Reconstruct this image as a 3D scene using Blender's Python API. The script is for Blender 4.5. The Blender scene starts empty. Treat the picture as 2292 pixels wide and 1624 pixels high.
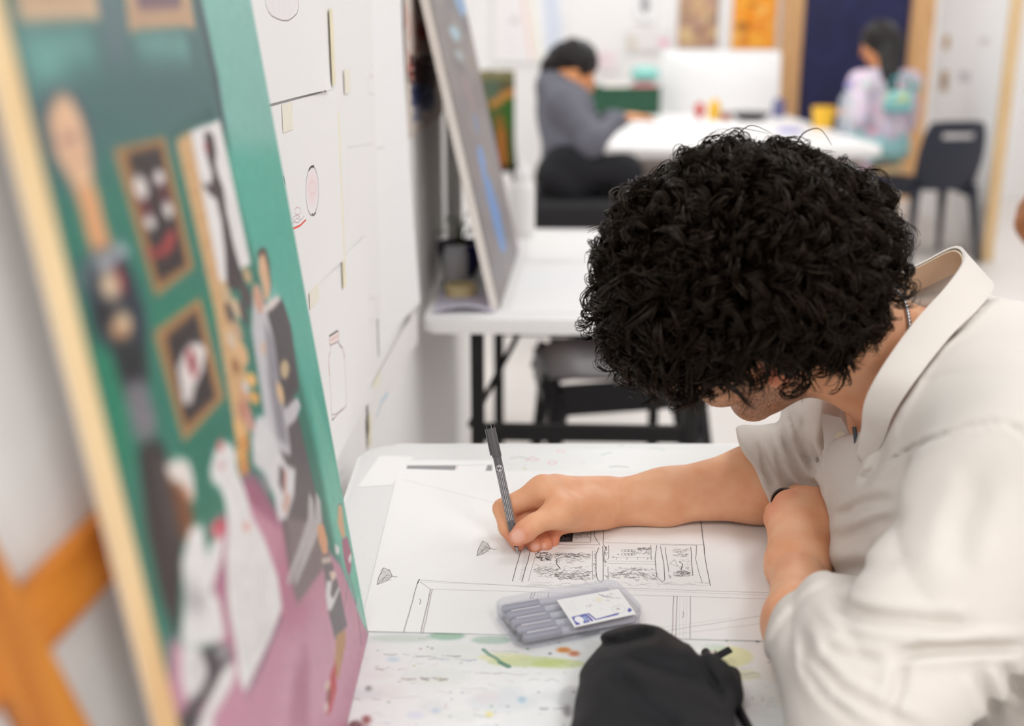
import bpy, bmesh, math, random
import numpy as np
from mathutils import Vector, Matrix

sc = bpy.context.scene
PI = math.pi
# ------------------------------------------------------------------ camera, world, lights, exposure
FPX, PITCH, CAM = 2550.0, math.radians(16.4), (0.0, 0.0, 1.29)
camd = bpy.data.cameras.new('camera')
camd.sensor_width = 36.0
camd.lens = FPX / 2292 * 36.0
camd.clip_start, camd.clip_end = 0.05, 60
camd.dof.use_dof = True
camd.dof.focus_distance = 1.215
camd.dof.aperture_fstop = camd.lens / 16.0      # 16 mm wide opening
cam = bpy.data.objects.new('camera', camd)
cam.location = CAM
cam.rotation_euler = (PI / 2 - PITCH, 0, 0)
sc.collection.objects.link(cam)
sc.camera = cam

sc.view_settings.view_transform = 'Standard'
sc.view_settings.look = 'None'
sc.view_settings.gamma = 1.0
sc.view_settings.use_curve_mapping = False
sc.view_settings.exposure = -1.55
wd = bpy.data.worlds.new('world'); sc.world = wd; wd.use_nodes = True
wd.node_tree.nodes['Background'].inputs[0].default_value = (1, .98, .96, 1)
wd.node_tree.nodes['Background'].inputs[1].default_value = 0.6

def area(name, loc, sx, sy, power, col=(.945, .975, 1), rot=(0, 0, 0)):
    l = bpy.data.lights.new(name, 'AREA'); l.shape = 'RECTANGLE'; l.size = sx; l.size_y = sy
    l.energy = power; l.color = col
    o = bpy.data.objects.new(name, l); o.location = loc; o.rotation_euler = rot
    sc.collection.objects.link(o); return o
# fluorescent troffers under the studio ceiling; the first is an added unseen fill
CEIL = 2.9
LAMPS = [(-.6, -.9), (-1.3, .4), (-1.3, 2.8), (-1.3, 5.2), (-1.3, 7.6), (1.0, -.9), (1.0, 1.5), (1.0, 3.9), (1.0, 6.3), (1.0, 8.6),
         (3.2, .4), (3.2, 2.8), (3.2, 5.2), (3.2, 7.6)]
for i, (lx, ly) in enumerate(LAMPS):
    area('ceiling_and_fill_lamp', (lx, ly, CEIL - .075), .56, 1.16, (80 if ly < 0 else 40) if ly < 5 else 62)

# ------------------------------------------------------------------ small helpers
CP, SP = math.cos(PITCH), math.sin(PITCH)
def ray(px, py):
    dx, u = (px - 1146) / FPX, -(py - 812) / FPX
    return np.array([dx, CP + u * SP, -SP + u * CP])
C0 = np.array(CAM)
def P(px, py, D): return C0 + D * ray(px, py)
def Pz(px, py, z): r = ray(px, py); return C0 + r * ((z - CAM[2]) / r[2])
def Py(px, py, y): r = ray(px, py); return C0 + r * (y / r[1])
def Pplane(px, py, p0, n):
    r = ray(px, py); n = np.array(n, float); return C0 + r * (np.dot(np.array(p0) - C0, n) / np.dot(r, n))

def lin(c):
    return tuple(((v / 255) / 12.92 if v / 255 <= .04045 else ((v / 255 + .055) / 1.055) ** 2.4) for v in c)

_M = {}
def M(name, rgb, rough=.6, var=.06, scale=25, bump=0., bscale=150, metal=0., spec=.4, coat=0., sss=0., sheen=0., kind='noise'):
    """procedural principled material: tone variation and fine relief from noise or woven waves"""
    if name in _M: return _M[name]
    m = bpy.data.materials.new(name); m.use_nodes = True; nt = m.node_tree; N = nt.nodes; L = nt.links
    b = N['Principled BSDF']
    tc = N.new('ShaderNodeTexCoord')
    nz = N.new('ShaderNodeTexNoise'); nz.inputs['Scale'].default_value = scale; nz.inputs['Detail'].default_value = 4
    L.new(tc.outputs['Object'], nz.inputs['Vector'])
    cr = N.new('ShaderNodeValToRGB')
    c = lin(rgb)
    cr.color_ramp.elements[0].position = .3; cr.color_ramp.elements[1].position = .7
    cr.color_ramp.elements[0].color = tuple(max(0, v * (1 - var)) for v in c) + (1,)
    cr.color_ramp.elements[1].color = tuple(min(1, v * (1 + var)) for v in c) + (1,)
    L.new(nz.outputs['Fac'], cr.inputs['Fac']); L.new(cr.outputs['Color'], b.inputs['Base Color'])
    b.inputs['Roughness'].default_value = rough; b.inputs['Metallic'].default_value = metal
    b.inputs['Specular IOR Level'].default_value = spec; b.inputs['Coat Weight'].default_value = coat
    if sss:
        b.inputs['Subsurface Weight'].default_value = sss; b.inputs['Subsurface Radius'].default_value = (1, .35, .2)
        b.inputs['Subsurface Scale'].default_value = .006
    b.inputs['Sheen Weight'].default_value = sheen
    if bump:
        bp = N.new('ShaderNodeBump'); bp.inputs['Strength'].default_value = bump; bp.inputs['Distance'].default_value = .002
        if kind == 'weave':
            w1 = N.new('ShaderNodeTexWave'); w1.inputs['Scale'].default_value = bscale; w1.bands_direction = 'X'
            w2 = N.new('ShaderNodeTexWave'); w2.inputs['Scale'].default_value = bscale; w2.bands_direction = 'Z'
            w1.inputs['Distortion'].default_value = 1.5; w2.inputs['Distortion'].default_value = 1.5
            mx = N.new('ShaderNodeMath'); mx.operation = 'ADD'
            for w in (w1, w2): L.new(tc.outputs['Object'], w.inputs['Vector'])
            L.new(w1.outputs['Fac'], mx.inputs[0]); L.new(w2.outputs['Fac'], mx.inputs[1]); L.new(mx.outputs[0], bp.inputs['Height'])
        else:
            n2 = N.new('ShaderNodeTexNoise'); n2.inputs['Scale'].default_value = bscale; n2.inputs['Detail'].default_value = 3
            L.new(tc.outputs['Object'], n2.inputs['Vector']); L.new(n2.outputs['Fac'], bp.inputs['Height'])
        L.new(bp.outputs['Normal'], b.inputs['Normal'])
    _M[name] = m; return m

def M_wood(name, rgb, rgb2, rough=.5, scale=6., axis='Z'):
    if name in _M: return _M[name]
    m = bpy.data.materials.new(name); m.use_nodes = True; nt = m.node_tree; N = nt.nodes; L = nt.links
    b = N['Principled BSDF']; tc = N.new('ShaderNodeTexCoord'); mp = N.new('ShaderNodeMapping')
    s = {'X': (1, 12, 12), 'Y': (12, 1, 12), 'Z': (12, 12, 1)}[axis]
    mp.inputs['Scale'].default_value = s
    nz = N.new('ShaderNodeTexNoise'); nz.inputs['Scale'].default_value = scale; nz.inputs['Detail'].default_value = 5
    cr = N.new('ShaderNodeValToRGB'); cr.color_ramp.elements[0].color = lin(rgb) + (1,); cr.color_ramp.elements[1].color = lin(rgb2) + (1,)
    cr.color_ramp.elements[0].position = .35; cr.color_ramp.elements[1].position = .65
    L.new(tc.outputs['Object'], mp.inputs['Vector']); L.new(mp.outputs['Vector'], nz.inputs['Vector'])
    L.new(nz.outputs['Fac'], cr.inputs['Fac']); L.new(cr.outputs['Color'], b.inputs['Base Color'])
    b.inputs['Roughness'].default_value = rough
    _M[name] = m; return m

def M_clear(name, rgb=(245, 245, 248), rough=.08, alpha=.75):
    """thin clear plastic or glass: transparent mixed with a glossy skin"""
    if name in _M: return _M[name]
    m = bpy.data.materials.new(name); m.use_nodes = True; nt = m.node_tree; N = nt.nodes; L = nt.links
    for n in list(N): N.remove(n)
    out = N.new('ShaderNodeOutputMaterial'); tr = N.new('ShaderNodeBsdfTransparent'); pb = N.new('ShaderNodeBsdfPrincipled')
    tr.inputs[0].default_value = (.97, .97, .98, 1); pb.inputs['Base Color'].default_value = lin(rgb) + (1,); pb.inputs['Roughness'].default_value = rough
    fr = N.new('ShaderNodeFresnel'); fr.inputs['IOR'].default_value = 1.45
    mr = N.new('ShaderNodeMath'); mr.operation = 'ADD'; mr.use_clamp = True; mr.inputs[1].default_value = 1 - alpha
    mx = N.new('ShaderNodeMixShader')
    ge = N.new('ShaderNodeNewGeometry'); fm = N.new('ShaderNodeMath'); fm.operation = 'SUBTRACT'; fm.use_clamp = True
    L.new(fr.outputs[0], fm.inputs[0]); L.new(ge.outputs['Backfacing'], fm.inputs[1]); L.new(fm.outputs[0], mr.inputs[0]); L.new(mr.outputs[0], mx.inputs[0])
    L.new(tr.outputs[0], mx.inputs[1]); L.new(pb.outputs[0], mx.inputs[2]); L.new(mx.outputs[0], out.inputs[0])
    _M[name] = m; return m

def M_art(name, art, rough=.5, spec=.3, bump=.0, bscale=400):
    """paint, ink or print: flat colour worked out below by code, laid on with the surface's UVs"""
    img = art.image(name)
    m = bpy.data.materials.new(name); m.use_nodes = True; nt = m.node_tree; N = nt.nodes; L = nt.links
    b = N['Principled BSDF']; t = N.new('ShaderNodeTexImage'); t.image = img; t.extension = 'EXTEND'
    uv = N.new('ShaderNodeUVMap'); uv.uv_map = 'UVMap'
    L.new(uv.outputs[0], t.inputs[0]); L.new(t.outputs['Color'], b.inputs['Base Color'])
    b.inputs['Roughness'].default_value = rough; b.inputs['Specular IOR Level'].default_value = spec
    if bump:
        tc = N.new('ShaderNodeTexCoord'); n2 = N.new('ShaderNodeTexNoise'); n2.inputs['Scale'].default_value = bscale
        bp = N.new('ShaderNodeBump'); bp.inputs['Strength'].default_value = bump; bp.inputs['Distance'].default_value = .001
        L.new(tc.outputs['Object'], n2.inputs['Vector']); L.new(n2.outputs['Fac'], bp.inputs['Height']); L.new(bp.outputs['Normal'], b.inputs['Normal'])
    return m

# ------------------------------------------------------------------ object bookkeeping
col = sc.collection
def thing(name, label, cat, loc=(0, 0, 0), group=None):
    o = bpy.data.objects.new(name, None); o.empty_display_size = .05; o.location = Vector([float(v) for v in loc]); col.objects.link(o)
    tag(o, label, cat, group); return o
def tag(o, label=None, cat=None, group=None, kind=None):
    if label: o['label'] = label
    if cat: o['category'] = cat
    if group: o['group'] = group
    if kind: o['kind'] = kind
    return o
def adopt(o, parent):
    if parent is not None:
        o.parent = parent
        if parent.type == 'EMPTY': o.matrix_parent_inverse = Matrix.Translation(-parent.location)
    return o
def mesh(name, V, Fc, mat, parent=None, smooth=False, uv=None, mats=None, fmat=None):
    me = bpy.data.meshes.new(name)
    V = np.asarray(V, dtype=np.float32)
    if isinstance(Fc, np.ndarray):
        k = Fc.shape[1]; n = len(Fc)
        me.vertices.add(len(V)); me.vertices.foreach_set('co', V.ravel())
        me.loops.add(n * k); me.loops.foreach_set('vertex_index', Fc.astype(np.int32).ravel())
        me.polygons.add(n); me.polygons.foreach_set('loop_start', np.arange(0, n * k, k, dtype=np.int32))
        me.polygons.foreach_set('loop_total', np.full(n, k, dtype=np.int32))
        me.update(calc_edges=True)
    else:
        me.from_pydata([tuple(map(float, v)) for v in V], [], [tuple(map(int, f)) for f in Fc])
    for m in (mats or [mat]): me.materials.append(m)
    if fmat is not None: me.polygons.foreach_set('material_index', np.asarray(fmat, dtype=np.int32))
    if smooth: me.polygons.foreach_set('use_smooth', np.ones(len(me.polygons), dtype=bool))
    if uv is not None:
        ul = me.uv_layers.new(name='UVMap'); li = np.empty(len(me.loops), dtype=np.int32); me.loops.foreach_get('vertex_index', li)
        ul.data.foreach_set('uv', np.asarray(uv, dtype=np.float32)[li].ravel())
    me.update(); o = bpy.data.objects.new(name, me); col.objects.link(o); adopt(o, parent); return o
def bmobj(name, bm, mat, parent=None, smooth=False, auto=None):
    me = bpy.data.meshes.new(name); bmesh.ops.recalc_face_normals(bm, faces=bm.faces); bm.to_mesh(me); bm.free()
    for m in (mat if isinstance(mat, list) else [mat]): me.materials.append(m)
    if smooth or auto:
        for p in me.polygons: p.use_smooth = True
    o = bpy.data.objects.new(name, me); col.objects.link(o); adopt(o, parent)
    if auto: me.set_sharp_from_angle(angle=math.radians(auto))
    return o
def copy_tree(o, parent=None):
    c = o.copy(); col.objects.link(c)
    if parent is not None: c.parent = parent
    for ch in list(o.children): copy_tree(ch, c)
    return c
def frame_of(d):
    d = np.array(d, float); d /= np.linalg.norm(d)
    a = np.array([0, 0, 1.]) if abs(d[2]) < .9 else np.array([1., 0, 0])
    u = np.cross(a, d); u /= np.linalg.norm(u); return u, np.cross(d, u), d
# bmesh builders --------------------------------------------------
def B(): return bmesh.new()
def add_box(bm, c, s, R=None, bev=0., seg=2):
    """box centred at c with full sizes s, optional rotation matrix R and rounded edges"""
    t = bmesh.new(); bmesh.ops.create_cube(t, size=1.0)
    for v in t.verts: v.co = Vector((v.co.x * s[0], v.co.y * s[1], v.co.z * s[2]))
    if bev: bmesh.ops.bevel(t, geom=list(t.edges), offset=bev, segments=seg, affect='EDGES', profile=.5)
    T = Matrix.Translation(Vector([float(v) for v in c]))
    if R is not None: T = T @ R.to_4x4()
    bmesh.ops.transform(t, matrix=T, verts=t.verts)
    _merge(bm, t)
def _merge(bm, t):
    me = bpy.data.meshes.new('tmp'); t.to_mesh(me); t.free(); bm.from_mesh(me); bpy.data.meshes.remove(me)
def add_bar(bm, a, b, w, h=None, bev=0.):
    """rectangular bar from a to b, w wide sideways and h high"""
    a = np.array(a, float); b = np.array(b, float); u, v, d = frame_of(b - a); L = np.linalg.norm(b - a)
    R = Matrix(((u[0], v[0], d[0]), (u[1], v[1], d[1]), (u[2], v[2], d[2])))
    add_box(bm, (a + b) / 2, (w, h or w, L), R, bev)
def add_tube(bm, pts, r, seg=10, caps=True):
    pts = [np.array(p, float) for p in pts]; n = len(pts)
    rs = r if hasattr(r, '__len__') else [r] * n
    rings = []; pu = None
    for i in range(n):
        d = pts[min(i + 1, n - 1)] - pts[max(i - 1, 0)]
        d = d / (np.linalg.norm(d) + 1e-12)
        if pu is None: pu = frame_of(d)[0]
        u = pu - d * np.dot(pu, d); u /= (np.linalg.norm(u) + 1e-12); v = np.cross(d, u); pu = u
        rings.append([bm.verts.new(Vector(pts[i] + rs[i] * (math.cos(2 * PI * k / seg) * u + math.sin(2 * PI * k / seg) * v))) for k in range(seg)])
    for i in range(n - 1):
        for k in range(seg):
            bm.faces.new((rings[i][k], rings[i][(k + 1) % seg], rings[i + 1][(k + 1) % seg], rings[i + 1][k]))
    if caps:
        bm.faces.new(rings[0][::-1]); bm.faces.new(rings[-1])
def add_lathe(bm, c, prof, seg=20, axis=None):
    """revolve (radius, height) points about z through c (or about another axis)"""
    c = np.array(c, float)
    u, v, d = (np.array([1., 0, 0]), np.array([0, 1., 0]), np.array([0, 0, 1.])) if axis is None else frame_of(axis)
    rings = []
    for (r, h) in prof:
        if r < 1e-6: rings.append([bm.verts.new(Vector(c + d * h))] * seg)
        else: rings.append([bm.verts.new(Vector(c + d * h + r * (math.cos(2 * PI * k / seg) * u + math.sin(2 * PI * k / seg) * v))) for k in range(seg)])
    for i in range(len(prof) - 1):
        for k in range(seg):
            f = [rings[i][k], rings[i][(k + 1) % seg], rings[i + 1][(k + 1) % seg], rings[i + 1][k]]
            g = []
            for q in f:
                if q not in g: g.append(q)
            if len(g) > 2:
                try: bm.faces.new(g)
                except ValueError: pass
def rrect(w, d, r, seg=6):
    out = []
    for cx, cy, a0 in ((w / 2 - r, d / 2 - r, 0), (-w / 2 + r, d / 2 - r, PI / 2), (-w / 2 + r, -d / 2 + r, PI), (w / 2 - r, -d / 2 + r, 1.5 * PI)):
        for k in range(seg + 1):
            a = a0 + k * PI / 2 / seg; out.append((cx + r * math.cos(a), cy + r * math.sin(a)))
    return out
def add_prism(bm, pts, z0, z1, M4=None, bev=0.):
    t = bmesh.new(); lo = [t.verts.new((x, y, z0)) for x, y in pts]; hi = [t.verts.new((x, y, z1)) for x, y in pts]; n = len(pts)
    t.faces.new(lo[::-1]); top = t.faces.new(hi)
    for k in range(n): t.faces.new((lo[k], lo[(k + 1) % n], hi[(k + 1) % n], hi[k]))
    if bev: bmesh.ops.bevel(t, geom=[e for e in t.edges if abs(e.verts[0].co.z - e.verts[1].co.z) < 1e-7], offset=bev, segments=2, affect='EDGES', profile=.5)
    if M4 is not None: bmesh.ops.transform(t, matrix=M4, verts=t.verts)
    _merge(bm, t)

def sheet(name, corners, mat, parent=None, nu=10, nv=10, thick=.0006, curl=None):
    """thin sheet between four corners (lower left, lower right, upper right, upper left), curl(u, v) lifts it along its normal"""
    c = [np.array(p, float) for p in corners]
    n = np.cross(c[1] - c[0], c[3] - c[0]); n /= np.linalg.norm(n)
    V = []; UV = []
    for side in (0, 1):
        for j in range(nv + 1):
            for i in range(nu + 1):
                u, v = i / nu, j / nv
                p = (c[0] * (1 - u) + c[1] * u) * (1 - v) + (c[3] * (1 - u) + c[2] * u) * v
                h = curl(u, v) if curl else 0.
                V.append(p + n * (h + (thick if side == 0 else 0))); UV.append((u, v))
    W = nu + 1; K = W * (nv + 1); F = []
    for j in range(nv):
        for i in range(nu):
            a = j * W + i; F.append((a, a + 1, a + W + 1, a + W)); F.append((K + a, K + a + W, K + a + W + 1, K + a + 1))
    edge = [i for i in range(nu)] ; 
    for i in range(nu):
        F.append((i, K + i, K + i + 1, i + 1)); a = nv * W + i; F.append((a, a + 1, K + a + 1, K + a))
    for j in range(nv):
        a = j * W; F.append((a, a + W, K + a + W, K + a)); a = j * W + nu; F.append((a, K + a, K + a + W, a + W))
    return mesh(name, V, F, mat, parent, smooth=False, uv=UV)

# ------------------------------------------------------------------ flat colour (paint, ink, print) worked out as arrays
class Art:
    def __init__(s, w, h, bg, to_uv=None):
        s.w, s.h = w, h; s.a = np.ones((h, w, 3), np.float32) * (np.array(bg, np.float32) / 255); s.f = to_uv
    def q(s, pts):
        p = [s.f(*t) for t in pts] if s.f else pts
        return np.array([(u * s.w, v * s.h) for u, v in p], float)
    def box(s, p, m):
        x0, y0 = np.floor(p.min(0) - m).astype(int); x1, y1 = np.ceil(p.max(0) + m).astype(int)
        return max(0, x0), max(0, y0), min(s.w, x1 + 1), min(s.h, y1 + 1)
    def mixin(s, b, cov, c):
        x0, y0, x1, y1 = b; cov = cov[..., None]
        s.a[y0:y1, x0:x1] = s.a[y0:y1, x0:x1] * (1 - cov) + (np.array(c, np.float32) / 255) * cov
    def poly(s, pts, c, alpha=1., soft=0., raw=False):
        p = np.array(pts, float) * [s.w, s.h] if raw else s.q(pts)
        pad = 2 + int(3 * soft); b = s.box(p, pad); x0, y0, x1, y1 = b
        if x1 <= x0 or y1 <= y0: return
        X, Y = np.meshgrid(np.arange(x0, x1) + .5, np.arange(y0, y1) + .5); ins = np.zeros(X.shape, bool); n = len(p)
        for i in range(n):
            (ax, ay), (bx, by) = p[i], p[(i + 1) % n]
            if ay == by: continue
            ins ^= ((ay > Y) != (by > Y)) & (X < (bx - ax) * (Y - ay) / (by - ay) + ax)
        m = ins.astype(np.float32)
        for _ in range(1 if soft == 0 else 3):
            m = s.blur(m, 1 if soft == 0 else max(1, int(soft)))
        s.mixin(b, m * alpha, c)
    @staticmethod
    def blur(m, r):
        for ax in (0, 1):
            k = 2 * r + 1; pad = [(0, 0), (0, 0)]; pad[ax] = (r + 1, r)
            cs = np.cumsum(np.pad(m, pad, mode='edge'), axis=ax, dtype=np.float64)
            m = ((cs[k:] - cs[:-k]) if ax == 0 else (cs[:, k:] - cs[:, :-k])) / k
        return m.astype(np.float32)
    def stroke(s, pts, wd, c, alpha=1., closed=False):
        p = s.q(pts)
        if closed: p = np.vstack([p, p[:1]])
        b = s.box(p, wd + 2); x0, y0, x1, y1 = b
        if x1 <= x0 or y1 <= y0: return
        cov = np.zeros((y1 - y0, x1 - x0), np.float32)
        for i in range(len(p) - 1):
            a, e = p[i], p[i + 1]; bb = s.box(np.array([a, e]), wd + 2)
            if bb[2] <= bb[0] or bb[3] <= bb[1]: continue
            X, Y = np.meshgrid(np.arange(bb[0], bb[2]) + .5, np.arange(bb[1], bb[3]) + .5)
            d = e - a; t = np.clip(((X - a[0]) * d[0] + (Y - a[1]) * d[1]) / (d @ d + 1e-9), 0, 1)
            r = np.hypot(X - a[0] - t * d[0], Y - a[1] - t * d[1]); cc = np.clip(wd / 2 + .5 - r, 0, 1) * min(1, wd)
            v = cov[bb[1] - y0:bb[3] - y0, bb[0] - x0:bb[2] - x0]; np.maximum(v, cc, out=v)
        s.mixin(b, cov * alpha, c)
    def oval(s, cx, cy, rx, ry, c, alpha=1., soft=0., rot=0., n=28):
        ca, sa = math.cos(rot), math.sin(rot)
        s.poly([(cx + rx * math.cos(t) * ca - ry * math.sin(t) * sa, cy + rx * math.cos(t) * sa + ry * math.sin(t) * ca) for t in np.linspace(0, 2 * PI, n, endpoint=False)], c, alpha, soft)
    def ring(s, cx, cy, rx, ry, wd, c, alpha=1., n=28):
        s.stroke([(cx + rx * math.cos(t), cy + ry * math.sin(t)) for t in np.linspace(0, 2 * PI, n)], wd, c, alpha)
    def grain(s, amt, seed=0, cell=1):
        r = np.random.default_rng(seed); g = r.normal(0, 1, (s.h // cell + 1, s.w // cell + 1)).repeat(cell, 0).repeat(cell, 1)[:s.h, :s.w]
        if cell > 1: g = s.blur(g.astype(np.float32), cell)
        s.a *= (1 + amt * g[..., None])
    def image(s, name):
        im = bpy.data.images.new(name, s.w, s.h); px = np.ones((s.h, s.w, 4), np.float32); px[..., :3] = np.clip(s.a, 0, 1)
        im.pixels.foreach_set(px.ravel()); im.update(); im.pack(); return im

# ------------------------------------------------------------------ implicit surfaces: rounded bodies blended into one skin
def smin(a, b, k):
    if k <= 0: return np.minimum(a, b)
    h = np.clip(k - np.abs(a - b), 0, None) / k
    return np.minimum(a, b) - h * h * k * .25
class Cap:      # round cone from a to b
    def __init__(s, a, b, ra, rb=None):
        s.a = np.array(a, float); s.b = np.array(b, float); s.ra = ra; s.rb = ra if rb is None else rb
        s.bc = (s.a + s.b) / 2; s.br = np.linalg.norm(s.b - s.a) / 2 + max(s.ra, s.rb)
    def __call__(s, p):
        ba = s.b - s.a; pa = p - s.a; h = np.clip(pa @ ba / (ba @ ba + 1e-12), 0, 1)
        return np.sqrt(((pa - h[:, None] * ba) ** 2).sum(1)) - (s.ra + (s.rb - s.ra) * h)
class Ell:      # ellipsoid, R columns are its axes
    def __init__(s, c, r, R=None): s.c = np.array(c, float); s.r = np.array(r, float); s.R = np.eye(3) if R is None else np.array(R, float); s.bc = s.c; s.br = max(s.r)
    def __call__(s, p):
        q = (p - s.c) @ s.R; k0 = np.sqrt(((q / s.r) ** 2).sum(1)); k1 = np.sqrt(((q / s.r ** 2) ** 2).sum(1)) + 1e-9
        return k0 * (k0 - 1) / k1
class Box:      # rounded box
    def __init__(s, c, hs, rad, R=None): s.c = np.array(c, float); s.hs = np.array(hs, float); s.rad = rad; s.R = np.eye(3) if R is None else np.array(R, float); s.bc = s.c; s.br = np.linalg.norm(s.hs)
    def __call__(s, p):
        q = np.abs((p - s.c) @ s.R) - (s.hs - s.rad)
        return np.sqrt((np.maximum(q, 0) ** 2).sum(1)) + np.minimum(q.max(1), 0) - s.rad
class Half:     # half space, outside where n points
    def __init__(s, c, n): s.c = np.array(c, float); s.n = np.array(n, float) / np.linalg.norm(n)
    def __call__(s, p): return (p - s.c) @ s.n
class Tor:      # ring of radius R about axis n, r thick
    def __init__(s, c, n, R, r): s.c = np.array(c, float); s.n = np.array(n, float) / np.linalg.norm(n); s.R, s.r = R, r; s.bc = s.c; s.br = R + r
    def __call__(s, p):
        q = p - s.c; h = q @ s.n; e = np.sqrt(np.maximum((q ** 2).sum(1) - h * h, 0)) - s.R; return np.sqrt(e * e + h * h) - s.r
class Seq:      # items (op, k, primitive) applied in order; op '+', '-', '&'
    def __init__(s, *items): s.items = list(items)
    def __call__(s, p):
        d = None; small_ = len(p) < 9000
        if small_: c = (p.min(0) + p.max(0)) / 2; r = np.sqrt(((p - c) ** 2).sum(1).max())
        for op, k, f in s.items:
            if small_ and op != '&' and hasattr(f, 'bc') and np.linalg.norm(c - f.bc) - f.br - r > .03 + k: continue
            e = f(p)
            if d is None and op != '+': d = np.full(len(p), .2)
            if d is None: d = e
            elif op == '+': d = smin(d, e, k)
            elif op == '-': d = -smin(-d, e, k)
            else: d = -smin(-d, -e, k)
        return np.full(len(p), .2) if d is None else d
def skin(f, lo, hi, vox, n=14):
    """surface nets over the blocks near the surface of f"""
    lo = np.array(lo, float); hi = np.array(hi, float); bs = n * vox
    nb = np.ceil((hi - lo) / bs).astype(int)
    I = np.stack(np.meshgrid(*[np.arange(k) for k in nb], indexing='ij'), -1).reshape(-1, 3)
    d = f(lo + (I + .5) * bs); I = I[np.abs(d) < bs * 1.05 + 2 * vox]
    m = n + 2; g = np.stack(np.meshgrid(*[np.arange(m)] * 3, indexing='ij'), -1).reshape(-1, 3)
    NX, NY, NZ = (nb * n + 4); keys = []; pos = []; quads = []
    for s0 in range(0, len(I)):
        J = I[s0:s0 + 1]; base = J * n - 1
        idx = base[:, None, :] + g[None]
        D = f((lo + idx * vox).reshape(-1, 3)).reshape(len(J), m, m, m)
        for q in range(len(J)):
            v = D[q]
            if v.min() > 0 or v.max() < 0: continue
            c = m - 1; cnt = np.zeros((c, c, c)); acc = np.zeros((c, c, c, 3))
            ax = [v[i:i + c, j:j + c, k:k + c] for i in (0, 1) for j in (0, 1) for k in (0, 1)]
            off = [(i, j, k) for i in (0, 1) for j in (0, 1) for k in (0, 1)]
            for a_ in range(8):
                for bit in (4, 2, 1):
                    if a_ & bit: continue
                    b_ = a_ | bit; A, Bv = ax[a_], ax[b_]; cr = (A < 0) != (Bv < 0)
                    t = np.where(cr, A / np.where(cr, A - Bv, 1), 0)
                    pa = np.array(off[a_], float); pb = np.array(off[b_], float)
                    acc += np.where(cr[..., None], pa + t[..., None] * (pb - pa), 0); cnt += cr
            act = cnt > 0; ci = np.argwhere(act)
            if len(ci) == 0: continue
            gid = ci + base[q] + 1
            kk = (gid[:, 0] * NY + gid[:, 1]) * NZ + gid[:, 2]
            keys.append(kk); pos.append(lo + (ci + base[q] + acc[act] / cnt[act][:, None]) * vox)
            for axis in range(3):       # an edge owned by this block starts at a sample 1..n
                s1 = [slice(1, n + 1)] * 3; s2 = list(s1); s2[axis] = slice(2, n + 2)
                A = v[tuple(s1)]; Bv = v[tuple(s2)]; cr = (A < 0) != (Bv < 0)
                e = np.argwhere(cr) + 1
                if len(e) == 0: continue
                flip = A[cr] >= 0; o1 = np.zeros(3, int); o2 = np.zeros(3, int); o1[(axis + 1) % 3] = -1; o2[(axis + 2) % 3] = -1
                cs = []
                for o_ in (0 * o1, o1, o1 + o2, o2):
                    gg = e + o_ + base[q] + 1; cs.append((gg[:, 0] * NY + gg[:, 1]) * NZ + gg[:, 2])
                Q = np.stack(cs, 1); Q[flip] = Q[flip][:, ::-1]; quads.append(Q)
    keys = np.concatenate(keys); pos = np.concatenate(pos); quads = np.concatenate(quads)
    uk, first = np.unique(keys, return_index=True)
    fi = np.searchsorted(uk, quads)
    ok = (uk[np.clip(fi, 0, len(uk) - 1)] == quads).all(1)
    return pos[first], fi[ok]
# ------------------------------------------------------------------ materials
white_wall = M('white_wall_paint', (246, 243, 241), .75, .015, 3, .15, 120)
floor_m = M('pale_floor_vinyl', (224, 216, 210), .45, .03, 2.5, .05, 60)
ceil_m = M('ceiling_tile', (245, 245, 243), .8, .02, 8)
white_lam = M('white_laminate', (247, 245, 244), .35, .012, 10)
off_white = M('off_white_plastic', (238, 235, 233), .4, .02, 12)
black_steel = M('black_powder_steel', (16, 16, 18), .45, .15, 40)
black_plastic = M('black_plastic', (20, 20, 24), .42, .1, 30)
navy_plastic = M('navy_plastic', (40, 44, 58), .45, .06, 20)
grey_plastic = M('charcoal_plastic', (124, 112, 114), .38, .06, 20)
paper_m = M('white_paper', (249, 247, 245), .75, .012, 14)
cream_tape = M('cream_masking_tape', (247, 240, 224), .6, .03, 60)
pine = M_wood('pine_strip', (233, 205, 160), (216, 178, 128), .5, 5, 'Z')
oak_fr = M_wood('tan_door_timber', (222, 176, 126), (200, 150, 98), .5, 5, 'Z')
orange_wood = M_wood('orange_varnished_wood', (214, 136, 44), (180, 100, 24), .35, 4, 'Z')
orange_wood_y = M_wood('orange_varnished_rail', (222, 140, 48), (196, 112, 30), .35, 4, 'Y')

# ------------------------------------------------------------------ room shell
def wx(y): return -.235 + .04 * (y - 1.2)          # face of the partition on the left, slightly askew to the room
def slab(name, lo, hi, mat):
    bm = B(); lo = np.array(lo, float); hi = np.array(hi, float); add_box(bm, (lo + hi) / 2, hi - lo); return tag(bmobj(name, bm, mat), kind='structure')
X0, X1, Y0, Y1 = -4.0, 4.6, -2.2, 9.0
slab('floor', (X0, Y0, -.1), (X1, Y1, 0), floor_m)
slab('ceiling', (X0, Y0, CEIL), (X1, Y1, CEIL + .1), ceil_m)
slab('wall_back', (X0, Y1, 0), (X1, Y1 + .1, CEIL), white_wall)
slab('wall_front', (X0, Y0 - .1, 0), (X1, Y0, CEIL), white_wall)
slab('wall_far_left', (X0 - .1, Y0, 0), (X0, Y1, CEIL), white_wall)
slab('wall_far_right', (X1, Y0, 0), (X1 + .1, Y1, CEIL), white_wall)
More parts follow.
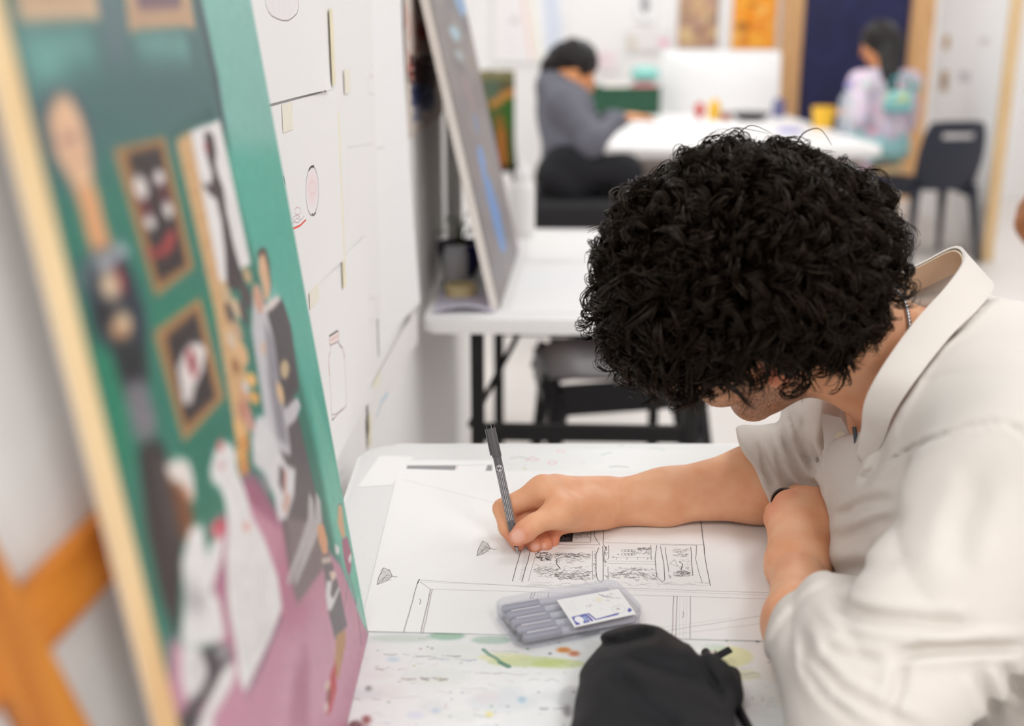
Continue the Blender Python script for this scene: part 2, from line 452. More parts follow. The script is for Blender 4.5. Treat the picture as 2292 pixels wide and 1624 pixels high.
for i, (lx, ly) in enumerate(LAMPS):
    bm = B(); add_box(bm, (lx, ly, CEIL - .03), (.66, 1.26, .06), bev=.01)
    o = bmobj('ceiling_and_fill_panel', bm, off_white)
    tag(o, 'white fluorescent panel light on the studio ceiling, first of them added as fill', 'light', 'ceiling light panels')
# left partition (studio bay divider)
PA, PB, PT = .64, 3.9, 1.5
bm = B()
add_prism(bm, [(wx(PA), PA), (wx(PB), PB), (wx(PB) - .05, PB), (wx(PA) - .05, PA)], 0, PT, bev=.002)
tag(bmobj('wall_left', bm, white_wall), kind='structure')
# right partition with its timber end post
RA, RB = np.array([2.715, 6.5]), np.array([3.0, 8.35])
rd = (RB - RA) / np.linalg.norm(RB - RA); rn = np.array([-rd[1], rd[0]])
bm = B(); add_prism(bm, [tuple(RA), tuple(RB), tuple(RB - rn * .05), tuple(RA - rn * .05)], 0, 2.2, bev=.002)
wr = tag(bmobj('wall_right', bm, white_wall), kind='structure')
bm = B(); add_prism(bm, [tuple(RA - rd * .045 + rn * .006), tuple(RA + rn * .006), tuple(RA - rn * .056), tuple(RA - rd * .045 - rn * .056)], 0, 2.2, bev=.004)
tag(bmobj('trim_1', bm, pine), kind='structure')
# navy door with timber frame in the far wall
D0, D1 = Py(1792, 60, Y1)[0], Py(2030, 60, Y1)[0]
dn = M('navy_painted_door', (34, 36, 78), .6, .25, 6)
bm = B(); add_box(bm, ((D0 + D1) / 2, Y1 - .03, 1.03), (D1 - D0, .05, 2.06), bev=.004); dr = tag(bmobj('door_1', bm, dn), kind='structure')
for k, (a, b_) in enumerate(((Py(1748, 60, Y1)[0], D0), (D1, Py(2082, 60, Y1)[0]))):
    bm = B(); add_box(bm, ((a + b_) / 2, Y1 - .045, 1.07), (b_ - a, .09, 2.14), bev=.006); tag(bmobj('trim_%d' % (k + 2), bm, oak_fr), kind='structure')
bm = B(); add_box(bm, ((D0 + D1) / 2, Y1 - .045, 2.1), (D1 - D0, .088, .08), bev=.006); tag(bmobj('trim_4', bm, oak_fr), kind='structure')
bm = B(); add_box(bm, ((X0 + D0) / 2 - .1, Y1 - .008, .05), (D0 - X0 - .25, .016, .1), bev=.003); tag(bmobj('baseboard_back', bm, off_white), kind='structure')

# ------------------------------------------------------------------ tables
def h_frame_table(name, label, x0, x1, y0, y1, skew, top_mat, H=.74, th=.03, round_=.05, bar_z=.48, group=None, shear_top=True):
    """desk: top, two steel end frames of two legs and a cross bar, long rails; skew turns it to follow the partition"""
    root = thing(name, label, 'table', ((x0 + x1) / 2, (y0 + y1) / 2, 0), group)
    w, d = x1 - x0, y1 - y0; cx, cy = (x0 + x1) / 2, (y0 + y1) / 2
    Mx = Matrix.Translation((cx, cy, 0)) @ Matrix.Rotation(-math.atan(skew), 4, 'Z')
    top = None
    bm = B(); add_prism(bm, rrect(w, d, round_, 8), H - th, H, Mx, .006); top = bmobj('tabletop', bm, top_mat, root, auto=35)
    def W(x, y, z): return np.array(Mx @ Vector((x, y, z)))
    lx = w / 2 - .1; ly = d / 2 - .1
    for sy in (-1, 1):
        for sx in (-1, 1):
            bm = B(); add_bar(bm, W(sx * lx, sy * ly, 0.012), W(sx * lx, sy * ly, H - th - .02), .028, .028, .003)
            lg = bmobj('leg', bm, black_steel, root)
            bm = B(); add_lathe(bm, W(sx * lx, sy * ly, 0), [(0, 0), (.019, 0), (.019, .008), (.014, .02), (0, .02)], 10); bmobj('foot', bm, black_plastic, lg)
        bm = B(); add_bar(bm, W(-lx, sy * ly, bar_z), W(lx, sy * ly, bar_z), .022, .034, .002); bmobj('cross_bar', bm, black_steel, root)
        bm = B(); add_bar(bm, W(-lx - .02, sy * ly, H - th - .012), W(lx + .02, sy * ly, H - th - .012), .026, .024, .002); bmobj('top_rail', bm, black_steel, root)
    for sx in (-1, 1):
        bm = B(); add_bar(bm, W(sx * lx, -ly, H - th - .014), W(sx * lx, ly, H - th - .014), .022, .026, .002); bmobj('side_rail', bm, black_steel, root)
    return root, W
TH = .74
# ------------------------------------------------------------------ work desk in front: paint-marked white top
DX0, DX1, DY0, DY1 = -.205, .378, .22, 1.475
rng = np.random.default_rng(7); R_ = random.Random(11)
TW, TD = DX1 - DX0, DY1 - DY0
def desk_uv(px, py):
    p = Pz(px, py, TH); return ((p[0] - DX0) / TW, (p[1] - DY0) / TD)
A = Art(1300, 2600, (243, 243, 241), desk_uv)
# old paint and pencil stains: short strokes that run across the desk
def streak(px, py, L, wd, c, al, tilt=.03, jag=3):
    n = max(3, int(L / 14)); pts = [(px + L * k / n, py + tilt * L * k / n + R_.uniform(-jag, jag)) for k in range(n + 1)]
    for k in range(n):
        if R_.random() < .82: A.stroke(pts[k:k + 2], wd * R_.uniform(.5, 1.3), c, al * R_.uniform(.5, 1))
for k in range(46):
    A.oval(R_.uniform(780, 1760), R_.uniform(1420, 1640), R_.uniform(20, 90), R_.uniform(6, 22), R_.choice([(226, 228, 228), (232, 236, 226), (236, 230, 226), (222, 226, 230), (250, 250, 249)]), .5, 6)
for (x, y, rx, ry, c, a) in ((900, 1428, 70, 8, (205, 215, 200), .6), (1000, 1422, 40, 10, (150, 190, 165), .75), (1100, 1432, 45, 9, (160, 190, 170), .6), (1180, 1480, 90, 12, (205, 216, 150), .7),
                              (1130, 1470, 60, 10, (228, 228, 170), .6), (1250, 1485, 60, 10, (196, 208, 120), .6), (1262, 1454, 16, 6, (222, 130, 50), .85), (1285, 1462, 12, 6, (205, 90, 40), .7),
                              (1630, 1470, 55, 24, (236, 236, 160), .7), (1660, 1510, 40, 12, (226, 226, 170), .6), (1600, 1450, 30, 8, (206, 224, 206), .7), (1090, 1560, 30, 16, (232, 222, 224), .5),
                              (1095, 1598, 6, 6, (238, 222, 110), .9), (1168, 1565, 8, 7, (160, 196, 214), .8), (975, 1590, 9, 5, (190, 205, 225), .8), (1280, 1568, 30, 34, (196, 192, 194), .55),
                              (880, 1475, 14, 6, (208, 222, 232), .8), (820, 1610, 10, 10, (140, 60, 60), .8), (795, 1622, 14, 10, (90, 40, 44), .8), (825, 1540, 5, 6, (90, 90, 80), .8), (800, 1630, 30, 12, (130, 70, 70), .5),
                              (1395, 1440, 20, 5, (180, 200, 170), .6), (930, 1600, 20, 8, (222, 226, 240), .7), (1270, 1590, 8, 14, (90, 80, 84), .5)):
    A.oval(x, y, rx, ry, c, a, 3)
for (x, y, L, w, c, a) in ((860, 1464, 170, 3, (120, 110, 120), .75), (960, 1474, 120, 3, (140, 140, 180), .6), (795, 1494, 110, 3, (150, 120, 110), .8), (900, 1518, 100, 5, (150, 130, 122), .7),
                           (930, 1516, 70, 3, (110, 100, 100), .5), (790, 1562, 60, 3, (150, 110, 115), .7), (860, 1558, 90, 2, (160, 140, 150), .5), (1050, 1505, 130, 3, (160, 150, 150), .5),
                           (1060, 1600, 50, 3, (150, 150, 155), .5), (1210, 1585, 60, 4, (120, 116, 126), .7), (1580, 1504, 120, 3, (150, 150, 170), .6), (1610, 1512, 110, 2, (170, 160, 170), .5),
                           (1030, 1540, 60, 2, (170, 160, 160), .5), (1180, 1520, 70, 4, (180, 180, 186), .5), (1590, 1580, 90, 3, (190, 186, 190), .5), (1100, 1455, 60, 3, (150, 170, 160), .6)):
    streak(x, y, L, w, c, a)
A.stroke([(1082, 1453), (1096, 1465), (1110, 1472), (1126, 1486), (1138, 1490)], 9, (110, 150, 132), .75); A.stroke([(1120, 1482), (1138, 1491)], 12, (96, 136, 118), .7)
for k in range(90):
    x, y = R_.uniform(780, 1750), R_.uniform(1425, 1640); streak(x, y, R_.uniform(8, 40), R_.uniform(1, 2.4), R_.choice([(150, 150, 156), (170, 160, 150), (180, 186, 206), (176, 196, 180), (190, 170, 172)]), .45)
for k in range(70):
    x, y = R_.uniform(780, 1750), R_.uniform(1420, 1640); A.oval(x, y, R_.uniform(1.5, 5), R_.uniform(1, 3), R_.choice([(120, 120, 126), (200, 190, 120), (150, 176, 200), (180, 150, 150), (140, 170, 150)]), .6)
# far strip of the desk: marker doodles
A.stroke([(1143, 1025), (1165, 1022), (1185, 1028)], 4, (170, 172, 172), .8); A.stroke([(1178, 1031), (1192, 1022), (1206, 1028), (1190, 1032)], 3, (232, 150, 165), .8)
A.ring(1236, 1035, 9, 4, 3, (240, 160, 176), .8); A.ring(1255, 1009, 9, 3, 3, (243, 170, 184), .7); A.stroke([(1345, 1018), (1360, 1013), (1368, 1012)], 4, (150, 190, 175), .8)
A.stroke([(1455, 1002), (1475, 1004), (1490, 1008)], 3, (150, 196, 180), .75); A.stroke([(1365, 1044), (1385, 1043), (1406, 1045)], 5, (130, 132, 132), .7); A.stroke([(1172, 1046), (1176, 1050)], 5, (205, 214, 130), .7)
A.stroke([(1310, 1032), (1300, 1038)], 3, (200, 205, 205), .6); A.oval(1390, 996, 8, 3, (220, 226, 224), .6)
for k in range(60):
    a = rng.uniform(.02, .98, 2); b_ = a + rng.normal(0, .02, 2)
    q = np.array([a, b_]) * [A.w, A.h]; f = A.f; A.f = None; A.stroke([tuple(a), tuple(b_)], 1.2, (205, 206, 208), .5); A.f = f
A.grain(.006, 3, 3)
desk_mat = M_art('desk_paint_marks', A, .38, .4)
root, W = h_frame_table('work_table', 'white paint-stained work table with the drawing and pencil case on it', DX0, DX1, DY0, DY1, 0., white_lam, TH)
Vt = []
for ch in root.children:
    if ch.name.startswith('tabletop'):
        ch.data.materials[0] = desk_mat
        ul = ch.data.uv_layers.new(name='UVMap')
        for lp in ch.data.loops:
            c = ch.data.vertices[lp.vertex_index].co; ul.data[lp.index].uv = ((c.x - DX0) / TW, (c.y - DY0) / TD)

# ------------------------------------------------------------------ large drawing sheet
SW = [Pz(805, 1413, TH)[:2], (.362, .942), (.362, 1.372), Pz(890, 1055, TH)[:2]]      # corners on the desk
SW = [np.array(p) for p in SW]
Hm = None
def homog(src, dst):
    Mx = []
    for (x, y), (u, v) in zip(src, dst):
        Mx.append([x, y, 1, 0, 0, 0, -u * x, -u * y, u]); Mx.append([0, 0, 0, x, y, 1, -v * x, -v * y, v])
    return np.linalg.svd(np.array(Mx))[2][-1].reshape(3, 3)
def bilin_inv(c):           # sheet() is bilinear: invert by a few Newton steps
    def f(p):
        u = v = .5
        for _ in range(8):
            q = (c[0] * (1 - u) + c[1] * u) * (1 - v) + (c[3] * (1 - u) + c[2] * u) * v - p
            du = (c[1] - c[0]) * (1 - v) + (c[2] - c[3]) * v; dv = (c[3] * (1 - u) + c[2] * u) - (c[0] * (1 - u) + c[1] * u)
            J = np.array([du, dv]).T; s = np.linalg.solve(J, q); u -= s[0]; v -= s[1]
        return u, v
    return f
inv = bilin_inv(SW)
def sheet_uv(px, py): return inv(Pz(px, py, TH + .001)[:2])
A = Art(2400, 1900, (250, 248, 246), sheet_uv)
ink, pale, mid = (62, 56, 58), (176, 172, 172), (120, 112, 112)
def wob(a, b, n=10, j=1.0):
    return [(a[0] + (b[0] - a[0]) * t / n + (R_.uniform(-j, j) if 0 < t < n else 0), a[1] + (b[1] - a[1]) * t / n + (R_.uniform(-j, j) * .6 if 0 < t < n else 0)) for t in range(n + 1)]
def ln(a, b, w=2.2, c=ink, al=.9, j=.8): A.stroke(wob(a, b, max(3, int(math.dist(a, b) / 14)), j), w * 1.3, tuple(v * .9 for v in c), min(1, al * 1.08))
def path(pts, w=2.2, c=ink, al=.9): A.stroke(pts, w * 1.45, tuple(v * .82 for v in c), min(1, al * 1.12))
# faint ruled line across the top, two little leaves
ln((905, 1073), (1105, 1125), 2, pale, .5)
for (cx, cy, s, tx) in ((862, 1290, 1., 889), (1083, 1228, .88, 1111)):
    leaf = [(cx - 18 * s, cy + 18 * s), (cx - 14 * s, cy), (cx - 3 * s, cy - 20 * s), (cx + 10 * s, cy - 14 * s), (cx + 16 * s, cy - 1 * s), (cx + 6 * s, cy + 8 * s), (cx - 6 * s, cy + 14 * s)]
    A.poly(leaf, (214, 210, 206), .8); path(leaf + leaf[:1], 1.8, mid)
    for k in range(16):
        a = (cx + R_.uniform(-14, 10) * s, cy + R_.uniform(-14, 12) * s); path([a, (a[0] + R_.uniform(3, 9) * s, a[1] + R_.uniform(-6, 3) * s)], 1.5, mid, .7)
    path([(cx + 14 * s, cy - 1), (tx - 4, cy + 1), (tx, cy)], 2.4, ink)
    path([(cx - 16 * s, cy + 17 * s), (cx + 4 * s, cy - 4 * s), (cx + 14 * s, cy - 1)], 1.6, mid)
# house outline around the small pictures
ln((1168, 1222), (1147, 1300)); ln((1190, 1222), (1168, 1302), 2.4); ln((1166, 1222), (1192, 1222), 1.6, mid); ln((1199, 1240), (1183, 1300), 1.6, mid, .6)
for k in range(10): A.ring(1178 - 1.2 * k, 1236 + 6.6 * k, 4, 2.2, 1.4, mid, .7, 8)
ln((1351, 1168), (1350, 1214), 2.4); ln((1351, 1169), (1571, 1165), 2.2); ln((1569, 1166), (1577, 1240), 3); ln((1577, 1240), (1590, 1311), 2.2); ln((1352, 1214), (1573, 1219), 1.6, mid)
ln((1280, 1177), (1326, 1180), 1.6); ln((1324, 1176), (1322, 1212), 1.8); path([(1331, 1178), (1330, 1198), (1336, 1210), (1343, 1218)], 2); ln((1215, 1213), (1322, 1214), 2); ln((1240, 1219), (1342, 1219), 2); ln((1250, 1226), (1330, 1226), 1.8, mid)
path([(1340, 1226), (1334, 1240), (1334, 1280), (1337, 1296), (1345, 1303), (1350, 1298), (1350, 1262), (1349, 1222)], 2.1)
path([(1349, 1215), (1355, 1226), (1352, 1240), (1352, 1258)], 1.8); ln((1326, 1232), (1326, 1296), 1.6, mid); ln((1362, 1220), (1362, 1250), 1.8); ln((1361, 1268), (1361, 1296), 1.6, mid)
ln((1358, 1260), (1470, 1263), 1.5, mid, .8); ln((1360, 1255), (1466, 1257), 1.4, pale); path([(1470, 1220), (1466, 1250), (1470, 1290), (1482, 1302), (1488, 1298), (1486, 1262), (1478, 1222)], 1.8); ln((1456, 1220), (1458, 1252), 2)
ln((1478, 1219), (1558, 1220), 1.8); ln((1489, 1224), (1497, 1280), 1.8); ln((1559, 1220), (1557, 1250), 1.8); path([(1557, 1250), (1564, 1280), (1572, 1304)], 1.5, mid); ln((1546, 1224), (1551, 1288), 2.2)
for k in range(14): path([(1497 + R_.uniform(-2, 4), 1284 + k * .8), (1502, 1292)], 1.2, pale, .5)
# the small pictures
def scrib(x0, y0, x1, y1, n, L, w, c=ink, al=.8, ang=0.):
    for _ in range(n):
        x, y = R_.uniform(x0, x1), R_.uniform(y0, y1); a = ang + R_.gauss(0, .45); k = L * R_.uniform(.4, 1.2)
        path([(x, y), (x + k * .5 * math.cos(a), y + k * .5 * math.sin(a) * .6 + R_.uniform(-1.5, 1.5)), (x + k * math.cos(a), y + k * math.sin(a) * .6)], w * R_.uniform(.6, 1.2), c, al * R_.uniform(.6, 1))
A.poly([(1232, 1182), (1284, 1182), (1281, 1212), (1238, 1212)], (52, 46, 46), .9); scrib(1252, 1190, 1272, 1208, 26, 8, 2, (225, 220, 218), .8); scrib(1286, 1182, 1320, 1204, 40, 9, 1.6, ink, .7); ln((1282, 1182), (1280, 1212), 2); scrib(1234, 1182, 1282, 1188, 24, 12, 2.6, (30, 26, 26))
scrib(1198, 1236, 1232, 1254, 60, 7, 2.8, (40, 34, 34)); scrib(1236, 1236, 1316, 1246, 70, 13, 1.9, ink, .8, .2); scrib(1240, 1246, 1300, 1258, 30, 10, 1.6, mid, .8); path([(1246, 1262), (1246, 1250), (1262, 1246), (1290, 1250)], 2.4); path([(1246, 1262), (1254, 1272)], 3)
scrib(1190, 1272, 1246, 1290, 60, 11, 2, (100, 84, 80), .7); scrib(1236, 1280, 1316, 1296, 90, 14, 2, (90, 76, 74), .75, .1); scrib(1260, 1268, 1310, 1280, 30, 10, 1.5, mid, .7); scrib(1196, 1262, 1240, 1274, 26, 10, 1.5, mid, .6)
for x in range(5):
    for y in range(2): A.ring(1396 + 7 * (x % 3) + (14 if x > 2 else 0), 1232 + 8 * y, 5, 3, 2, ink, .8, 8)
scrib(1422, 1226, 1452, 1232, 34, 7, 2, ink, .85); scrib(1412, 1234, 1454, 1240, 30, 7, 1.6, mid, .8); path([(1372, 1246), (1374, 1246)], 4); path([(1383, 1240), (1384, 1241)], 3)
for x in (1380, 1404, 1428, 1450): ln((x, 1247), (x - 1, 1252), 1.6, mid); 
ln((1368, 1247), (1458, 1248), 1.4, mid)
scrib(1362, 1276, 1412, 1294, 40, 16, 1.9, (80, 70, 70), .75, -.2); scrib(1414, 1270, 1464, 1296, 70, 12, 1.7, (90, 78, 78), .7, .5); scrib(1380, 1270, 1440, 1276, 20, 12, 1.4, mid, .6)
scrib(1504, 1228, 1536, 1246, 70, 9, 1.5, mid, .65); scrib(1506, 1278, 1544, 1290, 60, 10, 1.8, (90, 80, 78), .75, -.4); path([(1499, 1261), (1510, 1252), (1518, 1268), (1499, 1261)], 1.4, mid, .7); path([(1520, 1256), (1528, 1262), (1524, 1276)], 2.2); scrib(1516, 1250, 1540, 1276, 26, 8, 1.4, mid, .7)
for k in range(20): A.oval(R_.uniform(1354, 1360), R_.uniform(1222, 1296), 1.2, 1, ink, .7); A.oval(R_.uniform(1328, 1333), R_.uniform(1230, 1296), 1, .9, ink, .7)
# skirting band and the big picture frame below
for k in range(60): x = R_.uniform(1170, 1585); path([(x, R_.uniform(1302, 1312)), (x + R_.uniform(6, 30), R_.uniform(1302, 1312))], 1.3, pale, .5)
ln((938, 1298), (1240, 1316), 1.8, mid, .75); ln((1180, 1309), (1720, 1326), 1.7, mid, .7); ln((940, 1302), (1720, 1332), 1.4, pale, .7); ln((966, 1318), (1715, 1340), 1.6, mid, .7)
ln((936, 1300), (903, 1416), 2); ln((939, 1296), (934, 1306), 3.4); ln((964, 1318), (942, 1416), 2.2, (110, 80, 84)); ln((968, 1318), (947, 1416), 1.8, (130, 100, 104)); ln((940, 1302), (965, 1319), 1.5, mid); path([(940, 1340), (942, 1346), (939, 1352)], 2.4, mid, .7)
ln((1198, 1325), (1188, 1346), 2, mid); ln((1191, 1325), (1182, 1350), 2, ink); ln((1228, 1326), (1224, 1346), 2, ink); 
for x in (1205, 1212, 1219): ln((x, 1328), (x - 4, 1346), 1.1, pale, .6)
ln((1508, 1333), (1504, 1432), 2, (130, 96, 100)); ln((1516, 1333), (1513, 1432), 1.8, (130, 96, 100)); ln((1545, 1334), (1545, 1438), 1.8, mid); path([(1529, 1368), (1530, 1376), (1528, 1382)], 2.2, mid, .6)
for x in (1522, 1530, 1537): ln((x, 1338), (x - 2, 1430), 1., pale, .45)
ln((1450, 1418), (1715, 1376), 1.8, mid, .6); ln((1470, 1424), (1715, 1394), 1.4, pale, .7); ln((1440, 1410), (1640, 1382), 1.2, pale, .6); ln((1712, 1396), (1716, 1408), 2.4)
A.grain(.004, 5, 4)
def sheet3(c2, z): return [(p[0], p[1], z) for p in c2]
o = sheet('drawing_sheet', sheet3(SW, TH + .0006), M_art('ink_drawing', A, .8, .25), None, 14, 14, .0005)
tag(o, 'large white sheet with ink house and frame drawing under the drawing hand', 'paper')
# sheets lying under and behind it
def flat_sheet(label, pts, z, art=None, mat=None, group=None):
    c = [Pz(px, py, TH + z) for px, py in pts]; o = sheet('paper_sheet', c, mat or (M_art(label[:30], art, .8, .2) if art else paper_m), None, 6, 6, .0003); tag(o, label, 'paper', group); return o
a2 = Art(700, 260, (249, 248, 247))
a2.poly([(.08, .30), (.60, .40), (.60, .62), (.08, .50)], (150, 148, 148), .0)
a2.f = None
a2.stroke([(.08, .62), (.97, .66)], 3, (120, 118, 120)); a2.poly([(.07, .40), (.58, .30), (.59, .62), (.06, .62)], (150, 146, 148), .9); a2.poly([(.90, .22), (.97, .22), (.97, .66), (.92, .66)], (150, 148, 150), .9)
a2.stroke([(.60, .36), (.605, .6)], 3, (224, 160, 170)); a2.poly([(.62, .34), (.90, .30), (.9, .62), (.62, .62)], (250, 248, 247), 1)
flat_sheet('white sheet with grey printed bar behind the big drawing', [(888, 1062), (1108, 1062), (1108, 1030), (905, 1030)], .0002, a2)
for i in range(1):
    flat_sheet('blank white sheet at the rear corner of the stained work table', [(800, 1090), (878, 1085), (925, 1022), (850, 1020)], .0001)
# ------------------------------------------------------------------ the large painting leaning on the partition
LEAN = .1297                                   # sideways run per metre of height
PN = np.array([1, 0, LEAN]); PN /= np.linalg.norm(PN); PU = np.array([-LEAN, 0, 1.]); PU /= np.linalg.norm(PU)
PP0 = np.array([-.136, 0, TH + .001])
PYa, PYb, PH = .490, .959, .69                # near edge, far edge, height along the lean
def ptg_uv(px, py):
    p = Pplane(px, py, PP0, PN) - PP0; return ((p[1] - PYa) / (PYb - PYa), p @ PU / PH)
A = Art(1000, 1460, (40, 118, 100), ptg_uv)
def pp(c, *pts, al=1., soft=3): A.poly(pts, c, al, soft)
# wall of the painted room
pp((66, 108, 108), (-20, -60), (520, -60), (520, 300), (300, 330), (100, 420), (20, 250), soft=26)
pp((112, 176, 164), (30, 78), (205, 76), (215, 150), (160, 160), (90, 190), (55, 160), soft=16); pp((112, 168, 160), (296, 80), (410, 74), (430, 140), (310, 132), soft=14)
pp((88, 112, 118), (214, -30), (262, -30), (290, 170), (246, 170), soft=9); pp((60, 104, 104), (150, 160), (460, 150), (490, 260), (260, 330), (170, 250), soft=18)
pp((28, 128, 98), (190, 700), (260, 700), (300, 1080), (250, 1000), soft=10); pp((28, 124, 98), (340, 690), (480, 640), (500, 720), (360, 760), soft=8)
pp((24, 112, 92), (400, 980), (520, 930), (520, 1100), (440, 1170), soft=8)
pp((126, 186, 174), (436, -60), (552, -60), (700, 700), (600, 700), (500, 260), (478, 150), soft=5)
pp((84, 176, 156), (500, 330), (632, 330), (716, 830), (832, 1440), (815, 1440), (760, 1260), (700, 980), (640, 700), (560, 560), soft=14)
pp((112, 190, 168), (690, 850), (745, 1010), (832, 1440), (800, 1360), (744, 1200), soft=12)
pp((46, 72, 78), (420, -60), (436, -60), (488, 180), (502, 290), (494, 290), (474, 170), soft=3)
pp((38, 90, 86), (472, 240), (382, 300), (372, 318), (398, 308), (484, 270), soft=5)
# framed pictures on the painted wall
pp((206, 172, 138), (28, -60), (205, -60), (222, 44), (122, 46), (40, 50), soft=3); pp((188, 150, 118), (30, -60), (200, -60), (204, -2), (34, 4), soft=3); pp((90, 110, 104), (40, 50), (130, 47), (222, 44), (224, 50), (136, 54), (42, 57), soft=2, al=.7)
pp((192, 154, 120), (272, -60), (416, -60), (436, 66), (410, 60), (308, 66), (288, 76), soft=3); pp((112, 84, 98), (286, -60), (398, -60), (402, 16), (310, 22), soft=4)
for fr, inn in (([(252, 334), (366, 306), (432, 600), (346, 664)], [(283, 346), (357, 328), (414, 592), (352, 630)]), ([(342, 742), (446, 664), (500, 892), (410, 990)], [(370, 756), (437, 698), (479, 888), (414, 950)])):
    A.poly(fr, (178, 134, 82), 1, 2); A.poly([(x * .5 + a * .5, y * .5 + b_ * .5) for (x, y), (a, b_) in zip(fr, inn)], (150, 104, 60), .8, 3); A.poly(inn, (40, 30, 32), 1, 3)
for x, y, rx, ry, rot in ((313, 420, 15, 30, -.25), (355, 398, 12, 20, -.2), (333, 496, 12, 20, -.3), (374, 468, 11, 22, -.2)): A.oval(x, y, rx, ry, (222, 212, 208), 1, 2, rot)
pp((112, 34, 48), (303, 450), (340, 450), (336, 480), (318, 486), al=.8); pp((112, 34, 48), (350, 418), (372, 415), (376, 452), (360, 450), al=.8)
pp((166, 58, 58), (322, 560), (358, 552), (370, 524), (388, 508), (394, 520), (386, 560), (362, 578), (328, 574)); 
pp((226, 216, 212), (424, 768), (448, 766), (460, 784), (452, 830), (434, 866), (426, 904), (408, 904), (402, 862), (396, 822), (408, 792), soft=2); A.oval(428, 812, 9, 30, (168, 22, 36), 1, 3, -.2); A.oval(430, 814, 4, 18, (110, 8, 20), 1, 2, -.2)
# doorway strip with the dark figure
pp((214, 170, 120), (392, 314), (424, 292), (510, 640), (548, 830), (556, 960), (548, 1072), (534, 1060), (520, 940), (480, 700), soft=3)
for k in range(9): A.stroke([(404 + 13 * k, 380 + 58 * k), (440 + 12 * k, 366 + 58 * k)], 3, (188, 140, 92), .7)
pp((236, 230, 228), (424, 292), (490, 268), (560, 592), (540, 602), (506, 632), (490, 630), soft=2)
pp((62, 48, 52), (455, 300), (466, 294), (476, 306), (482, 336), (480, 368), (488, 396), (498, 422), (504, 470), (522, 552), (545, 632), (526, 650), (506, 640), (502, 560), (494, 490), (482, 446), (470, 436), (448, 410), (470, 414), (474, 390), (462, 352), soft=2)
pp((150, 40, 50), (455, 326), (464, 318), (466, 334), (458, 342)); pp((236, 230, 228), (466, 444), (484, 446), (486, 470), (474, 470), soft=2)
for (x, y, rx, ry, c) in ((552, 616, 9, 20, (190, 160, 120)), (505, 660, 9, 22, (206, 176, 140)), (528, 690, 8, 26, (214, 184, 150)), (548, 660, 10, 32, (70, 54, 58)), (512, 700, 8, 26, (80, 62, 62)), (530, 740, 9, 26, (196, 160, 128)), (516, 760, 8, 22, (216, 196, 172)),
                           (544, 700, 7, 30, (66, 52, 56)), (540, 790, 12, 30, (224, 178, 128)), (526, 820, 9, 18, (160, 110, 66)), (560, 850, 12, 18, (238, 184, 112)), (546, 880, 12, 22, (214, 160, 120)), (548, 866, 7, 16, (214, 206, 204)), (568, 890, 10, 16, (232, 170, 92)),
                           (546, 920, 14, 26, (196, 134, 112)), (560, 946, 8, 24, (206, 150, 140)), (532, 960, 8, 22, (236, 184, 116)), (544, 990, 10, 18, (226, 160, 84)), (538, 1020, 10, 20, (240, 188, 110)), (546, 1044, 8, 18, (222, 154, 76))): A.oval(x, y, rx, ry, c, 1, 2, -.3)
for k in range(5): A.stroke([(530, 1000 + 16 * k), (556, 980 + 16 * k)], 5, (196, 120, 50), .7)
# pink floor
pp((160, 92, 120), (540, 1068), (566, 1056), (640, 1180), (660, 1400), (600, 1500), (480, 1480), (490, 1190), soft=6)
pp((196, 136, 158), (492, 1500), (470, 1280), (496, 1180), (560, 1130), (640, 1190), (700, 1180), (716, 1210), (760, 1262), (815, 1398), (840, 1460), (800, 1800), (380, 1800), (376, 1420), soft=5)
pp((184, 116, 142), (640, 1180), (660, 1330), (700, 1360), (690, 1440), (640, 1420), (600, 1360), soft=16); pp((204, 150, 170), (640, 1440), (760, 1330), (810, 1420), (740, 1600), (620, 1640), soft=22); pp((176, 112, 136), (660, 1500), (690, 1440), (690, 1640), (640, 1640), soft=14); pp((160, 92, 122), (484, 1290), (500, 1200), (540, 1170), (560, 1400), (528, 1480), soft=9)
# tall figure on the near side
pp((58, 66, 82), (88, 250), (112, 206), (160, 205), (196, 270), (210, 380), (176, 440), (140, 400), (104, 330), soft=6); pp((232, 188, 150), (104, 262), (124, 214), (152, 212), (180, 262), (196, 320), (206, 396), (206, 428), (176, 446), (152, 400), (122, 348), soft=4)
pp((196, 150, 130), (120, 300), (170, 284), (186, 320), (140, 352), al=.5, soft=5); A.stroke([(130, 318), (172, 300)], 4, (150, 110, 100), .5); A.stroke([(160, 368), (190, 358)], 4, (150, 96, 90), .5)
pp((228, 164, 114), (166, 420), (212, 414), (232, 500), (252, 560), (206, 580), (186, 500), soft=4)
pp((34, 44, 58), (170, 604), (205, 570), (270, 552), (304, 640), (322, 700), (326, 770), (250, 790), (206, 750), (196, 680), soft=6); pp((96, 112, 116), (176, 600), (200, 574), (208, 590), (200, 640), (190, 660), (172, 640), soft=6)
pp((190, 190, 196), (196, 576), (240, 570), (262, 540), (290, 560), (280, 580), (262, 570), (250, 604), (226, 606), soft=5)
pp((150, 30, 40), (252, 594), (270, 602), (280, 650), (268, 664)); A.oval(244, 640, 22, 34, (216, 188, 158), 1, 4, -.2); A.oval(268, 728, 26, 34, (214, 184, 150), 1, 4, -.1); A.oval(266, 748, 22, 16, (196, 130, 84), .7, 4)
pp((30, 26, 30), (206, 690), (250, 680), (262, 700), (236, 740), (216, 730), soft=5); pp((24, 26, 32), (248, 764), (322, 760), (332, 860), (286, 900), (262, 840), soft=6)
pp((122, 118, 124), (272, 862), (322, 846), (352, 960), (322, 1004), (298, 960), soft=5)
for k in range(40): A.oval(R_.uniform(282, 342), R_.uniform(870, 985), 4, 4, R_.choice([(84, 80, 86), (150, 146, 150)]), .6, 1)
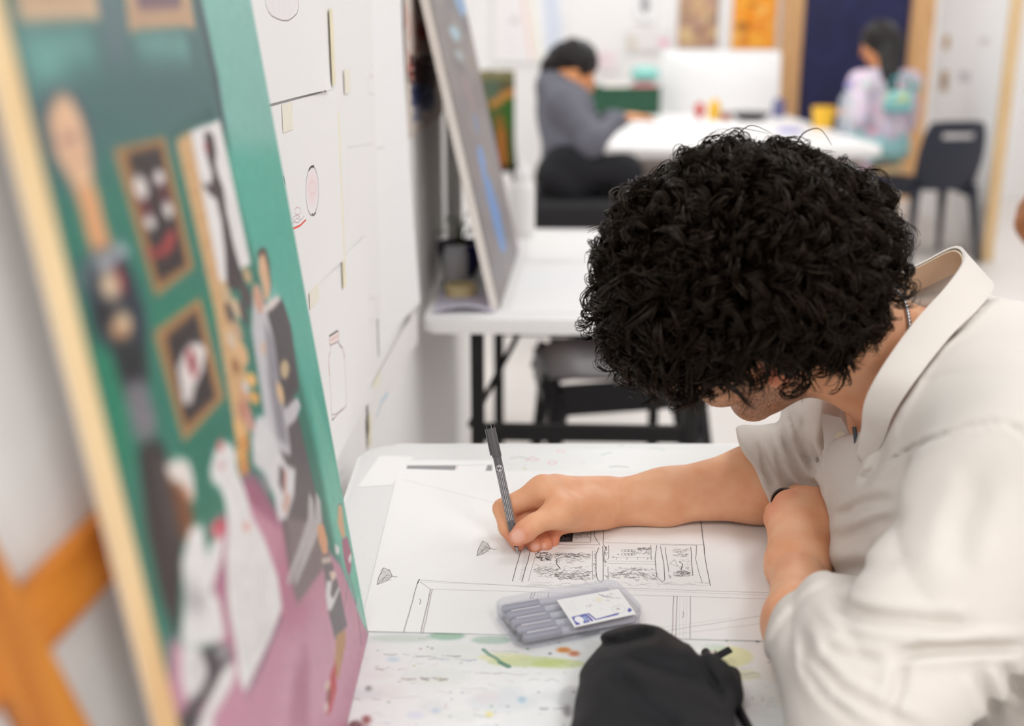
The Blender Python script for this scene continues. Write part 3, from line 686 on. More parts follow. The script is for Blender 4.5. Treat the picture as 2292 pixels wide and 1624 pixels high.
pp((44, 36, 38), (306, 1000), (356, 980), (386, 1060), (408, 1180), (404, 1300), (396, 1440), (356, 1330), (324, 1180), soft=4); pp((70, 60, 62), (336, 1020), (350, 1010), (392, 1180), (388, 1240), soft=5)
pp((116, 66, 30), (366, 1040), (412, 1060), (436, 1180), (424, 1230), (404, 1200), (386, 1120), soft=5)
pp((232, 222, 216), (366, 1040), (396, 1024), (420, 1030), (432, 1070), (434, 1120), (420, 1116), (404, 1086), (380, 1074), soft=3); pp((216, 140, 110), (400, 1076), (424, 1100), (432, 1128), (420, 1120), al=.8)
# white robed figures
wh, sh = (230, 226, 224), (150, 142, 148)
pp(wh, (424, 1180), (450, 1172), (462, 1240), (478, 1200), (500, 1200), (492, 1260), (470, 1320), (488, 1340), (502, 1420), (490, 1440), (440, 1452), (402, 1440), (412, 1330), (404, 1260), soft=3)
pp((214, 120, 130), (464, 1180), (496, 1150), (504, 1190), (480, 1210)); A.oval(490, 1176, 7, 14, (190, 40, 66), 1, 2)
pp(sh, (418, 1300), (462, 1330), (452, 1370), (410, 1370), al=.6, soft=8); pp(wh, (404, 1440), (470, 1452), (480, 1500), (448, 1560), (420, 1580), (404, 1520), soft=4); pp((56, 48, 52), (444, 1450), (502, 1444), (520, 1470), (496, 1520), (440, 1600), (470, 1660), (380, 1640), (416, 1580), (460, 1520), soft=4)
pp((150, 146, 148), (476, 1450), (506, 1440), (514, 1466), (490, 1486), soft=3); pp((214, 208, 208), (424, 1470), (450, 1462), (466, 1500), (440, 1560), (420, 1520), soft=4)
pp(wh, (494, 1500), (516, 1478), (528, 1500), (514, 1540), (476, 1600), (468, 1680), (420, 1680), (450, 1600), soft=4)
pp(wh, (478, 1010), (490, 986), (512, 990), (526, 1010), (528, 1050), (548, 1100), (564, 1160), (588, 1200), (620, 1290), (630, 1360), (606, 1430), (580, 1480), (550, 1550), (536, 1530), (524, 1440), (508, 1360), (502, 1240), (508, 1180), (502, 1120), (488, 1090), (472, 1080), (468, 1050), soft=3)
pp((208, 100, 100), (482, 1004), (490, 980), (500, 990), (492, 1012)); A.oval(494, 1042, 6, 8, (216, 130, 130), .8, 2); A.oval(550, 1178, 8, 9, (222, 130, 120), .7, 2)
for k in range(7): A.stroke([(520 + 12 * k, 1250 + 4 * k), (534 + 11 * k, 1400), (546 + 6 * k, 1490 - 8 * k)], 3, (184, 176, 172), .8)
pp((120, 90, 108), (628, 1372), (632, 1380), (584, 1496), (552, 1560), (548, 1552), (580, 1484), al=.8)
# lady in charcoal
pp((94, 84, 88), (566, 640), (582, 650), (620, 740), (650, 860), (668, 940), (700, 1080), (720, 1150), (736, 1240), (664, 1346), (648, 1290), (620, 1100), (590, 900), (566, 760), soft=3)
pp((126, 112, 112), (640, 1160), (720, 1170), (738, 1250), (664, 1350), (648, 1280), soft=4)
for dx in (0, 16): pp((188, 182, 182), (690 + dx, 1100), (700 + dx, 1120), (704 + dx, 1170), (676 + dx, 1240), (646 + dx * .9, 1310), (640 + dx, 1300), (668 + dx, 1220), (688 + dx, 1160), soft=2)
pp((70, 62, 66), (582, 690), (630, 668), (650, 730), (668, 870), (640, 900), (620, 860), (600, 760), soft=3)
pp((200, 196, 200), (566, 640), (580, 640), (612, 760), (624, 860), (640, 940), (650, 1020), (600, 1000), (580, 860), (562, 740), soft=3); pp((148, 142, 150), (590, 720), (612, 760), (626, 880), (644, 1000), (620, 980), (600, 860), soft=4)
pp((84, 62, 58), (574, 570), (580, 556), (594, 556), (602, 590), (606, 640), (600, 660), (584, 600), soft=2); pp((224, 180, 142), (578, 576), (590, 566), (598, 600), (604, 640), (600, 668), (590, 672), (586, 640), (578, 610), soft=2); pp((226, 214, 208), (586, 690), (604, 670), (620, 660), (628, 670), (610, 690), (590, 704), soft=2)
A.oval(576, 668, 10, 34, (214, 150, 116), .8, 3, -.2); A.oval(588, 780, 6, 14, (222, 184, 150), .8, 2); A.oval(636, 826, 10, 22, (196, 172, 136), 1, 2); A.oval(626, 880, 7, 26, (222, 186, 142), 1, 2, -.2)
pp((204, 198, 202), (632, 920), (664, 888), (672, 910), (660, 940), (642, 956), soft=2)
pp((222, 218, 220), (574, 930), (594, 930), (620, 1000), (640, 1040), (660, 1050), (656, 1110), (640, 1160), (622, 1168), (612, 1110), (590, 1060), (566, 1040), (562, 980), soft=3); pp((150, 140, 146), (576, 1050), (600, 1080), (606, 1120), (584, 1080), soft=3); pp((200, 120, 104), (634, 1046), (640, 1060), (638, 1100), (630, 1100), al=.8); pp((206, 150, 130), (636, 1100), (650, 1110), (640, 1150), (630, 1140), al=.7); pp((90, 80, 86), (624, 1040), (634, 1050), (632, 1104), (622, 1080), soft=2)
# small figures near the far corner
pp((214, 172, 130), (756, 1130), (764, 1132), (768, 1170), (772, 1200), (764, 1204), (754, 1170), soft=1); A.stroke([(752, 1150), (756, 1128), (764, 1128), (770, 1170)], 2, (130, 100, 90), .8); pp((168, 96, 124), (764, 1208), (776, 1200), (786, 1240), (784, 1280), (778, 1290), (768, 1250), soft=1); pp((232, 226, 222), (778, 1250), (784, 1236), (786, 1250), (782, 1262), soft=1); pp((226, 222, 220), (748, 1216), (758, 1224), (758, 1242), (750, 1238), soft=1)
A.stroke([(782, 1290), (792, 1330), (800, 1370), (808, 1442)], 5, (120, 84, 100), .9); A.stroke([(780, 1290), (770, 1360)], 4, (150, 104, 124), .8); A.stroke([(758, 1240), (764, 1262)], 4, (90, 84, 86), .8)
pp((220, 160, 120), (708, 1176), (722, 1172), (732, 1210), (732, 1238), (722, 1240), (712, 1210), soft=1); pp((206, 190, 180), (718, 1250), (736, 1246), (740, 1258), (722, 1264), soft=1)
pp((112, 104, 108), (722, 1262), (742, 1258), (762, 1330), (776, 1400), (764, 1414), (748, 1430), (734, 1370), soft=2); pp((222, 218, 218), (730, 1300), (742, 1300), (738, 1330), (744, 1340), (758, 1310), (758, 1320), (740, 1366), (732, 1364), (728, 1330), soft=1); pp((226, 200, 186), (736, 1280), (748, 1276), (752, 1290), (742, 1302), soft=1)
pp((186, 140, 96), (752, 1420), (772, 1408), (772, 1440), (766, 1470), (756, 1520), (746, 1500), soft=2); pp((190, 60, 66), (738, 1510), (750, 1480), (752, 1540), (740, 1590), (728, 1600), soft=3); pp((216, 196, 180), (726, 1530), (738, 1520), (736, 1540), (728, 1548), soft=2); pp((216, 206, 200), (724, 1576), (734, 1570), (732, 1590), (726, 1594), soft=2); pp((120, 66, 50), (730, 1545), (740, 1540), (738, 1570), (730, 1574), al=.8)
# far edge stays teal down to the floor line
pp((150, 196, 182), (800, 1330), (818, 1396), (815, 1404), (796, 1360), soft=2)
A.grain(.03, 9, 6); A.grain(.015, 10)
root = thing('painting', 'teal and pink figure painting leaning on the partition at front of the work table', 'painting', PP0 + [0, (PYa + PYb) / 2, 0])
pt = .0125
c = [PP0 + PU * (0) + [0, PYa, 0], PP0 + [0, PYb, 0], PP0 + [0, PYb, 0] + PU * PH, PP0 + [0, PYa, 0] + PU * PH]
# panel: front slightly proud of its pine edge
bm = B(); cc = sum(c) / 4 - PN * (pt / 2 + .0006)
R = Matrix(((PN[0], 0, PU[0]), (PN[1], 1, PU[1]), (PN[2], 0, PU[2])))
add_box(bm, cc, (pt, PYb - PYa, PH), R, .0012); bmobj('panel', bm, pine, root)
bm = B(); add_box(bm, cc - PN * (pt / 2 + .0008), (.0012, PYb - PYa - .004, PH - .004), R); bmobj('bounce_board', bm, M('bounce_white', (236, 232, 226), .8, .03, 12), root)  # unseen pale board added to bounce whiter light onto the canvas behind
sheet('painted_face', [p for p in c], M_art('figure_painting', A, .42, .45, .25, 500), root, 1, 1, .0005)

# ------------------------------------------------------------------ second canvas behind it, seen from the back
QN = np.array([1, -.27, LEAN]); QN /= np.linalg.norm(QN); QY = np.array([.27, 1, 0.]); QY /= np.linalg.norm(QY); QU = np.cross(QN, QY); QU /= np.linalg.norm(QU)
Q0 = np.array([-.172, .525, TH + .001])        # far lower corner; the cloth runs back towards the viewer
RQ = Matrix(((QN[0], QY[0], QU[0]), (QN[1], QY[1], QU[1]), (QN[2], QY[2], QU[2])))
root = thing('stretched_canvas', 'back of pale grey canvas with orange wooden bars tucked behind the figure painting', 'canvas', Q0)
def qpt(s, h, off=0.): return Q0 + QY * s + QU * h + QN * off
def qsh(px, py): p = Pplane(px, py, Q0, QN) - Q0; return p @ QY, p @ QU
grey_cloth = M('unprimed_grey_canvas', (234, 230, 227), .8, .05, 9, .3, 700, kind='weave')
bm = B(); add_box(bm, (qpt(-.30, 0) + qpt(.03, .60)) / 2 - QN * .004, (.003, .33, .60), RQ); bmobj('canvas_cloth', bm, grey_cloth, root)
def qbar(name, s0, h0, s1, h1, wd, th, mat):
    a, b_ = qpt(s0, h0), qpt(s1, h1); d = (b_ - a) / np.linalg.norm(b_ - a); sd = np.cross(QN, d)
    Rb = Matrix(((QN[0], sd[0], d[0]), (QN[1], sd[1], d[1]), (QN[2], sd[2], d[2])))
    bm = B(); add_box(bm, (a + b_) / 2 + QN * (th / 2 - .002), (th, wd, np.linalg.norm(b_ - a)), Rb, .002); return bmobj(name, bm, mat, root)
(s1, h1), (s2, h2) = qsh(36, 1410), qsh(262, 1178)
k_ = (h2 - h1) / (s2 - s1); qbar('cross_bar', -.29, h1 + k_ * (-.29 - s1), .02, h1 + k_ * (.02 - s1), .034, .010, orange_wood_y)
(s1, h1), (s2, h2) = qsh(-10, 1420), qsh(110, 1640)
ds, dh = s2 - s1, h2 - h1; qbar('diagonal_brace', s1 - ds * .9, h1 - dh * .9, s1 + ds * 2.2, h1 + dh * 2.2, .030, .012, orange_wood)
qbar('stretcher_bar', -.30, .013, .03, .013, .026, .011, orange_wood_y); qbar('stretcher_bar', -.30, .587, .03, .587, .026, .011, orange_wood_y); qbar('stretcher_bar', -.287, .026, -.287, .574, .026, .011, orange_wood)

# ------------------------------------------------------------------ sheets pinned along the left partition
WN = np.array([1, -.04, 0.]); WN /= np.linalg.norm(WN)
W0 = np.array([wx(1.2), 1.2, 0])
def onwall(px, py, off=.002): return Pplane(px, py, W0 + WN * off, WN)
def wall_rect(px0, py0, px1, py1, off=.002):
    """rectangle on the partition from a lower near corner and an upper far corner in view"""
    a = onwall(px0, py0, off); b_ = onwall(px1, py1, off); d = np.array([.04, 1, 0]); ya, yb, za, zb = a[1], b_[1], a[2], b_[2]
    f = lambda y, z: np.array([wx(y), y, z]) + WN * off
    return [f(ya, za), f(yb, za), f(yb, zb), f(ya, zb)]
def wall_sheet(label, y0, y1, z0, z1, art=None, off=.002, curl=None, mat=None, tilt=0., group=None, name='paper_sheet', cat='paper'):
    f = lambda y, z: np.array([wx(y), y, z]) + WN * off
    c = [f(y0, z0), f(y1, z0 + tilt), f(y1, z1 + tilt), f(y0, z1)]
    o = sheet(name, c, mat or M_art(label[:40], art, .8, .2), None, 10, 14, .0005, curl); tag(o, label, cat, group); return o
def wart(y0, y1, z0, z1, w=700, bg=(247, 244, 243), off=.002):
    def f(px, py):
        p = onwall(px, py, off); return ((p[1] - y0) / (y1 - y0), (p[2] - z0) / (z1 - z0))
    return Art(w, int(w * (z1 - z0) / (y1 - y0)), bg, f)
yv = lambda px, py, off=.002: onwall(px, py, off)[1]; zv = lambda px, py, off=.002: onwall(px, py, off)[2]
lift = lambda amt, eu=3., ev=3.: (lambda u, v: .0008 + amt * (u ** eu) + amt * .5 * ((1 - v) ** ev) * u)
# top sheet with the scalloped dress
ya, yb = yv(560, 160), yv(722, 100); za, zb = zv(640, 222), 1.475
A = wart(ya, yb, za, zb, 600)
A.stroke([(588, -40), (590, 10), (596, 26), (604, 36), (616, 42), (628, 46), (640, 46), (650, 40), (660, 30), (664, 14), (658, -40)], 2.4, (150, 142, 146), .9)
A.poly([(590, -60), (658, -60), (662, 14), (640, 44), (616, 40), (594, 20)], (244, 236, 238), .9)
for x in (604, 618, 630, 642): A.stroke([(x, -50), (x + 3, 36)], 1.6, (232, 220, 222), .9)
wall_sheet('white sheet with scalloped dress sketch, topmost on the partition beside the painting', ya, yb, za, zb, A, .003, lambda u, v: .0006 + .006 * (u ** 4) * (1 - v) ** 4)
# middle sheet with the pink oval
ya2, yb2 = yv(596, 480), yv(762, 600); za2, zb2 = zv(700, 646), zv(690, 215)
A = wart(ya2, yb2, za2, zb2, 600)
A.oval(696, 420, 12, 40, (248, 226, 228), .8, 8); A.ring(696, 427, 14, 55, 2.2, (110, 104, 108), .95, 40); A.stroke([(689, 380), (694, 373), (700, 372)], 4, (60, 58, 60)); A.stroke([(696, 478), (699, 482), (704, 476)], 3, (80, 78, 80)); A.ring(697, 420, 8, 14, 1.6, (240, 196, 200), .7)
A.stroke([(654, 511), (662, 508), (670, 504), (682, 492)], 3.6, (236, 96, 86), 1.); A.ring(664, 472, 7, 8, 1.8, (216, 180, 186), .8); A.ring(662, 490, 8, 8, 1.8, (196, 176, 182), .8); A.stroke([(653, 500), (662, 488), (672, 492), (678, 484)], 1.8, (206, 180, 186), .8); A.stroke([(633, 396), (636, 412)], 4, (90, 88, 92))
wall_sheet('white sheet with pink oval and red line, between the dress and bottle drawings', ya2, yb2, za2, zb2, A, .002, lambda u, v: .0006 + .004 * u ** 5)
# lower sheet with the bottle
ya3, yb3 = yv(690, 900), yv(826, 900); za3, zb3 = .755, zv(720, 625)
A = wart(ya3, yb3, za3, zb3, 700)
bt = [(736, 752), (754, 740), (757, 742), (757, 768), (763, 776), (766, 780), (769, 800), (772, 840), (773, 880), (774, 906), (768, 914), (756, 924), (743, 940), (741, 926), (739, 880), (735, 826), (734, 800), (738, 788), (739, 776), (736, 768), (736, 752)]
A.stroke(bt, 2.2, (150, 128, 126), .9); A.stroke([(736, 752), (754, 740)], 4, (90, 84, 82)); A.poly([(737, 753), (756, 742), (757, 764), (738, 774)], (246, 226, 222), .8); A.stroke([(737, 762), (756, 750)], 1.6, (226, 160, 150)); A.stroke([(738, 772), (757, 764)], 2, (140, 120, 116)); A.stroke([(757, 768), (763, 778)], 3.2, (120, 110, 106)); A.stroke([(766, 782), (770, 800)], 3, (200, 140, 120)); A.stroke([(734, 800), (737, 840)], 2.4, (226, 150, 140)); A.stroke([(741, 928), (752, 926), (766, 914)], 1.8, (170, 150, 146)); A.stroke([(742, 940), (746, 936)], 3, (120, 112, 110))
wall_sheet('white sheet with tall corked bottle drawing, just above the far end of the table', ya3, yb3, za3, zb3, A, .0016, lambda u, v: .0006 + .004 * u ** 5)
# long faint pencil sheet beyond it
ya4, yb4 = yv(742, 480), yv(842, 480); za4, zb4 = zv(800, 780), 1.48
A = wart(ya4, yb4, za4, zb4, 500, (246, 243, 241))
A.stroke([(796, 772), (808, 770), (824, 752), (838, 730), (842, 700), (840, 672)], 3, (206, 200, 204), .9); A.stroke([(800, 770), (794, 740), (796, 690)], 2.4, (224, 218, 222)); A.stroke([(816, 680), (830, 668), (842, 664)], 2, (222, 216, 220)); A.ring(820, 690, 18, 30, 2, (230, 224, 228)); A.stroke([(800, 560), (804, 640)], 2, (226, 222, 224)); A.stroke([(778, 320), (776, 520)], 2, (226, 224, 226)); A.ring(830, 190, 10, 22, 2.4, (222, 216, 220)); A.ring(838, 160, 14, 18, 2, (224, 220, 222))
A.stroke([(778, 330), (830, 322)], 2, (222, 220, 222)); A.oval(836, 30, 10, 26, (240, 234, 236), .9, 4)
wall_sheet('tall white sheet with faint pencil outlines, along the middle of the partition', ya4, yb4, za4, zb4, A, .0012, lambda u, v: .0004 + .003 * u ** 4)
# blue-scribble sheet low down
ya5, yb5 = yv(822, 900), yv(926, 900); za5, zb5 = .70, zv(880, 772)
A = wart(ya5, yb5, za5, zb5, 500, (244, 239, 237))
for a, b_ in (((842, 932), (866, 880)), ((848, 966), (862, 930)), ((846, 976), (874, 946)), ((850, 990), (866, 972)), ((858, 940), (868, 916))): A.stroke([a, ((a[0] + b_[0]) / 2 - 3, (a[1] + b_[1]) / 2 - 6), b_], 4.5, R_.choice([(180, 204, 226), (196, 206, 230), (168, 206, 228)]), .8)
A.oval(838, 840, 12, 26, (246, 240, 206), .7, 6)
wall_sheet('pale sheet with blue crayon scribbles, lowest on the partition near the table corner', ya5, yb5, za5, zb5, A, .0022, lambda u, v: .0006 + .010 * u ** 5)
# far hanging sheets that curl off the wall
ya6, yb6 = yv(836, 400), yv(908, 400); za6, zb6 = zv(880, 742), 1.465
A = wart(ya6, yb6, za6, zb6, 300, (249, 247, 246)); A.stroke([(836, 332), (860, 330)], 2, (226, 224, 224))
wall_sheet('blank tall sheet curling off the partition at its lower far corner', ya6, yb6, za6, zb6, A, .001, lambda u, v: .0004 + .022 * u ** 3 * (1 - v) ** 2)
# masking tape tabs
TAPE = ['just below the dress sketch near the painting', 'between the dress sketch and the tall pencil sheet', 'high on the partition beyond the dress sketch', 'above the bottle drawing']
for k, (px, py, w_, h_) in enumerate(((640, 262, .045, .028), (714, 172, .022, .028), (774, 182, .04, .03), (700, 662, .05, .02))):
    y, z = yv(px, py), zv(px, py)
    o = wall_sheet('short tab of cream masking tape ' + TAPE[k], y - w_ / 2, y + w_ / 2, z - h_ / 2, z + h_ / 2, None, .0036, None, cream_tape, 0, 'masking tape tabs', 'tape_tab', 'tape')

# cream strips painting the glow and yellow shade of three lifted sheet edges
edge_glow = M('painted_edge_glow', (244, 234, 202), .55, .05, 50)
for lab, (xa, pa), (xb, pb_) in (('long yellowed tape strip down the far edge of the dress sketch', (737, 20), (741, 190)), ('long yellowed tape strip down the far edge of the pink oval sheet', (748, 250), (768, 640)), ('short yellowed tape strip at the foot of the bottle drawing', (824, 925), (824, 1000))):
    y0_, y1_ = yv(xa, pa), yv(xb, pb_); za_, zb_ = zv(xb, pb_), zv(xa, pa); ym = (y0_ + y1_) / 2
    wall_sheet(lab, ym - .010, ym + .010, za_, zb_, None, .0046, None, edge_glow, 0, None, 'edge_glow_strip', 'tape')
# ------------------------------------------------------------------ second table along the partition
t2, W2 = h_frame_table('side_table', 'white table with black steel legs behind the curly-haired man', -.155, .49, 2.165, 3.22, .04, white_lam, TH, .03, .02, .47)
bm = B(); add_bar(bm, W2(-.24, -.42, .48), W2(-.05, .40, .69), .010, .010); bmobj('brace', bm, black_steel, t2)
bm = B(); add_bar(bm, W2(.24, -.42, .46), W2(.33, .10, .02), .018, .018); bmobj('brace', bm, black_steel, t2)

# grey-blue abstract painting leaning there
a0 = Pz(1118, 690, TH + .004); a1 = Pz(1160, 560, TH + .004); b0 = Py(962, 0, a0[1]); b1 = Py(1052, 0, a1[1])
up0 = (b0 - a0) * 1.12; nn = np.cross(a1 - a0, up0); nn /= np.linalg.norm(nn); up1 = (b1 - a1) * 1.12; up1 -= nn * (up1 @ nn)
root = thing('abstract_painting', 'grey abstract painting with blue strokes leaning on the partition behind the desk', 'painting', (a0 + a1) / 2)
G = Hm2 = None
gc = [a0, a1, a1 + up1, a0 + up0]
n2 = np.cross(gc[1] - gc[0], gc[3] - gc[0]); n2 /= np.linalg.norm(n2)
def g_uv(px, py):
    p = Pplane(px, py, a0, n2); e = p - a0; eu = gc[1] - gc[0]; ev = gc[3] - gc[0]
    v = (e @ ev - (e @ eu) * (eu @ ev) / (eu @ eu)) / (ev @ ev - (eu @ ev) ** 2 / (eu @ eu)); u = (e @ eu - v * (eu @ ev)) / (eu @ eu); return u, v
A = Art(500, 900, (140, 132, 132), g_uv)
for k in range(140):
    x, y = R_.uniform(960, 1170), R_.uniform(-20, 700); A.oval(x, y, R_.uniform(4, 18), R_.uniform(12, 60), R_.choice([(128, 120, 122), (150, 146, 146), (146, 134, 130), (134, 132, 140), (158, 146, 140), (120, 118, 124)]), .5, 5, -.2)
for a, b_, w, c in (((1022, -10), (1040, 40), 34, (140, 176, 214)), ((1012, 66), (1024, 92), 32, (172, 200, 212)), ((1022, 120), (1034, 136), 26, (170, 182, 186)), ((1104, 280), (1140, 430), 26, (112, 134, 206)), ((1072, 330), (1084, 400), 22, (126, 156, 206)),
                    ((1088, 400), (1126, 560), 30, (112, 150, 206)), ((1060, 260), (1070, 300), 16, (130, 140, 170)), ((1100, 250), (1104, 262), 18, (150, 150, 214)), ((1036, 170), (1060, 250), 16, (160, 140, 138)), ((1140, 420), (1160, 560), 12, (160, 130, 150)), ((1008, 150), (1100, 560), 10, (176, 150, 146)))[:-1]:
    h_ = w * .36; A.poly([(a[0] - h_ * .7, a[1]), (a[0] + h_ * .6, a[1] - 4), ((a[0] + b_[0]) / 2 + h_ + 1, (a[1] + b_[1]) / 2), (b_[0] + h_ * .6, b_[1]), (b_[0] - h_ * .5, b_[1] + 6), ((a[0] + b_[0]) / 2 - h_ + 1, (a[1] + b_[1]) / 2)], c, .9, 4)
A.a = A.blur(A.a[..., 0], 2)[..., None] * [1, 0, 0] + A.blur(A.a[..., 1], 2)[..., None] * [0, 1, 0] + A.blur(A.a[..., 2], 2)[..., None] * [0, 0, 1]
sheet('painted_face', gc, M_art('abstract_grey_blue', A, .5, .3), root, 2, 2, .001)
V = []
for th in (-.001, -.018):
    for p in gc: V.append(p + n2 * th)
canvas_edge = M('primed_canvas_edge', (240, 232, 224), .8, .02, 40)
mesh('stretcher', V, [(0, 1, 2, 3), (4, 7, 6, 5), (0, 4, 5, 1), (1, 5, 6, 2), (2, 6, 7, 3), (3, 7, 4, 0)], canvas_edge, root)

# red and blue ink drawing pinned on the bare partition
ya, yb = yv(905, 130), yv(990, 130); za, zb = zv(950, 283), 1.46
A = wart(ya, yb, za, zb, 300, (216, 204, 194))
for k in range(70): 
    x, y = R_.uniform(906, 975), R_.uniform(-20, 120); A.stroke([(x, y), (x + R_.uniform(-4, 4), y + R_.uniform(10, 60))], 3, R_.choice([(176, 50, 36), (150, 40, 30), (196, 90, 70), (206, 120, 100)]), .6)
for k in range(5): A.oval(R_.uniform(930, 968), R_.uniform(10, 80), 12, 10, (160, 34, 24), .9, 3)
for k in range(40): A.ring(R_.uniform(920, 968), R_.uniform(135, 195), R_.uniform(4, 12), R_.uniform(4, 14), 4, R_.choice([(60, 30, 30), (90, 40, 36), (40, 30, 32), (150, 60, 46)]), .7, 9)
for k in range(40): A.ring(R_.uniform(925, 966), R_.uniform(195, 235), R_.uniform(4, 11), R_.uniform(3, 10), 3, R_.choice([(60, 70, 110), (80, 90, 130), (40, 46, 80)]), .6, 9)
A.stroke([(922, 262), (926, 246), (938, 250), (950, 240), (962, 246), (970, 232)], 4, (110, 120, 160), .8); A.stroke([(922, 270), (930, 262), (944, 264)], 4, (110, 120, 160), .7); A.stroke([(914, 130), (920, 180)], 8, (200, 80, 66), .6)
wall_sheet('ink drawing in red, black and blue pinned on the partition behind the abstract painting', ya, yb, za, zb, A, .003, lambda u, v: .0006)

# things tucked behind that painting
root = thing('potted_plant', 'small leafy plant in a dark blue pot behind the abstract painting', 'plant', (-.118, 2.60, TH))
c = root.location
bm = B(); add_lathe(bm, c, [(0, 0), (.036, 0), (.046, .02), (.054, .055), (.056, .075), (.050, .076), (.048, .06), (0, .058)], 22); bmobj('pot', bm, M('cobalt_glaze', (22, 22, 74), .2, .1, 20), root, auto=40)
bm = B(); add_lathe(bm, c, [(0, .064), (.03, .066), (.049, .062), (.0485, .055), (0, .055)], 18); bmobj('soil', bm, M('soil', (120, 104, 86), .9, .2, 60), root)
lm = M('leaf_green', (92, 112, 40), .45, .2, 30)
for k in range(9):
    a = k * 2.4; rr = .018 + .004 * (k % 3); h = .10 + .012 * (k % 4); bx = np.array([c[0] + rr * math.cos(a), c[1] + rr * math.sin(a), TH + h])
    bm = B(); st = np.array([c[0], c[1], TH + .06]); add_tube(bm, [st, (st + bx) / 2 + [0, 0, .012], bx], .0016, 6)
    out = np.array([math.cos(a), math.sin(a), .25]); out /= np.linalg.norm(out); sd = np.cross(out, [0, 0, 1]); sd /= np.linalg.norm(sd); Lf = .042
    pr = [(0, 0), (.3, .5), (.6, .6), (.85, .35), (1, 0)]; top = []; bot = []
    for (t, w) in pr:
        p = bx + out * Lf * t - np.array([0, 0, .012 * t * t]); top.append(bm.verts.new(Vector(p + sd * w * .022))); bot.append(bm.verts.new(Vector(p - sd * w * .022 + [0, 0, .0004])))
    for q in range(4): bm.faces.new((top[q], top[q + 1], bot[q + 1], bot[q]))
    bmobj('leaf', bm, lm, root, smooth=True)
# clear glass beaker and roll of tape
g = M_clear('clear_glass')
root = thing('glass_jar', 'small clear glass jar beside the blue plant pot', 'jar', (-.125, 2.46, TH))
bm = B(); c = root.location; add_lathe(bm, c, [(0, .001), (.026, .001), (.028, .01), (.028, .075), (.024, .085), (.024, .092), (.022, .092), (.022, .085), (.026, .074), (.026, .012), (0, .008)], 18); bmobj('body', bm, g, root, auto=40)
bm = B(); add_lathe(bm, c, [(0, .010), (.0252, .012), (.0252, .048), (0, .048)], 16); bmobj('contents', bm, M('murky_rinse_water', (150, 132, 116), .2, .1, 20), root)
bm = B(); add_lathe(bm, (-.110, 2.385, TH), [(.024, 0), (.034, 0), (.034, .024), (.024, .024), (.024, 0)], 26); tag(bmobj('tape_roll', bm, M('yellowed_tape', (216, 196, 146), .5, .08, 40), auto=40), 'roll of yellowed tape lying on the side table near the partition', 'tape')
# roll of white paper and a brush standing behind
root = thing('paper_roll', 'tall white paper roll standing on the side table behind the plant', 'paper', (-.142, 2.80, TH))
bm = B(); c = root.location; add_lathe(bm, c, [(.013, 0), (.019, 0), (.019, .42), (.013, .42), (.013, 0)], 20); bmobj('sheet_roll', bm, paper_m, root, auto=40)
root = thing('paintbrush', 'dark-tipped wooden paintbrush standing beside the tall paper roll', 'brush', (-.085, 2.92, TH))
c = np.array(root.location)
bm = B(); add_tube(bm, [c + [0, .02, .17], c + [-.004, .03, .24], c + [-.008, .04, .36]], [.005, .007, .003], 8); bmobj('handle', bm, M_wood('brush_wood', (214, 160, 96), (190, 130, 70), .4, 8), root)
bm = B(); add_tube(bm, [c + [.001, .016, .12], c + [0, .02, .172]], .0062, 8); bmobj('ferrule', bm, M('tin', (180, 180, 184), .3, .05, 30, metal=1), root)
bm = B(); add_tube(bm, [c + [0, 0, 0], c + [.002, .01, .05], c + [.001, .016, .125]], [.006, .024, .014], 10); bmobj('bristles', bm, M('dark_bristle', (40, 32, 44), .8, .2, 80), root)
# papers with a lilac edge on the near side and large white sheets across the table
def tsheet(label, pts, z, mat=None, curl=None, name='paper_sheet', cat='paper'):
    c = [Pz(px, py, TH + z) for px, py in pts]; o = sheet(name, c, mat or paper_m, None, 8, 8, .0004, curl); tag(o, label, cat); return o
tsheet('white sheets spread along the near half of the side table', [(1140, 700), (1420, 698), (1420, 590), (1172, 590)], .0006)
tsheet('white sheet with grey scribbles at the far half of the side table', [(1180, 584), (1330, 584), (1330, 525), (1190, 520)], .0006)
tsheet('sheet with curled lilac edge at the corner of the side table', [(968, 702), (1110, 700), (1108, 655), (985, 652)], .0006, M('lilac_white_card', (214, 208, 224), .7, .03, 14), lambda u, v: .0005 + .012 * math.sin(PI * u) * (1 - v) ** 2)
# white squirt bottle
root = thing('squirt_bottle', 'white plastic squirt bottle standing at the far end of the side table', 'bottle', (.028, 3.12, TH))
c = root.location
bm = B(); add_lathe(bm, c, [(0, 0), (.032, 0), (.035, .006), (.035, .125), (.030, .142), (.016, .152), (.016, .158), (0, .158)], 22); bmobj('body', bm, off_white, root, auto=40)
bm = B(); add_lathe(bm, c, [(0, .157), (.019, .157), (.019, .182), (.012, .186), (.008, .205), (0, .206)], 18); bmobj('cap', bm, white_lam, root, auto=40)

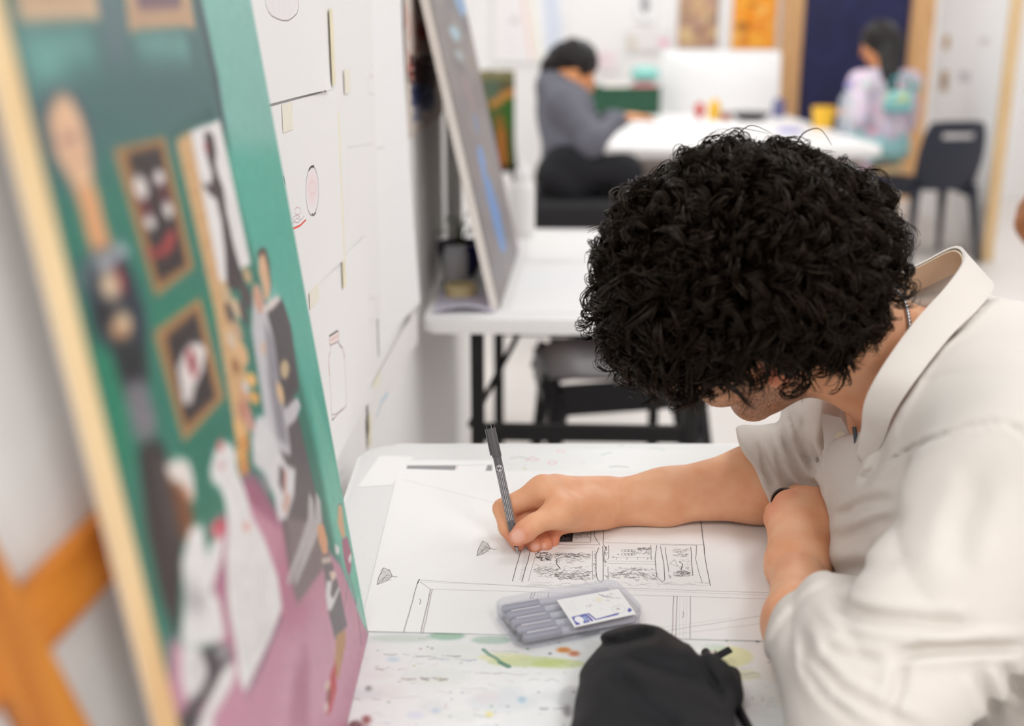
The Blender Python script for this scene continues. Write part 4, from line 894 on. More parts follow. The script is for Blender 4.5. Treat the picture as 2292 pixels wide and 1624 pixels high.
# ------------------------------------------------------------------ one-piece plastic chairs
def grid_solid(bm, P_, mask, n_off):
    """solid from a grid of points, cells masked out are left open; n_off is the thickness vector per point"""
    nu, nv = len(P_) - 1, len(P_[0]) - 1
    a = [[bm.verts.new(Vector(P_[i][j] + n_off[i][j] / 2)) for j in range(nv + 1)] for i in range(nu + 1)]
    b_ = [[bm.verts.new(Vector(P_[i][j] - n_off[i][j] / 2)) for j in range(nv + 1)] for i in range(nu + 1)]
    on = lambda i, j: 0 <= i < nu and 0 <= j < nv and mask(i, j)
    for i in range(nu):
        for j in range(nv):
            if not on(i, j): continue
            bm.faces.new((a[i][j], a[i + 1][j], a[i + 1][j + 1], a[i][j + 1])); bm.faces.new((b_[i][j], b_[i][j + 1], b_[i + 1][j + 1], b_[i + 1][j]))
            for (di, dj, p, q) in ((-1, 0, (i, j), (i, j + 1)), (1, 0, (i + 1, j + 1), (i + 1, j)), (0, -1, (i + 1, j), (i, j)), (0, 1, (i, j + 1), (i + 1, j + 1))):
                if not on(i + di, j + dj): bm.faces.new((a[p[0]][p[1]], a[q[0]][q[1]], b_[q[0]][q[1]], b_[p[0]][p[1]]))
    bmesh.ops.delete(bm, geom=[v for v in bm.verts if not v.link_faces], context='VERTS')
def plastic_chair(label, loc, rot, shell, legm, seat_h=.44, back_h=.80, w=.42, slot=True, group=None):
    """sitter looks along local +y before rotation"""
    root = thing('plastic_chair', label, 'chair', loc, group)
    T = Matrix.Translation(root.location) @ Matrix.Rotation(rot, 4, 'Z')
    Wd = lambda x, y, z: np.array(T @ Vector((x, y, z)))
    n, m = 12, 12
    Pq = []; Nq = []
    for i in range(n + 1):
        u = i / n; row = []; nr = []
        for j in range(m + 1):
            v = j / m; x = (u - .5) * w * (1 - .10 * (abs(v - .4) * 2) ** 3) ; y = -.19 + .40 * v
            edge = (abs(u - .5) * 2) ** 4
            z = seat_h + .012 * edge - .03 * max(0, (v - .8) / .2) ** 2 + .02 * (1 - v) ** 3 - .012 * (1 - edge) * math.sin(PI * v)
            if v > .85: x *= 1 - .12 * ((v - .85) / .15) ** 2
            row.append(Wd(x, y, z)); nr.append(np.array([0, 0, .008]))
        Pq.append(row); Nq.append(nr)
    bm = B(); grid_solid(bm, Pq, lambda i, j: True, Nq); bmobj('seat', bm, shell, root, auto=50)
    bm = B()        # skirt under the seat edge
    ring = [(-.5, .05), (-.5, .9), (-.42, 1), (.42, 1), (.5, .9), (.5, .05)]
    for k in range(len(ring) - 1):
        a, b_ = ring[k], ring[k + 1]; add_bar(bm, Wd(a[0] * w * .97, -.19 + .40 * a[1], seat_h - .025), Wd(b_[0] * w * .97, -.19 + .40 * b_[1], seat_h - .045), .014, .08)
    bmobj('seat_skirt', bm, legm, root)
    Pq = []; Nq = []; bd = np.array(T.to_3x3() @ Vector((0, 1, .2))); bd /= np.linalg.norm(bd)
    for i in range(n + 1):
        u = i / n; row = []; nr = []
        for j in range(m + 1):
            v = j / m; ww = w * (.86 + .10 * math.sin(PI * min(1, v * 1.1))) * (1 - .10 * max(0, (v - .85) / .15) ** 2)
            x = (u - .5) * ww; z = seat_h - .03 + (back_h - seat_h + .03) * v - .014 * (abs(u - .5) * 2) ** 4 * (v > .9)
            y = -.19 - .10 * v ** 1.3 + .045 * (abs(u - .5) * 2) ** 2 - .02 * math.sin(PI * v)
            row.append(Wd(x, y, z)); nr.append(bd * .008)
        Pq.append(row); Nq.append(nr)
    bm = B(); grid_solid(bm, Pq, (lambda i, j: not (3 <= i <= 8 and j == 9)) if slot else (lambda i, j: True), Nq); bmobj('backrest', bm, shell, root, auto=50)
    for sx in (-1, 1):
        for (y0, y1, z0) in ((.17, .22, seat_h - .03), (-.17, -.25, seat_h - .02)):
            bm = B(); top = Wd(sx * w * .42, y0, z0); mid = Wd(sx * w * .46, (y0 * .6 + y1 * .4), z0 * .6); bot = Wd(sx * w * .52, y1, .008)
            add_tube(bm, [top, mid, bot], [.030, .021, .015], 10); lg = bmobj('leg', bm, legm, root, auto=40)
            bm = B(); add_lathe(bm, bot - [0, 0, .008], [(0, 0), (.018, 0), (.018, .016), (.014, .02), (0, .02)], 10); bmobj('rubber_foot', bm, black_plastic, lg)
    return root
plastic_chair('charcoal plastic chair tucked under the side table, seat dished and empty', (.285, 2.925, 0), PI / 2 + .05, grey_plastic, black_plastic, .435, .70, .40)
plastic_chair('navy plastic chair with slotted backrest standing by the right partition', (2.42, 6.62, 0), .12, navy_plastic, navy_plastic, .44, .80, .40)

# ------------------------------------------------------------------ far tables and what stands on them
def folding_table(label, x0, x1, y0, y1, H=.72, group='round-cornered far tables'):
    root = thing('folding_table', label, 'table', ((x0 + x1) / 2, (y0 + y1) / 2, 0), group); w, d = x1 - x0, y1 - y0; cx, cy = (x0 + x1) / 2, (y0 + y1) / 2
    T = Matrix.Translation((cx, cy, 0))
    bm = B(); add_prism(bm, rrect(w, d, .12, 8), H - .05, H, T, .016); bmobj('tabletop', bm, off_white, root, auto=35)
    bm = B(); add_prism(bm, rrect(w - .16, d - .16, .06, 4), H - .10, H - .049, T); bmobj('apron', bm, M('grey_taupe_steel', (158, 148, 142), .5, .05, 20), root)
    bm = B(); add_box(bm, (cx, cy - d / 2 + .30, .40), (w - .5, .02, .50)); bmobj('modesty_panel', bm, M('grey_taupe_panel', (150, 138, 132), .6, .05, 20), root)
    for sx in (-1, 1):
        for sy in (-1, 1):
            bm = B(); add_tube(bm, [(cx + sx * (w / 2 - .16), cy + sy * (d / 2 - .16), .0), (cx + sx * (w / 2 - .16), cy + sy * (d / 2 - .16), H - .09)], .016, 10); bmobj('leg', bm, M('grey_steel_leg', (120, 118, 120), .4, .05, metal=.6), root)
    return root
folding_table('white round-cornered table where the hooded person leans, nearer one of the far pair', .46, 1.86, 5.70, 7.05)
folding_table('white round-cornered table against the far wall, behind the first', .46, 1.86, 7.10, 8.42)
FT = .72
def small(name, label, cat, loc, prof, mat, seg=18, group=None):
    bm = B(); add_lathe(bm, loc, prof, seg); return tag(bmobj(name, bm, mat, None, auto=40), label, cat, group)
yel = M('yellow_plastic', (250, 196, 56), .4, .05); red = M('red_plastic', (206, 66, 50), .4, .08); lil = M('lilac_plastic', (176, 172, 226), .4, .05); dk = M('dark_rubber', (74, 70, 74), .6, .1); brn = M('rust_plastic', (170, 84, 52), .5, .08)
p = Pz(1841, 285, FT); small('cup', 'bright yellow cup near the right end of the far table', 'cup', p, [(0, 0), (.055, 0), (.070, .12), (.066, .12), (.052, .008), (0, .008)], yel)
root = thing('water_bottle', 'clear plastic bottle with lilac cap beside the yellow cup', 'bottle', Pz(1893, 300, FT)); p = np.array(root.location)
bm = B(); add_lathe(bm, p, [(0, 0), (.045, 0), (.048, .01), (.048, .19), (.025, .23), (.016, .25), (0, .25)], 18); bmobj('body', bm, M_clear('cloudy_plastic', (226, 232, 240), .2, .65), root, auto=40)
bm = B(); add_lathe(bm, p, [(0, .249), (.022, .249), (.022, .285), (0, .288)], 14); bmobj('cap', bm, lil, root, auto=40)
p = Pz(1598, 268, FT); small('paint_bottle', 'squat yellow paint bottle lying among art materials on the far table', 'bottle', p, [(0, 0), (.038, 0), (.04, .008), (.04, .10), (.02, .115), (.02, .13), (0, .13)], yel)
p = Pz(1565, 266, FT); small('paint_tube', 'red paint tube standing beside the squat yellow bottle', 'tube', p, [(0, 0), (.016, 0), (.016, .02), (.03, .03), (.032, .08), (.01, .105), (0, .106)], red)
p = Pz(1625, 270, FT); small('paint_pot', 'small rust-brown pot between the yellow bottle and the dark bowl', 'pot', p, [(0, 0), (.03, 0), (.032, .05), (.028, .05), (.026, .006), (0, .006)], brn)
p = Pz(1680, 270, FT); small('bowl', 'shallow dark grey bowl in the middle of the far table', 'bowl', p, [(0, 0), (.07, 0), (.13, .05), (.125, .052), (.066, .008), (0, .008)], dk)
p = Pz(1742, 262, FT); small('paint_jar', 'slate blue paint jar between the dark bowl and yellow cup', 'jar', p, [(0, 0), (.04, 0), (.042, .01), (.042, .09), (.03, .10), (.03, .12), (0, .12)], M('slate_blue', (110, 110, 150), .4, .05))
bm = B(); q = Pz(1766, 296, FT); add_box(bm, q + [0, 0, .012], (.12, .07, .022), bev=.006); tag(bmobj('eraser_box', bm, lil), 'flat lilac box lying in front of the yellow cup', 'box')
bm = B(); q = Pz(1650, 285, FT); add_box(bm, q + [0, 0, .003], (.42, .30, .004), Matrix.Rotation(.2, 3, 'Z')); tag(bmobj('sketch_sheet', bm, paper_m), 'white sketch sheets under the pots on the far table', 'paper')
# white drawing board leaning at the rear of the far table
root = thing('drawing_board', 'large white rounded board standing at the rear of the far table', 'board', (1.58, 8.30, FT))
bx0, bx1 = Py(1476, 200, 8.25)[0], Py(1742, 200, 8.25)[0]; zt = Py(1600, 112, 8.35)[2]
T = Matrix.Translation(((bx0 + bx1) / 2, 8.22, (zt + FT) / 2)) @ Matrix.Rotation(PI / 2 - .12, 4, 'X')
bm = B(); add_prism(bm, rrect(bx1 - bx0, zt - FT, .03, 5), -.009, .009, T, .003); bmobj('panel', bm, white_lam, root, auto=35)
for sx in (-1, 1):
    bm = B(); add_bar(bm, ((bx0 + bx1) / 2 + sx * .3, 8.265, zt - .08), ((bx0 + bx1) / 2 + sx * .3, 8.36, FT + .004), .024, .01); bmobj('prop_leg', bm, off_white, root)
# green crate with folded things in it
root = thing('storage_crate', 'dark green plastic crate on the far table behind the hooded person', 'crate', (.80, 8.05, FT))
gm = M('bottle_green_plastic', (36, 82, 58), .45, .1)
cx0, cx1 = Py(1322, 220, 8.0)[0], Py(1472, 220, 8.0)[0]
for (c_, s_) in (((cx0 + cx1) / 2, 7.90), ((cx0 + cx1) / 2, 8.20)):
    bm = B(); add_box(bm, (c_, s_, FT + .09), (cx1 - cx0, .012, .17), bev=.003); bmobj('side_panel', bm, gm, root)
for x in (cx0, cx1):
    bm = B(); add_box(bm, (x, 8.05, FT + .09), (.012, .30, .17), bev=.003); bmobj('end_panel', bm, gm, root)
bm = B(); add_box(bm, ((cx0 + cx1) / 2, 8.05, FT + .008), (cx1 - cx0, .30, .012)); bmobj('base', bm, gm, root)
for yy in (7.895, 8.205):
    bm = B(); add_box(bm, ((cx0 + cx1) / 2, yy, FT + .178), (cx1 - cx0 + .03, .022, .014), bev=.004); bmobj('rim', bm, gm, root)
def cushion(name, label, cat, c, s, mat): 
    V, F = skin(Box(c, np.array(s) / 2, min(s) * .45), np.array(c) - np.array(s) * .6, np.array(c) + np.array(s) * .6, min(s) / 9); return tag(mesh(name, V, F, mat, None, True), label, cat)
cushion('folded_cloth', 'folded pink cloth in the green crate under the teal one', 'cloth', (.912, 8.05, FT + .16), (.17, .24, .10), M('pink_cloth', (238, 150, 156), .8, .05, 40))
cushion('folded_cloth', 'folded teal cloth on top of the pink one in the green crate', 'cloth', (.912, 8.05, FT + .262), (.18, .22, .10), M('teal_cloth', (150, 214, 204), .8, .06, 40))
cushion('folded_cloth', 'pale stone folded cloth in the green crate, left of the teal one', 'cloth', (.72, 8.05, FT + .15), (.22, .24, .09), M('stone_cloth', (226, 216, 204), .8, .05, 40))
# posters and sketches on the far wall
def poster(label, px0, px1, py0, py1, paint, bg, y=Y1 - .012, name='poster', cat='poster'):
    a, b_ = Py(px0, py1, y), Py(px1, py0, y)
    f = lambda px, py: ((Py(px, py, y)[0] - a[0]) / (b_[0] - a[0]), (Py(px, py, y)[2] - a[2]) / (b_[2] - a[2]))
    A = Art(240, max(40, int(240 * (b_[2] - a[2]) / (b_[0] - a[0]))), bg, f); paint(A)
    o = sheet(name, [(a[0], y, a[2]), (b_[0], y, a[2]), (b_[0], y, b_[2]), (a[0], y, b_[2])], M_art(label[:40], A, .7, .2), None, 1, 1, .004); tag(o, label, cat)
def pb(A):
    for k in range(90): A.oval(R_.uniform(1515, 1640), R_.uniform(-60, 108), R_.uniform(5, 16), R_.uniform(5, 16), R_.choice([(170, 130, 110), (214, 176, 130), (232, 206, 150), (150, 110, 104), (196, 160, 140), (120, 96, 92)]), .6, 3)
def po(A):
    for k in range(60): A.oval(R_.uniform(1635, 1745), R_.uniform(-60, 108), R_.uniform(5, 18), R_.uniform(5, 18), R_.choice([(250, 170, 60), (246, 150, 40), (252, 196, 110), (236, 130, 40), (252, 186, 70)]), .6, 3)
    A.oval(1662, 60, 16, 10, (140, 80, 40), .7, 3); A.oval(1686, 10, 12, 6, (170, 90, 40), .7, 3); A.oval(1664, 90, 12, 8, (190, 100, 40), .7, 3)
poster('brown and ochre poster on the far wall, beside the orange one', 1516, 1612, -60, 106, pb, (200, 160, 130))
poster('orange poster on the far wall next to the door frame', 1636, 1744, -60, 110, po, (250, 168, 64))
def pg(A): A.oval(1444, 10, 10, 22, (150, 146, 150), .9, 4)
poster('white sheet with a grey blot high on the far wall', 1425, 1468, -50, 48, pg, (250, 249, 248), name='sketch', cat='sketch')
def ps(A): A.poly([(1405, 80), (1425, 80), (1425, 112), (1405, 112)], (222, 212, 196), .8, 4); A.oval(1486, 96, 12, 8, (248, 180, 196), .9, 4)
poster('pale sketch with a pink patch on the far wall, left of the brown poster', 1402, 1500, 66, 114, ps, (240, 234, 232), name='sketch', cat='sketch')
def pk(A): A.poly([(1325, 118), (1370, 118), (1370, 150), (1325, 150)], (242, 218, 222), .8, 4)
poster('faint pink picture on the far wall behind the hooded person', 1318, 1384, 112, 158, pk, (248, 238, 236), name='sketch', cat='sketch')
def pl(A):
    A.poly([(1112, -40), (1160, -40), (1176, 130), (1118, 130)], (246, 240, 240), .9, 4); A.stroke([(1166, -40), (1178, 50), (1190, 128)], 14, (250, 214, 206), .9); A.stroke([(1186, -40), (1196, 60), (1206, 130)], 12, (246, 238, 214), .9); A.poly([(1212, -40), (1246, -40), (1258, 60), (1252, 120), (1222, 120)], (220, 226, 240), .9, 6); A.oval(1151, 46, 8, 6, (190, 186, 186), .8, 3)
poster('tall pastel striped drawing on the far wall, above the hooded person', 1106, 1266, -60, 140, pl, (250, 248, 247), name='sketch', cat='sketch')
# green and orange canvas on a small easel behind the partition end
root = thing('easel_painting', 'green and orange canvas standing beyond the end of the partition', 'painting', Pz(1120, 452, .0) * 0 + np.array([-.04, 5.6, 0]))
ex0, ex1 = Py(1040, 250, 5.5)[0], Py(1152, 250, 5.5)[0]; ez0, ez1 = Py(1120, 372, 5.5)[2], Py(1120, 158, 5.5)[2]
f = lambda px, py: ((Py(px, py, 5.5)[0] - ex0) / (ex1 - ex0), (Py(px, py, 5.5)[2] - ez0) / (ez1 - ez0))
A = Art(200, 380, (84, 104, 50), f)
A.poly([(1030, 150), (1160, 150), (1160, 176), (1030, 190)], (150, 140, 100), .9, 5); A.poly([(1080, 180), (1150, 180), (1150, 205), (1080, 210)], (110, 96, 70), .9, 5); A.poly([(1090, 220), (1150, 196), (1156, 210), (1100, 245)], (214, 146, 70), 1, 4); A.poly([(1084, 175), (1120, 180), (1116, 220), (1084, 230)], (96, 116, 96), .9, 5)
A.oval(1138, 260, 14, 40, (60, 110, 40), 1, 5); A.poly([(1110, 260), (1128, 260), (1140, 380), (1112, 380)], (170, 110, 40), .9, 6); A.poly([(1116, 290), (1130, 290), (1136, 372), (1120, 372)], (206, 120, 50), .9, 5); A.poly([(1134, 300), (1152, 280), (1152, 372), (1138, 372)], (60, 90, 30), .9, 5)
sheet('painted_face', [(ex0, 5.5, ez0), (ex1, 5.5, ez0), (ex1, 5.5, ez1), (ex0, 5.5, ez1)], M_art('green_orange', A, .5, .3), root, 1, 1, .002)
bm = B(); add_box(bm, ((ex0 + ex1) / 2, 5.518, (ez0 + ez1) / 2), (ex1 - ex0, .03, ez1 - ez0), bev=.002); bmobj('stretcher', bm, oak_fr, root)
for a, b_ in (((ex0 + .04, 5.56, ez1), (ex0 - .02, 5.50, 0)), ((ex1 - .04, 5.56, ez1), (ex1 + .05, 5.50, 0)), (((ex0 + ex1) / 2, 5.56, ez1), ((ex0 + ex1) / 2, 5.95, 0))):
    bm = B(); add_bar(bm, a, b_, .026, .026); bmobj('easel_leg', bm, black_steel, root)
bm = B(); add_box(bm, ((ex0 + ex1) / 2, 5.505, ez0 - .014), (ex1 - ex0 + .06, .06, .024)); bmobj('ledge', bm, black_steel, root)
# small pictures pinned on the right partition
RN = np.array([rn[0], rn[1], 0]); R0 = np.array([RA[0], RA[1], 0]) + RN * .003
def rsheet(label, px0, py0, px1, py1, c, spot=None):
    a = Pplane(px0, py1, R0, RN); b_ = Pplane(px1, py0, R0, RN); t0 = (a - R0) @ np.array([rd[0], rd[1], 0]); t1 = (b_ - R0) @ np.array([rd[0], rd[1], 0]); z0, z1 = a[2], b_[2]
    g_ = lambda t, z: R0 + np.array([rd[0] * t, rd[1] * t, z]); A = Art(60, 90, c); 
    if spot: A.oval(.5, .5, .3, .36, spot, .9, 3)
    cc = [g_(t1, z0), g_(t0, z0), g_(t0, z1), g_(t1, z1)] if t1 < t0 else [g_(t0, z0), g_(t1, z0), g_(t1, z1), g_(t0, z1)]
    tag(sheet('sketch', cc, M_art(label[:40], A, .8, .2), None, 1, 1, .003), label, 'sketch')
rsheet('small card with an ochre shape on the right partition', 2108, 78, 2128, 112, (228, 214, 196), (184, 140, 96))
rsheet('small card with a brown shape low on the right partition', 2100, 158, 2126, 204, (222, 208, 192), (150, 120, 90))
rsheet('small grey sketch at the middle of the right partition', 2142, 160, 2174, 182, (226, 222, 222), (206, 202, 204))
rsheet('small pale sketch high on the right partition', 2190, 84, 2214, 100, (230, 226, 224), (216, 210, 208))
# ------------------------------------------------------------------ the man drawing at the desk
CH = P(1665, 678, 1.10)                          # centre of the skull
pit, rol = math.radians(50), math.radians(20)
HF = np.array([-math.cos(pit), 0, -math.sin(pit)]); HU0 = np.array([-math.sin(pit), 0, math.cos(pit)]); HL0 = np.array([0, -1., 0])
HU = HU0 * math.cos(rol) + HL0 * math.sin(rol); HL = HL0 * math.cos(rol) - HU0 * math.sin(rol)
yaw = math.radians(25); HF, HL = HF * math.cos(yaw) - HL * math.sin(yaw), HL * math.cos(yaw) + HF * math.sin(yaw)      # face turned a little away
HM = np.stack([HF, HL, HU], 1)
def hd(f, l, u): return CH + HM @ np.array([f, l, u], float)
NR = np.array([.425, 1.075, .945])
items = [('+', 0, Ell(hd(-.012, 0, .008), (.098, .077, .088), HM)), ('+', .03, Ell(hd(.036, 0, -.055), (.060, .056, .072), HM)), ('+', .02, Ell(hd(.082, 0, -.112), (.018, .024, .018), HM))]
for s in (-1, 1):
    items += [('+', .022, Cap(hd(-.005, s * .052, -.062), hd(.070, s * .018, -.108), .020, .017)), ('+', .015, Ell(hd(.068, s * .042, -.040), (.020, .018, .022), HM)),
              ('-', .012, Ell(hd(.104, s * .032, -.006), (.014, .016, .012), HM)), ('+', .003, Ell(hd(.084, s * .031, -.007), (.0125, .0135, .012), HM))]
items += [('+', .01, Cap(hd(.086, -.034, .013), hd(.086, .034, .013), .010)), ('+', .008, Cap(hd(.098, 0, -.004), hd(.116, 0, -.044), .007, .012)), ('+', .005, Ell(hd(.106, .012, -.050), (.011, .009, .008), HM)), ('+', .005, Ell(hd(.106, -.012, -.050), (.011, .009, .008), HM)),
          ('+', .004, Ell(hd(.096, 0, -.076), (.009, .022, .0055), HM)), ('+', .004, Ell(hd(.094, 0, -.087), (.009, .019, .006), HM)), ('-', .002, Ell(hd(.106, 0, -.0815), (.010, .021, .0016), HM))]
for s in (-1, 1):
    tilt = HM @ np.array([[math.cos(.25), 0, -math.sin(.25)], [0, 1, 0], [math.sin(.25), 0, math.cos(.25)]])
    items += [('+', .006, Ell(hd(-.012, s * .080, -.014), (.019, .008, .031), tilt)), ('+', .004, Tor(hd(-.013, s * .086, -.010), HL, .018, .0042)), ('-', .003, Ell(hd(-.008, s * .090, -.016), (.010, .007, .017), tilt)), ('+', .004, Ell(hd(-.004, s * .082, -.044), (.008, .006, .009), HM)), ('+', .003, Ell(hd(.004, s * .083, -.018), (.004, .005, .007), HM))]
items += [('+', .035, Cap(hd(-.034, 0, -.062), NR, .057, .064)), ('+', .02, Cap(hd(-.02, .03, -.075), NR + [-.03, -.03, -.03], .022, .022)), ('+', .03, Cap(NR, NR + [.03, 0, -.06], .066, .09))]
# trunk (under the shirt), upper arms, forearms
LS, LE, LW, LMd = np.array([.405, .845, .925]), P(1910, 1592, .866), P(1784, 1264, 1.142), P(1797, 1398, 1.018)
RS, RE, RW = np.array([.412, 1.285, .925]), np.array([.362, 1.222, .795]), P(1352, 1120, 1.313)
for y in (1.0, 1.14): items += [('+', .05, Cap((.45, y, .89), (.65, y, .55), .095, .10))]
items += [('+', .05, Cap(NR + [.03, 0, -.06], LS, .075, .052)), ('+', .05, Cap(NR + [.03, 0, -.06], RS, .075, .052)), ('+', .03, Cap(LS, LE, .050, .042)), ('+', .03, Cap(RS, RE, .050, .042))]
def mixp(a, b, t): return a * (1 - t) + b * t
up = np.array([0, 0, 1.])
items += [('+', .02, Cap(RE, mixp(RE, RW, .30), .045, .0435)), ('+', .02, Cap(mixp(RE, RW, .30), mixp(RE, RW, .72) + [0, 0, -.003], .0425, .0290)), ('+', .02, Cap(mixp(RE, RW, .72) + [0, 0, -.003], RW, .0290, .0225)), ('+', .02, Cap(mixp(RE, RW, .75) + [0, -.006, -.004], RW + [0, -.009, -.006], .0225, .019)),
          ('+', .03, Cap(LE, LMd, .039, .0315)), ('+', .025, Cap(LMd, LW, .0315, .0245)), ('+', .015, Cap(LW + [-.008, 0, -.001], LW + [.008, 0, -.001], .0205, .0205))]
# right hand: palm on its little-finger side, pen between thumb and first fingers
im, mm, rm, lm_ = P(1216, 1098, 1.272), P(1240, 1096, 1.292), P(1266, 1104, 1.308), P(1292, 1118, 1.318)
tc, tm, ti, tt = P(1318, 1132, 1.278), P(1252, 1146, 1.244), P(1197, 1172, 1.229), P(1158, 1202, 1.224)
items += [('+', .014, Cap(RW, im, .021, .0148)), ('+', .014, Cap(RW, mm, .022, .015)), ('+', .014, Cap(RW, rm, .021, .0145)), ('+', .012, Cap(RW + [0, -.004, -.006], lm_ + [0, 0, -.006], .020, .014)),
          ('+', .012, Cap(P(1352, 1140, 1.290), P(1262, 1150, 1.262), .020, .0165)), ('+', .010, Cap(P(1345, 1150, 1.285), P(1255, 1168, 1.268), .015, .013)), ('+', .012, Cap(tc, tm, .0175, .0148)), ('+', .012, Cap(im, tm + [0.006, .01, 0], .013, .012))]
items += [('-', .006, Ell(P(1196, 1136, 1.250), (.013, .014, .011)))]
fing = []
def finger(pts, rs, k=.012): fing.append((k, Seq(*[('+', .004, Cap(pts[i], pts[i + 1], rs[i], rs[i + 1])) for i in range(len(pts) - 1)])))
finger([tm, ti, mixp(ti, tt, .55), tt], [.0142, .0112, .0118, .0098], .014)
finger([im, P(1126, 1138, 1.268), P(1136, 1180, 1.256), P(1160, 1216, 1.246)], [.0142, .0112, .0098, .0080])
finger([mm, P(1168, 1156, 1.286), P(1180, 1196, 1.266), P(1198, 1220, 1.247)], [.0140, .0108, .0094, .0086])
finger([rm, P(1196, 1160, 1.296), P(1206, 1196, 1.272), P(1221, 1217, 1.252)], [.0135, .0104, .0090, .0082])
finger([lm_, P(1226, 1166, 1.302), P(1228, 1196, 1.282), P(1237, 1212, 1.262)], [.012, .0090, .0080, .0072])
# left hand: loose fist, back of the hand up
lk = [P(1741, 1160, 1.203), P(1762, 1130, 1.216), P(1798, 1122, 1.222), P(1832, 1128, 1.218)]
for k_, r in zip(lk, (.0125, .0132, .0145, .0150)): items.append(('+', .018, Cap(LW, k_, .021, r)))
items += [('+', .014, Cap(LW + [.02, .012, -.004], P(1848, 1180, 1.19), .017, .0145))]
for k_, r, dx in zip(lk, (.0115, .0118, .0130, .0130), (.004, .003, .001, -.002)):
    a = k_ + np.array([dx, .030, -.006]); b_ = a + np.array([dx * 2, .008, -.024]); c_ = b_ + np.array([.002, -.020, -.004]); finger([k_, a, b_, c_], [r, r * .9, r * .85, r * .75], .010)
finger([P(1848, 1180, 1.19), P(1856, 1140, 1.208), P(1840, 1118, 1.222)], [.0142, .0115, .010], .010)
base = Seq(*items)
def body(p):
    b_ = base(p); res = b_
    for k, g_ in fing: res = np.minimum(res, smin(b_, g_(p), k))
    return res
V, Fq = skin(body, (-.03, .66, .44), (.80, 1.40, 1.20), .0021)
man = thing('person', 'curly-haired person in a cream shirt bent over the table, drawing with a pen', 'person', (.62, 1.07, 0))
# skin tones: stubble along the jaw, nails, warmer knuckles and fingertips
loc = (V - CH) @ HM
jaw = np.clip(1 - np.abs(loc[:, 2] + .082) / .062, 0, 1) * np.clip((loc[:, 0] + .018) / .03, 0, 1) * (np.linalg.norm(loc, axis=1) < .16)
mou = np.clip(1 - np.linalg.norm((loc - [.10, 0, -.066]) / [.03, .035, .012], axis=1), 0, 1)
beard = np.clip(jaw * 1.5 + mou, 0, 1)
nape = np.clip(1 - np.linalg.norm((loc - [-.085, .0, -.075]) / [.05, .06, .05], axis=1), 0, 1) * .7
lips = np.clip(1.6 - np.linalg.norm((loc - [.104, 0, -.0815]) / [.012, .022, .011], axis=1), 0, 1); beard *= 1 - lips
nail = np.zeros(len(V)); red_ = np.zeros(len(V))
vdir = lambda q: (C0 - q) / np.linalg.norm(C0 - q)
for tip, nrm, r in ((P(1158, 1199, 1.215), None, (.0085, .0062)), (P(1198, 1224, 1.240), None, (.005, .004)), (P(1216, 1222, 1.246), None, (.0045, .0036))):
    n_ = vdir(tip); nail = np.maximum(nail, np.clip(2.2 - 2.0 * np.linalg.norm((V - tip), axis=1) / r[0], 0, 1))
for q in [tt, P(1198, 1220, 1.247), P(1221, 1217, 1.252), P(1237, 1212, 1.262), P(1160, 1216, 1.246)] + lk: red_ = np.maximum(red_, np.clip(1.1 - np.linalg.norm(V - q, axis=1) / .022, 0, .55))
red_ = np.maximum(red_, np.clip(1 - np.linalg.norm((loc - [-.01, .083, -.015]) / [.03, .02, .04], axis=1), 0, 1))
red_ = np.maximum(red_, lips)
sk = bpy.data.materials.new('skin'); sk.use_nodes = True; nt = sk.node_tree; N = nt.nodes; L = nt.links; b = N['Principled BSDF']
at = N.new('ShaderNodeAttribute'); at.attribute_name = 'tint'; sep = N.new('ShaderNodeSeparateColor'); L.new(at.outputs['Color'], sep.inputs[0])
tc_ = N.new('ShaderNodeTexCoord')
n1 = N.new('ShaderNodeTexNoise'); n1.inputs['Scale'].default_value = 28; n1.inputs['Detail'].default_value = 5; L.new(tc_.outputs['Object'], n1.inputs['Vector'])
cr = N.new('ShaderNodeValToRGB'); cr.color_ramp.elements[0].color = lin((236, 166, 124)) + (1,); cr.color_ramp.elements[1].color = lin((248, 192, 152)) + (1,); cr.color_ramp.elements[0].position = .3; cr.color_ramp.elements[1].position = .7
L.new(n1.outputs['Fac'], cr.inputs[0])
def mixn(a_out, col_, fac_out):
    m_ = N.new('ShaderNodeMix'); m_.data_type = 'RGBA'; L.new(fac_out, m_.inputs[0]); L.new(a_out, m_.inputs[6]); m_.inputs[7].default_value = lin(col_) + (1,); return m_.outputs[2]
o1 = mixn(cr.outputs[0], (222, 124, 96), sep.outputs[2])
o2 = mixn(o1, (244, 186, 164), sep.outputs[1])
n3 = N.new('ShaderNodeTexNoise'); n3.inputs['Scale'].default_value = 850; n3.inputs['Detail'].default_value = 2; L.new(tc_.outputs['Object'], n3.inputs['Vector'])
mr = N.new('ShaderNodeMapRange'); mr.inputs[1].default_value = .36; mr.inputs[2].default_value = .60; mr.inputs[3].default_value = .25; mr.inputs[4].default_value = .95; L.new(n3.outputs['Fac'], mr.inputs[0])
ml = N.new('ShaderNodeMath'); ml.operation = 'MULTIPLY'; L.new(mr.outputs[0], ml.inputs[0]); L.new(sep.outputs[0], ml.inputs[1])
o3 = mixn(o2, (66, 42, 32), ml.outputs[0]); L.new(o3, b.inputs['Base Color'])
b.inputs['Roughness'].default_value = .48; b.inputs['Specular IOR Level'].default_value = .35; b.inputs['Subsurface Weight'].default_value = .12; b.inputs['Subsurface Radius'].default_value = (1, .35, .2); b.inputs['Subsurface Scale'].default_value = .004
